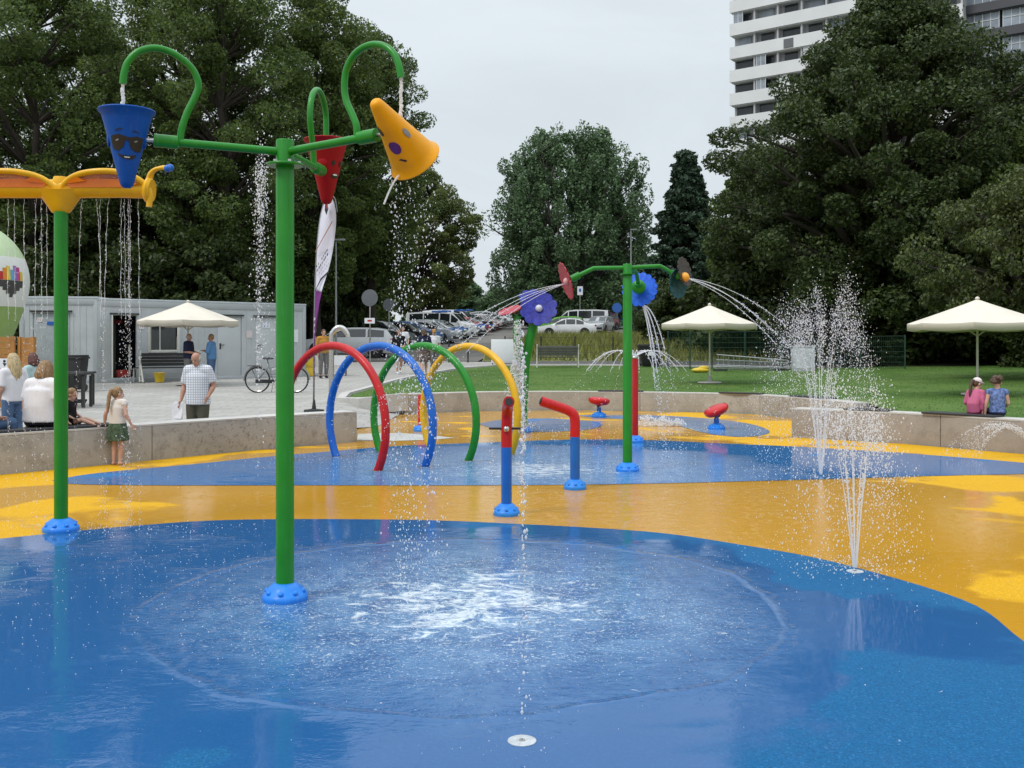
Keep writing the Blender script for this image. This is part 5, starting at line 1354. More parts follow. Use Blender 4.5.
# ------------------------------------------------------------------ vehicles
M_tyre = pm('car_tyre', (.014, .014, .014), .8); M_rim = pm('car_rim', (.35, .36, .37), .35, .1, 10, metal=.6)
M_cglass = pm('car_glass', (.015, .018, .02), .05, .2, 2, spec=.9); M_trim = pm('black_trim', (.015, .015, .016), .6)
M_hl = pm('headlight_glass', (.6, .62, .64), .1, .05, 10, spec=.8); M_tl = pm('tail_light_red', (.35, .01, .01), .2, .05, 10)
M_plate = pm('plate_white', (.7, .7, .7), .5)
KIND = {  # x, top z ; belt ; half width; glass spans
 'hatch': dict(w=.87, belt=.92, top=[(-2.0, .62), (-1.97, .95), (-1.72, 1.36), (-1.2, 1.47), (-.2, 1.49), (.45, 1.40), (1.12, .98), (1.8, .84), (2.0, .62)], side=[(-1.55, -.80), (-.72, .05), (.12, .92)], ws=(.45, 1.12), rw=(-1.97, -1.72), wb=(-1.28, 1.27), r=.31),
 'estate': dict(w=.9, belt=.95, top=[(-2.3, .62), (-2.28, .98), (-2.0, 1.36), (-1.5, 1.45), (-.2, 1.48), (.5, 1.40), (1.25, 1.0), (2.1, .86), (2.32, .62)], side=[(-1.85, -1.05), (-.95, -.05), (.03, .98)], ws=(.5, 1.25), rw=(-2.28, -2.0), wb=(-1.42, 1.42), r=.33),
 'sedan': dict(w=.88, belt=.92, top=[(-2.25, .62), (-2.2, .98), (-1.62, 1.04), (-.95, 1.40), (-.2, 1.45), (.4, 1.38), (1.1, .98), (2.0, .82), (2.22, .6)], side=[(-1.28, -.72), (-.64, .05), (.12, .9)], ws=(.4, 1.1), rw=(-1.62, -.95), wb=(-1.35, 1.35), r=.31),
 'suv': dict(w=.92, belt=1.02, top=[(-2.2, .7), (-2.18, 1.05), (-1.9, 1.58), (-1.3, 1.68), (-.1, 1.69), (.55, 1.60), (1.2, 1.12), (1.95, .98), (2.2, .7)], side=[(-1.75, -.95), (-.86, .02), (.10, .98)], ws=(.55, 1.2), rw=(-2.18, -1.9), wb=(-1.35, 1.35), r=.35),
 'van': dict(w=.96, belt=1.12, top=[(-2.55, .7), (-2.53, 1.3), (-2.48, 1.9), (-1.5, 1.97), (.5, 1.97), (1.15, 1.88), (1.85, 1.22), (2.4, 1.0), (2.55, .7)], side=[(-2.2, -1.15), (-1.05, .1), (.2, .95), (1.05, 1.6)], ws=(1.15, 1.85), rw=(-2.53, -2.48), wb=(-1.5, 1.6), r=.34),
 'cargo': dict(w=.96, belt=1.12, top=[(-2.5, .7), (-2.48, 1.3), (-2.43, 1.95), (-1.5, 2.02), (.5, 2.02), (1.15, 1.9), (1.85, 1.22), (2.4, 1.0), (2.55, .7)], side=[(.45, 1.0), (1.07, 1.6)], ws=(1.15, 1.85), rw=(-2.48, -2.43), wb=(-1.5, 1.6), r=.34)}
def car(kind, label, loc, rz, paint, roof=None, stripe=None, group=None, roofbar=None):
    k = KIND[kind]; xs = [p[0] for p in k['top']]; zs = [p[1] for p in k['top']]; Wd = k['w']; bl = k['belt']
    t_ = thing('parked_car' if kind in ('hatch', 'sedan', 'suv', 'estate') else 'parked_van', label, 'car' if kind in ('hatch', 'sedan', 'suv', 'estate') else 'van', loc, rz, group)
    def sec(x):
        top = interp(x, xs, zs); e = min(x - xs[0], xs[-1] - x); nar = Wd * (1 - .10 * max(0, 1 - e / .5) ** 2)
        b_ = min(bl, top - .03); up = max(0, top - bl); wt = nar - .05 - up * (.28 if kind in ('hatch', 'sedan', 'suv', 'estate') else .12)
        return [Vector((x, 0, .20)), Vector((x, nar * .88, .20)), Vector((x, nar - .02, .34)), Vector((x, nar, .62)), Vector((x, nar - .03, b_)), Vector((x, wt, top - .035)), Vector((x, wt * .75, top)), Vector((x, 0, top + .012))]
    st = sorted(set(xs + [x for s in k['side'] for x in s] + list(np.linspace(xs[0], xs[-1], 13)))); m = MB(); vs = []; n = 15
    for x in st:
        s = sec(x); vs += s + [Vector((p.x, -p.y, p.z)) for p in s[-2:0:-1]]
    n = 14; fs = [(i * n + j, i * n + (j + 1) % n, (i + 1) * n + (j + 1) % n, (i + 1) * n + j) for i in range(len(st) - 1) for j in range(n)]
    fs += [tuple(range(n)), tuple((len(st) - 1) * n + j for j in range(n))]
    m.add(vs, fs); m.build('body', paint, t_, smooth_deg=32)
    def quad(name, c, mat=M_cglass, off=.006, par=None):
        m = MB(); nn = (c[1] - c[0]).cross(c[3] - c[0]).normalized(); cen = sum(c, Vector()) / 4
        if nn.dot(cen - Vector((0, 0, .8))) < 0: nn = -nn
        m.prism([p + nn * off for p in c], -nn * (off + .01)); return m.build(name, mat, par or t_, smooth_deg=0)
    for s in (1, -1):
        for x0, x1 in k['side']:
            a, b = sec(x0), sec(x1); c = [a[4].lerp(a[5], .08), b[4].lerp(b[5], .08), b[4].lerp(b[5], .9), a[4].lerp(a[5], .9)]
            quad('side_window', [Vector((p.x, p.y * s, p.z)) for p in c])
        for X in k['wb']:
            Mx = Matrix.Rotation(PI / 2, 3, 'X'); nar = sec(X)[3].y
            m = MB(); m.lathe([(0, -.01), (k['r'] + .07, -.01), (k['r'] + .07, .008), (0, .008)], 22, M=Mx, off=(X, s * (nar - .005), k['r'] + .02)); m.build('wheel_arch', M_trim, t_)
            m = MB(); m.lathe([(k['r'] * .62, -.10), (k['r'] * .95, -.10), (k['r'], -.07), (k['r'], .07), (k['r'] * .95, .10), (k['r'] * .62, .10)], 22, M=Mx, off=(X, s * (nar - .07), k['r'])); w_ = m.build('wheel', M_tyre, t_)
            m = MB(); m.lathe([(0, -.085), (k['r'] * .6, -.09), (k['r'] * .64, -.06), (k['r'] * .64, .06), (k['r'] * .6, .09), (0, .085)], 18, M=Mx, off=(X, s * (nar - .07), k['r']))
            for q in range(5):
                a = 2 * PI * q / 5; m.box((X + math.cos(a) * k['r'] * .34, s * (nar + .022), k['r'] + math.sin(a) * k['r'] * .34), (k['r'] * .5, .02, .05), rot=Matrix.Rotation(-a, 3, 'Y'))
            m.build('rim', M_rim, w_)
        fx = xs[-1]; f = sec(fx - .10); m = MB(); m.ball((fx - .09, s * (f[3].y - .2), .72 if kind not in ('van', 'cargo') else .86), (.10, .17, .075), 10, 8); m.build('headlight', M_hl, t_)
        rx_ = xs[0]; m = MB(); m.ball((rx_ + .09, s * (sec(rx_ + .1)[3].y - .12), .86 if kind in ('hatch', 'sedan', 'suv', 'estate') else 1.05), (.10, .13, .09 if kind not in ('van', 'cargo') else .24), 10, 8); m.build('tail_light', M_tl, t_)
        m = MB(); m.ball((k['ws'][1] - .25, s * (Wd + .07), bl + .06), (.06, .09, .06), 8, 6); m.build('mirror', paint, t_)
    for nm, (x0, x1) in (('windscreen', k['ws']), ('rear_window', k['rw'])):
        a, b = sec(x0), sec(x1); p, q = (a, b)
        lo, hi = (b, a) if nm == 'windscreen' else (a, b)
        c = [hi[5].lerp(lo[5], .06), hi[5].lerp(lo[5], .9)]; c = [c[0], c[1], Vector((c[1].x, -c[1].y, c[1].z)), Vector((c[0].x, -c[0].y, c[0].z))]
        for v in c: v.y *= .93; v.z += .03
        quad(nm, c, off=.012)
    for X, nm in ((xs[-1], 'front_bumper'), (xs[0], 'rear_bumper')):
        m = MB(); m.box((X - .06 * (1 if X > 0 else -1), 0, .38), (.16, Wd * 1.62, .2)); b_ = m.build(nm, M_trim, t_, bevel=.03)
        m = MB(); m.box((X + .03 * (1 if X > 0 else -1), 0, .48), (.02, .5, .11)); m.build('number_plate', M_plate, b_)
    if stripe:
        for s in (1, -1):
            m = MB(); a = Wd; m.box((-.1, s * (a + .002), .80), (4.3, .012, .16)); m.build('side_stripe', stripe, t_)
    if roofbar:
        m = MB(); m.box((.4, 0, 2.03), (.3, 1.2, .12)); m.build('light_bar', roofbar, t_, bevel=.03)
    return t_
def paint(n, c): return pm('paint_' + n, c, .3, .04, 2, coat=.6)
PW, PS, PB, PD, PR, PO, PG = paint('white', (.66, .67, .68)), paint('silver', (.36, .38, .40)), paint('black', (.012, .013, .015)), paint('dark_grey', (.05, .055, .06)), paint('red', (.30, .018, .018)), paint('orange', (.50, .12, .02)), paint('green', (.10, .36, .03))
PG2 = paint('grey_green', (.14, .18, .16))
PM, PBL = paint('maroon', (.16, .012, .02)), paint('blue', (.02, .10, .30))
car('estate', 'white estate car parked side on behind the steel hook pipe, tail to the right', (-8.15, 50, T(50)), R(180), PW)
row = [('suv', PD, 57.5, 'dark grey people carrier parked behind the white estate car', 413), ('hatch', PB, 61, 'black hatchback parked behind the walking couple', 432), ('hatch', PS, 65, 'silver hatchback parked right of the walking couple', 457), ('hatch', PW, 68.5, 'pale silver hatchback parked in front of the police van', 459),
       ('van', PW, 73.5, 'white police van with a blue side stripe and roof light', 474), ('hatch', PD, 77.5, 'dark hatchback parked between the police van and the red car', 478), ('hatch', PR, 81.5, 'red hatchback nose out beyond the police van', 489), ('cargo', PW, 85.5, 'white windowless van rising behind the red hatchback', 480), ('hatch', PS, 89.5, 'silver hatchback parked beyond the white windowless van', 494),
       ('sedan', PD, 93, 'dark saloon parked just before the orange car', 497), ('hatch', PO, 97, 'orange hatchback far along the parked row', 502), ('hatch', PB, 101, 'black hatchback parked just beyond the orange car', 504), ('suv', PS, 105.5, 'silver off roader near the far end of the parked row', 509), ('hatch', PB, 110, 'black hatchback near the far end of the row', 512), ('sedan', PW, 115, 'white saloon at the far end of the parked row', 515), ('hatch', PD, 120, 'last grey hatchback at the far end of the parked row', 518)]
row += [('hatch', PBL, 63, 'dark blue hatchback squeezed behind the silver one at the head of the row', 440), ('hatch', PG2, 71, 'grey green hatchback just in front of the police van', 464), ('hatch', PW, 79.5, 'white hatchback just beyond the dark one past the police van', 483), ('suv', PB, 87.5, 'black off roader just beyond the white windowless van', 492), ('hatch', PR, 91.2, 'second red hatchback, close before the dark saloon', 497), ('hatch', PW, 95, 'white hatchback just before the orange car', 500), ('hatch', PS, 99, 'pale hatchback right beyond the orange car', 504), ('sedan', PS, 125, 'silver saloon beyond the last grey hatchback', 521)]
for kd, pt, Y, lab, nose in row:
    half = {'van': 2.5, 'cargo': 2.5, 'suv': 2.2, 'sedan': 2.2, 'hatch': 2.0}[kd]
    nx_ = (nose - 512) / F * Y
    car(kd, lab, (nx_ - half * .97, Y + .5, T(Y)), R(-16), pt, stripe=M_sign_b if 'police' in lab else None, roofbar=M_sign_b if 'police' in lab else None, group='cars parked in a row along the lane')
for kd, pt, px, Y, rz, lab in (('sedan', PW, 567, 77, 176, 'white saloon parked side on above the meadow bank'), ('hatch', PG, 561, 83, 172, 'bright green car parked behind the white saloon'), ('van', PW, 581, 89, 168, 'white minibus with dark windows behind the green car'), ('suv', PM, 602, 94, -120, 'dark red people carrier right of the white minibus'), ('hatch', PS, 600, 86, -110, 'silver hatchback parked nose in beside the white minibus'), ('cargo', PBL, 621, 101, -100, 'blue van half hidden behind the flower wheel post')):
    car(kd, lab, ((px - 512) / F * Y, Y, T(Y)), R(rz), pt, group='cars parked above the meadow bank')
# ------------------------------------------------------------------ people
def loft(m, pts, rx, ry, side, seg=18):
    """elliptical tube: pts spine, rx across (along side), ry depth"""
    pts = [Vector(p) for p in pts]; n = len(pts); vs = []
    for i, p in enumerate(pts):
        d = (pts[min(i + 1, n - 1)] - pts[max(i - 1, 0)]).normalized()
        s = Vector(side); s = (s - d * s.dot(d)).normalized(); f = d.cross(s)
        for k in range(seg):
            a = 2 * PI * k / seg; vs.append(p + s * rx[i] * math.cos(a) + f * ry[i] * math.sin(a))
    fs = [(i * seg + k, i * seg + (k + 1) % seg, (i + 1) * seg + (k + 1) % seg, (i + 1) * seg + k) for i in range(n - 1) for k in range(seg)]
    fs += [tuple(range(seg - 1, -1, -1)), tuple((n - 1) * seg + k for k in range(seg))]
    m.add(vs, fs)
def limb(m, pts, rad):
    m.tube(pts, rad, 12)
    for p, r in zip(pts, rad): m.ball(p, r, 12, 8)
def fuse(m, name, mats, parent, voxel=.013, sm=6):
    """merge overlapping shapes into one continuous smooth surface"""
    o = m.build('tmp', mats, None, smooth_deg=0)
    r = o.modifiers.new('r', 'REMESH'); r.mode = 'VOXEL'; r.voxel_size = voxel; r.use_smooth_shade = True
    s = o.modifiers.new('s', 'SMOOTH'); s.iterations = sm; s.factor = .5
    dg = bpy.context.evaluated_depsgraph_get(); dg.update()
    me = bpy.data.meshes.new_from_object(o.evaluated_get(dg)); me.name = name
    bpy.data.objects.remove(o)
    me.materials.clear(); me.materials.append(mats); me.shade_smooth()
    return link(name, me, parent)
SKIN = pm('skin', (.50, .29, .21), .55, .08, 12); SKIN_T = pm('tanned_skin', (.42, .22, .15), .55, .08, 12)
M_eye = pm('eye_dark', (.02, .015, .012), .3); M_lip = pm('lip', (.36, .12, .10), .5)

def person(label, loc, rz, H, J=None, top=None, bottom=None, shoes=None, hair=None, skin=SKIN, build=1.0, head=1.0, top_len=.90, sleeve=.45, bot='trousers', bot_len=.12, hat=None, group=None, child=False, hands=True, zbase=0.0):
    """joints are in metres for a 1.75 m figure facing +Y, right hand at +X"""
    D = dict(pel=(0, 0, .94), wai=(0, 0, 1.10), che=(0, .0, 1.32), nec=(0, -.01, 1.47), hea=(0, .02, 1.62),
             shR=(.185, 0, 1.42), elR=(.235, -.02, 1.13), wrR=(.235, .06, .89), shL=(-.185, 0, 1.42), elL=(-.235, -.02, 1.13), wrL=(-.235, .06, .89),
             hiR=(.09, 0, .92), knR=(.105, .02, .50), anR=(.11, -.02, .09), hiL=(-.09, 0, .92), knL=(-.105, .02, .50), anL=(-.11, -.02, .09), face=(0, 1, 0))
    if J: D.update(J)
    s = H / 1.75; fd = Vector(D.pop('face')).normalized()
    D = {k: Vector(v) * s for k, v in D.items()}
    t_ = thing('person', label, 'person', loc, rz, group)
    lat = (D['shR'] - D['shL']).normalized(); plat = (D['hiR'] - D['hiL']).normalized()
    hs = s * head; b = build * s
    m = MB()
    spine = [D['pel'] - (D['wai'] - D['pel']) * .35, D['pel'], D['wai'], D['che'], D['nec'] - (D['nec'] - D['che']) * .25, D['nec']]
    loft(m, spine, [.13 * b, .165 * b, .142 * b, .168 * b, .12 * s, .058 * s], [.10 * b, .118 * b, .105 * b, .115 * b, .075 * s, .056 * s], lat)
    limb(m, [D['nec'] - Vector((0, 0, .03 * s)), D['nec'].lerp(D['hea'], .6)], [.056 * hs, .05 * hs])
    up = (D['hea'] - D['nec']).normalized(); hr = fd.cross(up).normalized()
    fw = up.cross(hr).normalized()
    Mh = Matrix((hr, fw, up)).transposed(); hc = D['hea']
    def hp(x, y, z): return hc + Mh @ Vector((x, y, z)) * hs
    m.ball(hp(0, -.008, .03), (.074 * hs, .092 * hs, .095 * hs), 20, 14, M=Mh)
    m.ball(hp(0, .025, -.045), (.052 * hs, .062 * hs, .068 * hs), 16, 10, M=Mh)
    m.ball(hp(0, .095, -.012), (.014 * hs, .024 * hs, .026 * hs), 8, 6, M=Mh)
    for q in (-1, 1): m.ball(hp(q * .077, -.005, -.005), (.012 * hs, .022 * hs, .034 * hs), 8, 6, M=Mh)
    for q in 'RL':
        sh, el, wr = D['sh' + q], D['el' + q], D['wr' + q]
        limb(m, [sh, sh.lerp(el, .4), el, el.lerp(wr, .35), wr], [.056 * b, .05 * b, .040 * b, .040 * b, .027 * s])
        d = (wr - el).normalized(); side = lat * (1 if q == 'R' else -1); inw = (fw - d * fw.dot(d)); inw = inw.normalized() if inw.length > .2 else Vector((0, 0, 1))
        pal = d.cross(inw).normalized()
        c = wr + d * .05 * s
        m.ball(c, (.022 * s, .04 * s, .052 * s), 10, 8, M=Matrix((pal, inw, d)).transposed())
        if hands:
            for k, (o_, ln) in enumerate(((-.030, .058), (-.010, .07), (.010, .076), (.030, .068))):
                p0 = wr + d * .085 * s + inw * o_ * s; p1 = p0 + d * ln * .55 * s + pal * (.006 * s); p2 = p1 + (d * .75 + pal * .5 * (1 if q == 'R' else -1)) * ln * .5 * s
                m.tube([p0 - d * .02 * s, p0, p1, p2], [.0105 * s, .010 * s, .0095 * s, .008 * s], 6)
            p0 = wr + d * .03 * s + inw * .034 * s; m.tube([p0, p0 + (d * .6 + inw * .7) * .04 * s, p0 + (d * .95 + inw * .5) * .075 * s], [.013 * s, .012 * s, .009 * s], 6)
        hi, kn, an = D['hi' + q], D['kn' + q], D['an' + q]
        limb(m, [hi, hi.lerp(kn, .4), kn, kn.lerp(an, .3), an], [.088 * b, .078 * b, .054 * b, .055 * b, .036 * s])
        toe = D['toe' + q] if 'toe' + q in D else an + (Vector((0, .15, -.06)) * s)
        m.ball(an + Vector((0, -.02, -.045)) * s, (.034 * s, .045 * s, .036 * s), 10, 8); limb(m, [an + Vector((0, .0, -.045)) * s, an.lerp(toe, .75) + Vector((0, 0, -.012 * s)), toe], [.036 * s, .034 * s, .022 * s])
    vox = .011 * max(.6, s)
    fuse(m, 'body', skin, t_, vox, 3)
    # face
    for q in (-1, 1):
        e = MB(); e.ball(hp(q * .030, .080, .012), (.011 * hs, .010 * hs, .007 * hs), 10, 8, M=Mh); e.build('eye', M_eye, t_)
    e = MB(); e.ball(hp(0, .080, -.062), (.022 * hs, .008 * hs, .006 * hs), 10, 6, M=Mh); e.build('mouth', M_lip, t_)
    # clothes
    if top:
        c = MB(); g = .020 * s
        hem = D['pel'] + (D['pel'] - D['wai']) * ((.94 - top_len) / .16) if top_len < .94 else D['pel'].lerp(D['wai'], (top_len - .94) / .16)
        pts = [hem, hem.lerp(D['wai'], .5), D['wai'], D['wai'].lerp(D['che'], .55), D['che'], D['nec'] - (D['nec'] - D['che']) * .28, D['nec'] - (D['nec'] - D['che']) * .06]
        loft(c, pts, [.172 * b + g, .165 * b + g, .152 * b + g * 1.2, .162 * b + g, .168 * b + g, .128 * s + g, .062 * s + g], [.122 * b + g, .118 * b + g * 1.2, .115 * b + g * 1.4, .115 * b + g * 1.2, .116 * b + g, .08 * s + g, .056 * s + g * .8], lat, 22)
        for q in 'RL':
            sh, el, wr = D['sh' + q], D['el' + q], D['wr' + q]
            P = [sh - (sh - el) * -.0]; L1 = (el - sh).length; L2 = (wr - el).length; ln = sleeve * (L1 + L2)
            if ln <= L1: P = [sh, sh.lerp(el, ln / L1 * .5), sh.lerp(el, ln / L1)]; Rr = [.062 * b + g * .6, .060 * b + g * .7, .056 * b + g * .9]
            else: P = [sh, sh.lerp(el, .5), el, el.lerp(wr, (ln - L1) / L2)]; Rr = [.062 * b + g * .6, .056 * b + g * .7, .046 * b + g * .7, .034 * b + g * .6]
            c.tube(P, Rr, 12); 
            for p, r in zip(P[:-1], Rr[:-1]): c.ball(p, r, 12, 8)
            c.ball(sh.lerp(D['nec'], .35), .06 * b + g * .4, 12, 8)
        c.tube([D['shR'], D['shR'].lerp(D['shL'], .25) - Vector((0, 0, .01)) * s, D['shR'].lerp(D['shL'], .75) - Vector((0, 0, .01)) * s, D['shL']], [.064 * b + g * .6, .085 * b + g * .5, .085 * b + g * .5, .064 * b + g * .6], 12)
        sh_ = fuse(c, 'shirt', top, t_, vox * 1.15, 12)
    if bottom:
        c = MB(); g = .016 * s
        if bot == 'skirt':
            lo = D['pel'].lerp((D['knR'] + D['knL']) / 2, bot_len)
            loft(c, [lo, D['pel'].lerp(lo, .5), D['pel'], D['pel'].lerp(D['wai'], .45)], [.25 * b, .225 * b, .18 * b + g, .15 * b + g], [.19 * b, .17 * b, .128 * b + g, .112 * b + g], plat)
        else:
            loft(c, [D['pel'] - (D['wai'] - D['pel']) * .5, D['pel'], D['pel'].lerp(D['wai'], .55)], [.14 * b + g, .170 * b + g, .152 * b + g], [.11 * b + g, .122 * b + g, .108 * b + g], plat)
            for q in 'RL':
                hi, kn, an = D['hi' + q], D['kn' + q], D['an' + q]
                if bot == 'shorts': P = [hi, hi.lerp(kn, bot_len * .5), hi.lerp(kn, bot_len)]; Rr = [.094 * b + g, .092 * b + g, .088 * b + g]
                else: P = [hi, hi.lerp(kn, .45), kn, kn.lerp(an, .5), kn.lerp(an, 1 - bot_len)]; Rr = [.092 * b + g, .082 * b + g, .062 * b + g, .056 * b + g, .05 * b + g]
                c.tube(P, Rr, 12)
                for p, r in zip(P[:-1], Rr[:-1]): c.ball(p, r, 12, 8)
        fuse(c, {'skirt': 'skirt', 'shorts': 'shorts', 'trousers': 'trousers'}[bot], bottom, t_, vox * 1.15, 3)
    if shoes:
        for q in 'RL':
            an = D['an' + q]; toe = D['toe' + q] if 'toe' + q in D else an + (Vector((0, .15, -.06)) * s)
            c = MB(); c.ball(an + Vector((0, -.02, -.04)) * s, (.045 * s, .055 * s, .05 * s), 12, 8); limb(c, [an + Vector((0, 0, -.045)) * s, toe.lerp(an, .25) + Vector((0, 0, -.01 * s)), toe], [.046 * s, .044 * s, .032 * s]); fuse(c, 'shoe', shoes, t_, vox, 2)
    if hair:
        c = MB(); st = hair[0]; hm = hair[1]
        if st != 'bald':
            c.ball(hp(0, -.022, .045), (.084 * hs, .094 * hs, .096 * hs), 20, 14, M=Mh)
        if st == 'bald':
            for q in (-1, 1): c.ball(hp(q * .066, -.025, .005), (.026 * hs, .055 * hs, .05 * hs), 12, 8, M=Mh)
            c.ball(hp(0, -.085, .0), (.055 * hs, .024 * hs, .05 * hs), 12, 8, M=Mh)
        elif st == 'short': c.ball(hp(0, -.05, -.01), (.072 * hs, .055 * hs, .06 * hs), 14, 10, M=Mh)
        elif st == 'pony':
            c.ball(hp(0, -.05, .0), (.074 * hs, .056 * hs, .07 * hs), 14, 10, M=Mh)
            c.tube([hp(0, -.09, .06), hp(0, -.135, .05), hp(.0, -.15, -.05), hp(.0, -.145, -.17), hp(.0, -.135, -.27), hp(0, -.13, -.33)], [.03 * hs, .036 * hs, .036 * hs, .034 * hs, .026 * hs, .008 * hs], 10)
        elif st in ('long', 'bob'):
            ln = .30 if st == 'long' else .14
            rnd = random.Random(8)
            for q in np.linspace(-1, 1, 19):
                a = q * 1.75 + rnd.uniform(-.05, .05); ln = (.30 if st == 'long' else .09) * rnd.uniform(.7, 1.1); q_ = rnd.uniform(.94, 1.10); x = math.sin(a); y = -math.cos(a)
                c.tube([hp(.040 * x, .045 * y - .02, .125), hp(.074 * x * q_, .082 * y * q_ - .015, .06), hp(.092 * x * q_, .096 * y * q_ - .015, -.02), hp(.104 * x * q_, .094 * y * q_ - .02, -.08), hp(.092 * x * q_, .088 * y * q_ - .025, -.08 - ln * .6), hp(.07 * x, .066 * y - .02, -.08 - ln * (1 - .12 * abs(q)))], [.018 * hs, .024 * hs, .025 * hs, .026 * hs, .022 * hs, .007 * hs], 8)
        elif st == 'curly':
            rnd = random.Random(3)
            for k in range(46):
                a = rnd.uniform(0, 2 * PI); e = rnd.uniform(-.35, 1.2); y = math.cos(e) * math.cos(a)
                if y > .45 and e < .7: continue
                c.ball(hp(.104 * math.cos(e) * math.sin(a), .108 * y - .025, .03 + .105 * math.sin(e)), .036 * hs * rnd.uniform(.8, 1.2), 8, 6)
        fuse(c, 'hair', hm, t_, .010 * hs, 1)
    if hat:
        c = MB(); c.ball(hp(0, -.015, .07), (.092 * hs, .102 * hs, .082 * hs), 18, 12, M=Mh)
        c.ball(hp(0, .10, .055), (.07 * hs, .065 * hs, .012 * hs), 14, 8, M=Mh)
        fuse(c, 'cap', hat, t_, .011 * hs, 2)
    return t_, D, hp
def cloth(n, c, v=.12, sc=9): return pm('cloth_' + n, c, .85, v, sc, .15, 40, spec=.2)
def hair_mat(name, col):
    m, t, p, o = nt(name); co = N(t, 'ShaderNodeTexCoord').outputs['Object']
    mp = N(t, 'ShaderNodeMapping'); mp.inputs['Scale'].default_value = (1, 1, .12); LK(t, co, mp.inputs['Vector'])
    f = noise(t, mp.outputs[0], 90, 4, .7, .6); LK(t, mixc(t, mapr(t, f, .3, .7), c4(tuple(x * .45 for x in col)), c4(tuple(min(1, x * 1.35) for x in col))), p.inputs['Base Color']); p.inputs['Roughness'].default_value = .5
    b = N(t, 'ShaderNodeBump'); b.inputs['Strength'].default_value = .7; b.inputs['Distance'].default_value = .012; LK(t, f, b.inputs['Height']); LK(t, b.outputs[0], p.inputs['Normal']); return m
H_blond = hair_mat('hair_blond', (.42, .27, .11)); H_dblond = hair_mat('hair_dark_blond', (.26, .15, .06)); H_brown = hair_mat('hair_brown', (.07, .035, .018))
H_red = hair_mat('hair_red_brown', (.10, .03, .02)); H_grey = hair_mat('hair_grey', (.45, .43, .40)); H_light = hair_mat('hair_light_blond', (.50, .38, .20))
C_white = cloth('white', (.66, .65, .68), .05); C_navy = cloth('navy', (.018, .022, .05)); C_jean = cloth('jeans', (.07, .12, .22)); C_denim = cloth('denim', (.025, .05, .12)); C_black = cloth('black', (.012, .012, .014))
C_blue = cloth('mid_blue', (.09, .20, .38)); C_olive = cloth('olive_trousers', (.075, .072, .055)); C_green = cloth('dark_green_print', (.055, .085, .05), .7, 18); C_cream = cloth('cream', (.62, .57, .52), .05)
C_teal = cloth('pale_teal', (.36, .50, .50)); C_pink = cloth('pink', (.48, .12, .22)); C_plum = cloth('plum', (.20, .015, .07)); C_bluep = cloth('blue_print', (.11, .16, .33), .75, 26); C_cap = cloth('pale_pink_cap', (.70, .62, .62)); C_must = cloth('mustard', (.42, .21, .04)); C_grey = cloth('grey_trousers', (.16, .155, .15)); C_skirt = cloth('patterned_skirt', (.14, .10, .09), .9, 20)
def check_mat():
    m, t, p, o = nt('checked_shirt'); co = N(t, 'ShaderNodeTexCoord').outputs['Object']; sp = N(t, 'ShaderNodeSeparateXYZ'); LK(t, co, sp.inputs[0])
    def line(v, w_): return mapr(t, math_n(t, 'ABSOLUTE', math_n(t, 'SUBTRACT', math_n(t, 'FRACT', math_n(t, 'MULTIPLY', v, 23)), .5)), w_, w_ + .06, 1, 0)
    hx = math_n(t, 'ADD', sp.outputs[0], math_n(t, 'MULTIPLY', sp.outputs[1], .6))
    f = math_n(t, 'MAXIMUM', line(hx, .12), line(sp.outputs[2], .12))
    LK(t, mixc(t, math_n(t, 'MULTIPLY', f, .75), c4((.66, .67, .70)), c4((.25, .28, .36))), p.inputs['Base Color']); p.inputs['Roughness'].default_value = .85; return m
C_check = check_mat()
def GX(px, Y): return (px - 512) / F * Y

# girl at the wall, seen from behind
person('little girl with ponytail, white top and dark green skirt standing by the wall', (GX(117.5, 13.75), 13.75, 0), R(-18), 1.06,
       dict(elR=(.28, -.06, 1.15), wrR=(.36, .02, .93), elL=(-.28, -.06, 1.15), wrL=(-.35, .0, .93), knR=(.09, .02, .5), anR=(.085, -.02, .09), knL=(-.09, .02, .5), anL=(-.085, -.02, .09), face=(.45, .9, -.05), hea=(0, .02, 1.60)), C_cream, C_green, None, ('pony', H_dblond), head=1.30, bot='skirt', bot_len=.86, sleeve=.12, top_len=.93, child=True, build=1.12)
# old man walking with papers
o_, D, hp = person('grey haired man in a checked shirt looking down and carrying white papers', (GX(198, 17.7), 17.7, -.20), R(172), 1.74,
       dict(hea=(0, .08, 1.60), nec=(0, .02, 1.46), face=(.1, .8, -.75), elR=(.27, -.03, 1.13), wrR=(.29, .06, .88), elL=(-.27, -.06, 1.14), wrL=(-.22, .06, .95)), C_check, C_olive, C_black, ('bald', H_grey), SKIN_T, build=1.22, sleeve=.45, top_len=.80)
m = MB()
for k in range(3): m.box((.33 + .012 * k, .08, .70 - .02 * k), (.006, .24, .30), rot=Matrix.Rotation(R(62 + 5 * k), 3, 'Z') @ Matrix.Rotation(R(6 * k - 8), 3, 'Y'))
pp = m.build('paper_bundle', C_white, None); pp.location = o_.location; pp.rotation_euler = o_.rotation_euler; tag(pp, 'bundle of white papers held by the man in the checked shirt', 'papers')
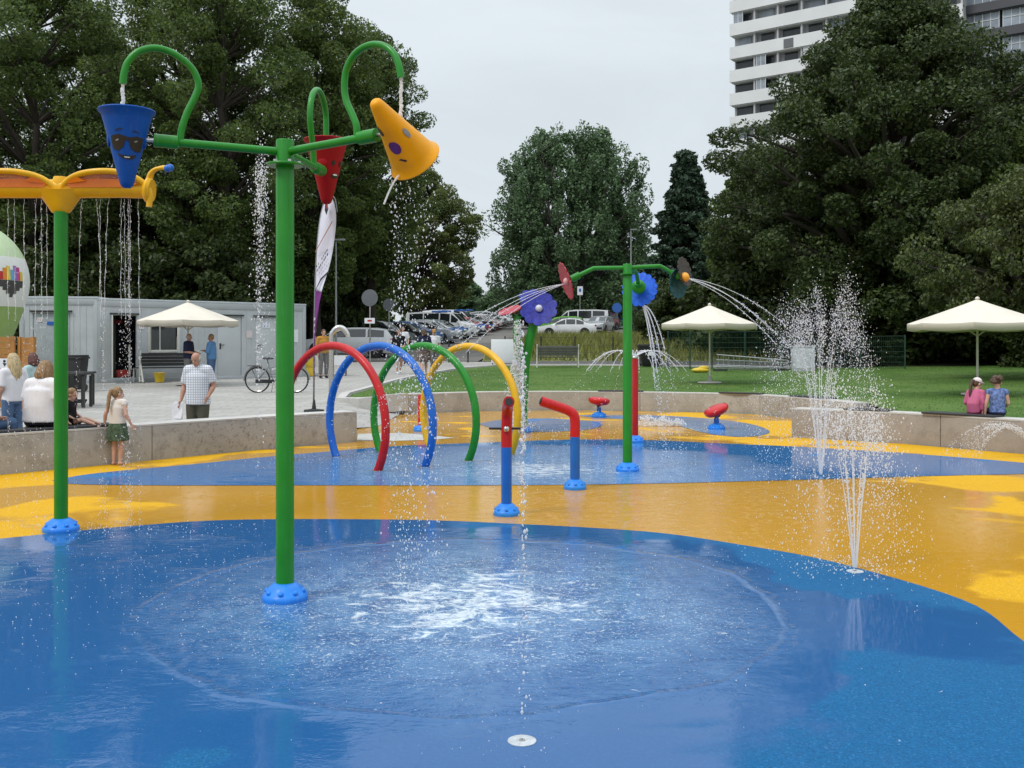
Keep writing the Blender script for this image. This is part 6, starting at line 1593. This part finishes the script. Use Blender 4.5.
# two men by the cabin window
person('bald man in a navy T-shirt reading a note under the left parasol', (GX(188.5, 29.6), 29.6, T(29.6)), R(-100), 1.56, dict(face=(-.1, .8, -.4), wrR=(.08, .30, 1.10), elR=(.24, .02, 1.14), wrL=(-.04, .32, 1.10), elL=(-.24, .02, 1.14)), C_navy, C_grey, C_black, ('bald', H_grey), SKIN_T, build=1.1)
person('man in a mid blue T-shirt and jeans standing with folded arms under the left parasol', (GX(211.5, 29.6), 29.6, T(29.6)), R(85), 1.54, dict(face=(0, 1, -.15), wrR=(-.08, .22, 1.20), elR=(.25, .04, 1.15), wrL=(.08, .25, 1.17), elL=(-.25, .04, 1.15)), C_blue, C_jean, C_black, ('short', H_dblond), SKIN_T, build=1.12)
# seated figures: legs hang over the far side of the wall
def seated(h=.0, lean=0.0, legs=.42):
    return dict(pel=(0, 0, .10), wai=(0, .02 - lean, .27), che=(0, .02 + lean, .49), nec=(0, .03 + lean * 2, .64), hea=(0, .07 + lean * 2.3, .79), shR=(.185, .02 + lean * 1.6, .585), shL=(-.185, .02 + lean * 1.6, .585), elR=(.25, .03, .30), wrR=(.20, .22, .20), elL=(-.25, .03, .30), wrL=(-.20, .22, .2),
                hiR=(.10, .02, .09), hiL=(-.10, .02, .09), knR=(.13, legs, .10), knL=(-.13, legs, .10), anR=(.13, legs + .05, -.30), anL=(-.13, legs + .05, -.30))
person('large blond woman in a white T-shirt sitting on the left wall, seen from behind', (GX(40, 13.45), 13.45, .56), R(-12), 1.66, dict(seated(lean=.02), face=(-.35, .9, -.1), wrR=(.28, .16, .12), wrL=(-.30, .10, .10)), C_white, C_black, C_white, ('bob', H_dblond), build=1.38, top_len=.90, sleeve=.42, hands=True)
person('woman with long pale blond hair in a white top behind the seated woman', (GX(13, 15.2), 15.2, .02), R(60), 1.50, dict(face=(-.2, .9, -.35), wrL=(-.1, .25, .95)), C_white, C_jean, C_black, ('long', H_light), build=1.05, sleeve=.4)
person('woman with short reddish brown hair in a pale teal top behind the seated woman', (GX(33, 17.2), 17.2, T(17.2)), R(75), 1.42, dict(face=(.1, .9, -.4)), C_teal, C_jean, C_black, ('bob', H_red))
person('person in a dark denim jacket and jeans sitting on the wall at the left edge', (GX(-24, 13.0), 13.0, .52), R(-40), 1.66, dict(seated(lean=.04), anR=(.13, .46, -.3)), C_denim, C_jean, C_white, ('bob', H_brown), build=1.1, sleeve=.95)
person('small child sitting on the left wall half hidden behind the green post', (GX(69.5, 13.85), 13.85, .53), R(-95), .95, dict(seated(), anR=(.13, .72, .06), anL=(-.13, .72, .06), knR=(.13, .40, .16), knL=(-.13, .4, .16)), C_black, C_black, None, ('short', H_dblond), head=1.3, bot='shorts', bot_len=.5, sleeve=.1)
person('child in a pink jacket and pale cap sitting on the right wall', (GX(974, 16.05), 16.05, .54), R(-52), 1.05, dict(seated(lean=.05), face=(.45, .9, -.1), wrR=(.22, .05, .08), wrL=(-.15, .2, .15)), C_pink, C_plum, None, ('pony', H_brown), head=1.25, sleeve=.92, hat=C_cap)
person('child with brown curly hair in a blue patterned top sitting on the right wall', (GX(997.5, 15.8), 15.8, .54), R(-20), 1.12, dict(seated(lean=.0), face=(.1, .95, -.3), wrL=(-.27, .02, .06), elL=(-.25, -.02, .30)), C_bluep, C_navy, None, ('curly', H_brown), head=1.22, sleeve=.1)
# walkers on the path
walk = dict(knR=(.10, .14, .52), anR=(.10, .10, .10), knL=(-.10, -.02, .5), anL=(-.10, -.24, .13), wrR=(.22, .14, .92), wrL=(-.22, .14, 1.0), elL=(-.24, -.02, 1.13))
person('woman in black walking with a pale bag on the path behind the blue ring', (GX(399, 38), 38, T(38)), R(200), 1.70, dict(walk, wrL=(-.10, .28, 1.08), wrR=(.2, .2, .95)), C_black, C_black, C_white, ('bob', H_brown), bot='shorts', bot_len=.6)
t_ = thing('handbag', 'pale bag hanging from the hand of the woman in black', 'bag', (GX(404.5, 37.6), 37.6, T(37.6) + .62)); m = MB(); m.box((0, 0, .14), (.28, .1, .28)); m.build('bag_body', C_cream, t_, bevel=.03); m = MB(); m.tube([(-.1, 0, .27), (-.06, 0, .40), (.06, 0, .40), (.1, 0, .27)], .008, 6); m.build('strap', C_cream, t_)
person('person in a dark navy top and patterned skirt walking away behind the green ring', (GX(424, 37), 37, T(37)), R(15), 1.70, dict(walk), C_navy, C_skirt, C_black, ('bob', H_brown), build=1.18, bot='skirt', bot_len=.95)
person('person in a white shirt walking between the parked cars and the woman in black', (GX(403, 44), 44, T(44)), R(190), 1.72, dict(walk), C_white, C_grey, C_black, ('short', H_brown))
person('person in a white shirt and hat walking beside the one in navy', (GX(434, 39.5), 39.5, T(39.5)), R(-170), 1.66, dict(walk), C_white, C_grey, C_black, ('short', H_brown), hat=C_must)
person('person in a mustard jacket standing behind the steel hook pipe', (GX(323.5, 34.5), 34.5, T(34.5)), R(-150), 1.68, dict(face=(0, .8, -.4)), C_must, C_grey, C_black, ('short', H_brown), build=1.1, sleeve=.9)
# ------------------------------------------------------------------ water in the air
def water_mat():
    m, t, p, o = nt('flying_water')
    p.inputs['Base Color'].default_value = (.95, .96, .98, 1); p.inputs['Roughness'].default_value = .15
    p.inputs['Transmission Weight'].default_value = .2; p.inputs['IOR'].default_value = 1.33
    p.inputs['Specular IOR Level'].default_value = .6
    tr = N(t, 'ShaderNodeBsdfTranslucent'); tr.inputs[0].default_value = (.96, .97, 1.0, 1)
    mx = N(t, 'ShaderNodeMixShader'); mx.inputs[0].default_value = .5
    LK(t, p.outputs[0], mx.inputs[1]); LK(t, tr.outputs[0], mx.inputs[2])
    tp = N(t, 'ShaderNodeBsdfTransparent'); m2 = N(t, 'ShaderNodeMixShader'); m2.inputs[0].default_value = .28
    LK(t, mx.outputs[0], m2.inputs[1]); LK(t, tp.outputs[0], m2.inputs[2]); LK(t, m2.outputs[0], o.inputs[0]); return m
M_water = water_mat()
_OV = np.array([(1, 0, 0), (-1, 0, 0), (0, 1, 0), (0, -1, 0), (0, 0, 1), (0, 0, -1)], float)
_OF = np.array([(0, 2, 4), (2, 1, 4), (1, 3, 4), (3, 0, 4), (2, 0, 5), (1, 2, 5), (3, 1, 5), (0, 3, 5)])
def drops(name, label, P, r, cat='water jet', stretch=None, strands=None, group=None):
    """water in flight: every drop a small body, plus unbroken strands"""
    P = np.asarray(P, float).reshape(-1, 3); n = len(P); r = np.asarray(r, float); rng = np.random.default_rng(n + 3)
    sc_ = np.ones((n, 1, 3)) * (.8 + .4 * rng.random((n, 1, 3)))
    if stretch is not None: sc_[:, :, 2] *= np.asarray(stretch).reshape(-1, 1) if np.ndim(stretch) else stretch
    v = (P[:, None, :] + _OV[None] * r[:, None, None] * sc_).reshape(-1, 3)
    v[:, 2] = np.maximum(v[:, 2], .006)
    f = (_OF[None] + (np.arange(n) * 6)[:, None, None]).reshape(-1, 3)
    if strands:
        vs = [v]; fs = [f]; off = len(v)
        for path, rad in strands:
            m = MB(); m.tube(path, rad, 6, caps=False); tv = np.array(m.v); q = np.array(m.f)
            vs.append(tv); fs.append(np.concatenate([q[:, [0, 1, 2]], q[:, [0, 2, 3]]]) + off); off += len(tv)
        v = np.concatenate(vs); f = np.concatenate(fs)
    o = raw_mesh(name, v, f, M_water, smooth=True)
    tag(o, label, cat, group, 'stuff'); return o
g9 = 9.81
def ballistic(o, v, t): o = np.asarray(o); return np.column_stack([o[..., 0] + v[:, 0] * t, o[..., 1] + v[:, 1] * t, o[..., 2] + v[:, 2] * t - .5 * g9 * t * t])
def fountain(label, base, vz, spread, njets, n, rmin, rmax, seed, jitter=.05, gap=.0):
    rng = np.random.default_rng(seed); P = []; rr = []; strands = []
    for j in range(njets):
        a = 2 * PI * (j + .3 * rng.random()) / njets; k = spread * (.55 + .45 * rng.random()); vx, vy = k * math.cos(a), k * math.sin(a); v0 = vz * (.9 + .16 * rng.random())
        T_ = 2 * v0 / g9; t = T_ * (rng.random(n) ** .62); jt = (t / T_)
        v = np.column_stack([vx + rng.normal(size=n) * jitter * (.3 + 2 * jt), vy + rng.normal(size=n) * jitter * (.3 + 2 * jt), v0 * (1 + rng.normal(size=n) * .035)])
        p = ballistic(np.array([[base[0], base[1], .03]]), v, t); P.append(p); rr.append(rmin + (rmax - rmin) * rng.random(n) ** 2.2)
        tt = np.linspace(0, T_ * (.24 if njets > 1 else .05), 12)
        if njets > 1: strands.append(([(base[0] + .012 * math.cos(a) + vx * q, base[1] + .012 * math.sin(a) + vy * q, .02 + v0 * q - .5 * g9 * q * q) for q in tt], [.0050 * (1 - .5 * i / 11) for i in range(12)]))
    P = np.concatenate(P); rr = np.concatenate(rr); ok = P[:, 2] > .005
    # splash where it lands
    return drops('water_fountain', label, P[ok], rr[ok], 'fountain', 1.5, strands)
b1 = GP(821, 476); fountain('tall fan shaped fountain in front of the right wall', b1, 6.3, .70, 10, 1200, .0020, .0072, 1, .05)
b2 = GP(855, 570); fountain('lower fountain spraying up from the edge of the blue pool', b2, 4.75, .52, 9, 640, .0015, .0068, 2, .06)
b3 = GP(522, 741); fountain('thin single water jet rising from the white nozzle at the bottom', b3, 5.35, .010, 1, 230, .0030, .0075, 3, .005)
b4 = GP(258, 481)
rng = np.random.default_rng(4); n = 2200; T_ = 2 * 8.55 / g9
t = T_ * rng.random(n); v = np.column_stack([rng.normal(size=n) * .05 + .04, rng.normal(size=n) * .05, 8.55 * (1 + rng.normal(size=n) * .03)])
p = ballistic(np.array([[b4[0], b4[1], .02]]), v, t); p[:, :2] += rng.normal(size=(n, 2)) * .015; keep = (p[:, 2] > 1.3) | (rng.random(n) < .15); drops('water_fountain', 'tall narrow plume of drops rising behind the big green post', p[keep], .002 + .008 * rng.random(keep.sum()) ** 2.4, 'fountain', 1.6)
# low fan at the right edge
P = []; rr = []; base = np.array([GX(1040, 14.6), 14.6, .03]); strands = []
for j in range(16):
    a = R(150 + 60 * j / 15); k = .9 + .5 * rng.random(); v0 = 2.85 + .3 * rng.random(); n = 130
    t = 2 * v0 / g9 * rng.random(n); v = np.column_stack([k * 1.75 * math.cos(a) + rng.normal(size=n) * .05, k * .6 * math.sin(a) + rng.normal(size=n) * .05, np.full(n, v0)])
    P.append(ballistic(base[None], v, t)); rr.append(.0025 + .0075 * rng.random(n) ** 2)
drops('water_fountain', 'low arching fan of water in front of the right wall at the right edge', np.concatenate(P), np.concatenate(rr), 'fountain')

def fall(top, n, zend, spread, r0, r1, rng, vx=0, vy=0, v0=.4, wob=.0):
    """drops falling freely from a point or edge"""
    top = np.asarray(top, float); z0 = top[2]; tm = (-v0 + math.sqrt(v0 * v0 + 2 * g9 * (z0 - zend))) / g9
    t = tm * np.sqrt(rng.random(n)); k = (t / tm)[:, None]
    xy = top[:2] + np.column_stack([vx * t, vy * t]) + rng.normal(size=(n, 2)) * spread * (.25 + .75 * k) + wob * np.column_stack([np.sin(t * 40), np.cos(t * 37)]) * .01
    return np.column_stack([xy, z0 - v0 * t - .5 * g9 * t * t]), r0 + (r1 - r0) * rng.random(n) ** 2
# bucket inlets and spills
rng = np.random.default_rng(21); P0 = Vector((bx, by, 0))
ends = []
for o_ in [c for c in bp.children if c.name.startswith('fill_pipe')]:
    vs = [v.co for v in o_.data.vertices]; ends.append(sum((v for v in vs[-12:]), Vector()) / 12 + P0)
bl = [c for c in bp.children if c.name.startswith('bucket')]
for e, b_, nm in zip(ends, bl, ('blue', 'yellow', 'red')):
    zt = (P0 + b_.location).z + (.14 if nm != 'yellow' else .08); n = 26
    st = [(e + Vector((random.uniform(-1, 1) * .004, random.uniform(-1, 1) * .004, -(e.z - zt) * i / n))) for i in range(n + 1)]
    p, r = fall(e, 40, zt, .008, .002, .005, rng)
    drops('water_stream', 'thin stream of water running from its pipe into the %s bucket' % nm, p, r, 'water stream', 1.2, [(st, [.011 * (.75 + .5 * random.random()) for _ in st])])
rim = []
u = YAX.orthogonal().normalized(); w2 = YAX.cross(u)
for k in range(60):
    a = 2 * PI * k / 60; p = YB + YAX * .23 + (u * math.cos(a) + w2 * math.sin(a)) * .155; rim.append(p)
rim.sort(key=lambda p: p.z); low = rim[:26]
P = []; rr = []
for p in low:
    q, r = fall(p, 70, .02, .05, .0014, .0058, rng, vx=.05, vy=.1, v0=.3); P.append(q); rr.append(r)
st = []
p = low[0] + Vector((-.04, 0, .02)); st.append(([p + Vector((-.02 * i * .35 - .0012 * i * i * .1, 0, -.006 * i - .0009 * i * i)) for i in range(12)], [.006] * 12))
drops('water_spill', 'loose curtain of drops falling out of the tipped yellow bucket', np.concatenate(P), np.concatenate(rr), 'water spill', 1.7, st)
# strands under the yellow spray beam
P = []; rr = []; strands = []; rng = np.random.default_rng(31)
for px, vx, wgt in ((8, 0, .8), (24, 0, .7), (36, -.02, 1.2), (41, .02, 1.4), (47, 0, .7), (63, -.03, .7), (82, -.09, .9), (96, .13, 1.0), (109, -.10, .8), (121, .0, 1.3), (124, .03, 1.3), (128, .02, 2.0), (130, 0, 1.6), (138, .03, 1.1), (100, .0, .4), (14, .03, .5)):
    Yb = yy - .02 + .1 * rng.random(); x0 = GX(px, Yb); z0 = zb - .08
    n = int(190 * wgt); q, r = fall((x0, Yb, z0), n, .02, .010 + .012 * (wgt > 1.1), .0012, .0042, rng, vx=vx, v0=.5); P.append(q); rr.append(r)
    ts = np.linspace(0, .42, 22); strands.append(([(x0 + vx * s + .004 * math.sin(s * 50), Yb, z0 - .5 * s - .5 * g9 * s * s) for s in ts], [.0014 * (1 + .7 * math.sin(i * 2.3 + px)) for i in range(22)]))
drops('water_curtain', 'row of thin water strands falling from the yellow winged spray arm', np.concatenate(P), np.concatenate(rr), 'water curtain', 2.4, strands)
# streams from the flower wheels
F0 = Vector((fx, fy, 0))
def streams(label, o, dirs, n, tmax, r0=.0045, seed=1, cat='water stream'):
    rng = np.random.default_rng(seed); P = []; rr = []; st = []
    for d in dirs:
        d = np.array(d, float); ts = np.linspace(0, tmax * .55, 26); st.append(([tuple(np.array(o) + d * s + np.array([0, 0, -.5 * g9 * s * s])) for s in ts], [r0 * (1 - .35 * i / 25) for i in range(26)]))
        t = tmax * (.3 + .7 * rng.random(n)); v = d[None] * (1 + rng.normal(size=(n, 1)) * .02) + rng.normal(size=(n, 3)) * .04
        P.append(ballistic(np.array([o]), v, t)); rr.append(.003 + .007 * rng.random(n) ** 2)
    P = np.concatenate(P); rr = np.concatenate(rr); k = P[:, 2] > .01; return drops('water_stream', label, P[k], rr[k], cat, 1.1, st)
streams('four thin arcs of water thrown to the left by the red flower wheel', F0 + Vector((-.82, -.02, ft - .25)), [(-4.8, -.3, -.6), (-4.6, .2, -.9), (-4.5, -.7, -1.2), (-4.3, .1, -1.5)], 160, .55, .0042, 41)
streams('three thin arcs of water thrown to the right by the dark flower wheel', F0 + Vector((.75, -.1, ft - .18)), [(4.1, -.4, -.5), (3.9, .1, -.9), (3.6, -.8, -1.3), (3.7, .4, -.7)], 150, .56, .0042, 42)
q1 = F0 + Vector((.30, .80, ft - .50))
streams('water spilling from under the blue flower wheel', q1, [(.55, .3, -.4), (.6, .2, -.8), (.75, .4, -.2), (.5, .1, -1.2), (.9, .3, .1)], 160, .66, .010, 43, 'water spill')
G0 = Vector((gx, gy, 0)); rng = np.random.default_rng(51)
P = []; rr = []
for k in range(26):
    a = 2 * PI * k / 26; q, r = fall((G0.x - .10 + .05 * math.cos(a), G0.y - .22 + .05 * math.sin(a), 2.15), 80, .02, .035, .005, .020, rng, v0=1.0); P.append(q); rr.append(r)
for k in range(24):
    a = 2 * PI * k / 24; n = 75; t = .55 * rng.random(n); v = np.column_stack([.5 * math.cos(a) + rng.normal(size=n) * .08, .5 * math.sin(a) + rng.normal(size=n) * .08, np.full(n, .3)]); P.append(ballistic(np.array([[G0.x - .12, G0.y - .22, 1.35]]), v, t)); rr.append(.004 + .010 * rng.random(n) ** 2)
    v = v * .8; P.append(ballistic(np.array([[G0.x - .08, G0.y - .22, .62]]), v, t * .65)); rr.append(.004 + .010 * rng.random(n) ** 2)
P = np.concatenate(P); rr = np.concatenate(rr); k = P[:, 2] > .01; drops('water_cascade', 'white cascade of water running down beside the violet flower stalk', P[k], rr[k], 'cascade')
# dome of the thin red post
rx_, ry_ = GP(635, 442); P = []; rr = []; st = []
for k in range(14):
    a = 2 * PI * k / 14; v0 = 1.5; sp_ = 2.3 * (.75 + .25 * rng.random()); n = 80
    t = .8 * rng.random(n) ** .8; v = np.column_stack([sp_ * math.cos(a) * (1 + rng.normal(size=n) * .05), sp_ * math.sin(a) * (1 + rng.normal(size=n) * .05), v0 + rng.normal(size=n) * .06]); P.append(ballistic(np.array([[rx_, ry_, 1.44]]), v, t)); rr.append(.003 + .007 * rng.random(n) ** 2)
    ts = np.linspace(0, .42, 20); st.append(([(rx_ + sp_ * math.cos(a) * s, ry_ + sp_ * math.sin(a) * s, 1.445 + v0 * s - .5 * g9 * s * s) for s in ts], [.006 * (1 - .5 * i / 19) for i in range(20)]))
P = np.concatenate(P); rr = np.concatenate(rr); k = P[:, 2] > .01; drops('water_dome', 'umbrella shaped dome of water around the top of the thin red post', P[k], rr[k], 'water dome', 1.0, st)
# bubbling splash behind the flower wheel post
P = []; rr = []
for cx_, w_ in ((648, .30), (664, .26), (678, .18)):
    x, y = GP(cx_, 426); n = 420; d = rng.normal(size=(n, 3)); d /= np.linalg.norm(d, axis=1)[:, None]; P.append(np.column_stack([x + d[:, 0] * w_ * rng.random(n) ** .5, y + d[:, 1] * w_ * rng.random(n) ** .5, np.abs(d[:, 2]) * w_ * .8 * rng.random(n) ** .6 + .01])); rr.append(.006 + .012 * rng.random(n))
drops('water_bubbler', 'low white bubbling water on the crescent pool behind the thin red post', np.concatenate(P), np.concatenate(rr), 'bubbler')
# fine spray of the rings and of the near pipe
P = []; rr = []
for o_ in [o for o in COL.objects if o.name.startswith('water_ring')]:
    c = o_.location; n = 260
    a = rng.random(n) * PI; e = np.column_stack([-.76 * np.cos(a), .65 * np.cos(a), np.sin(a)]) * 1.03; sp_ = (1.03 * rng.random(n) ** 1.1)[:, None]
    p = np.array([c.x, c.y, .56]) + e - e * sp_ * .9 + rng.normal(size=(n, 3)) * .16; P.append(p); rr.append(.0025 + .005 * rng.random(n) ** 2)
P = np.concatenate(P); rr = np.concatenate(rr); k = P[:, 2] > .02; drops('ring_spray', 'fine spray of drops hanging between the four water rings', P[k], rr[k], 'spray')
x, y = GP(506, 515); P = []; rr = []
for dx_ in (-.13, .13, .17):
    q, r = fall((x + dx_, y - .1, .84), 60, .02, .02, .003, .008, rng); P.append(q); rr.append(r)
drops('water_drips', 'drips falling from the cross bar of the upright spray pipe', np.concatenate(P), np.concatenate(rr), 'drips', 1.2)
# splash crowns where the drops land
P = []; rr = []
def land(cx_, cy_, sx_, sy_, n, h, r0, r1):
    P.append(np.column_stack([cx_ + rng.normal(size=n) * sx_, cy_ + rng.normal(size=n) * sy_, .008 + np.abs(rng.normal(size=n)) * h])); rr.append(r0 + (r1 - r0) * rng.random(n) ** 2.5)
land(-.15, 6.5, .55, .55, 420, .02, .002, .007); land(-.2, 6.4, 1.1, .9, 700, .006, .0015, .0045); land(b2[0], b2[1], .16, .16, 260, .03, .002, .008); land(b2[0] - .1, b2[1] + .1, .8, .5, 420, .012, .0015, .005)
land(b1[0], b1[1], .7, .5, 420, .02, .002, .007); land(yx + .3, yy, .8, .18, 420, .02, .002, .007); land(.2, 13.2, 1.6, .8, 420, .012, .003, .008); land(-2.2, 14.2, 1.0, .8, 380, .02, .003, .008); land(-3.2, 6.6, 1.1, 1.0, 900, .002, .0014, .0055); land(-1.9, 7.6, 1.0, .4, 400, .002, .0014, .005); land(b3[0], b3[1], .15, .15, 60, .015, .001, .004)
land(.9, 19, .8, .6, 240, .03, .004, .010); land(2.0, 17, 1.2, .8, 260, .02, .004, .009)
drops('splash_drops', 'small drops bouncing off the wet floor where the water lands', np.concatenate(P), np.concatenate(rr), 'splash')
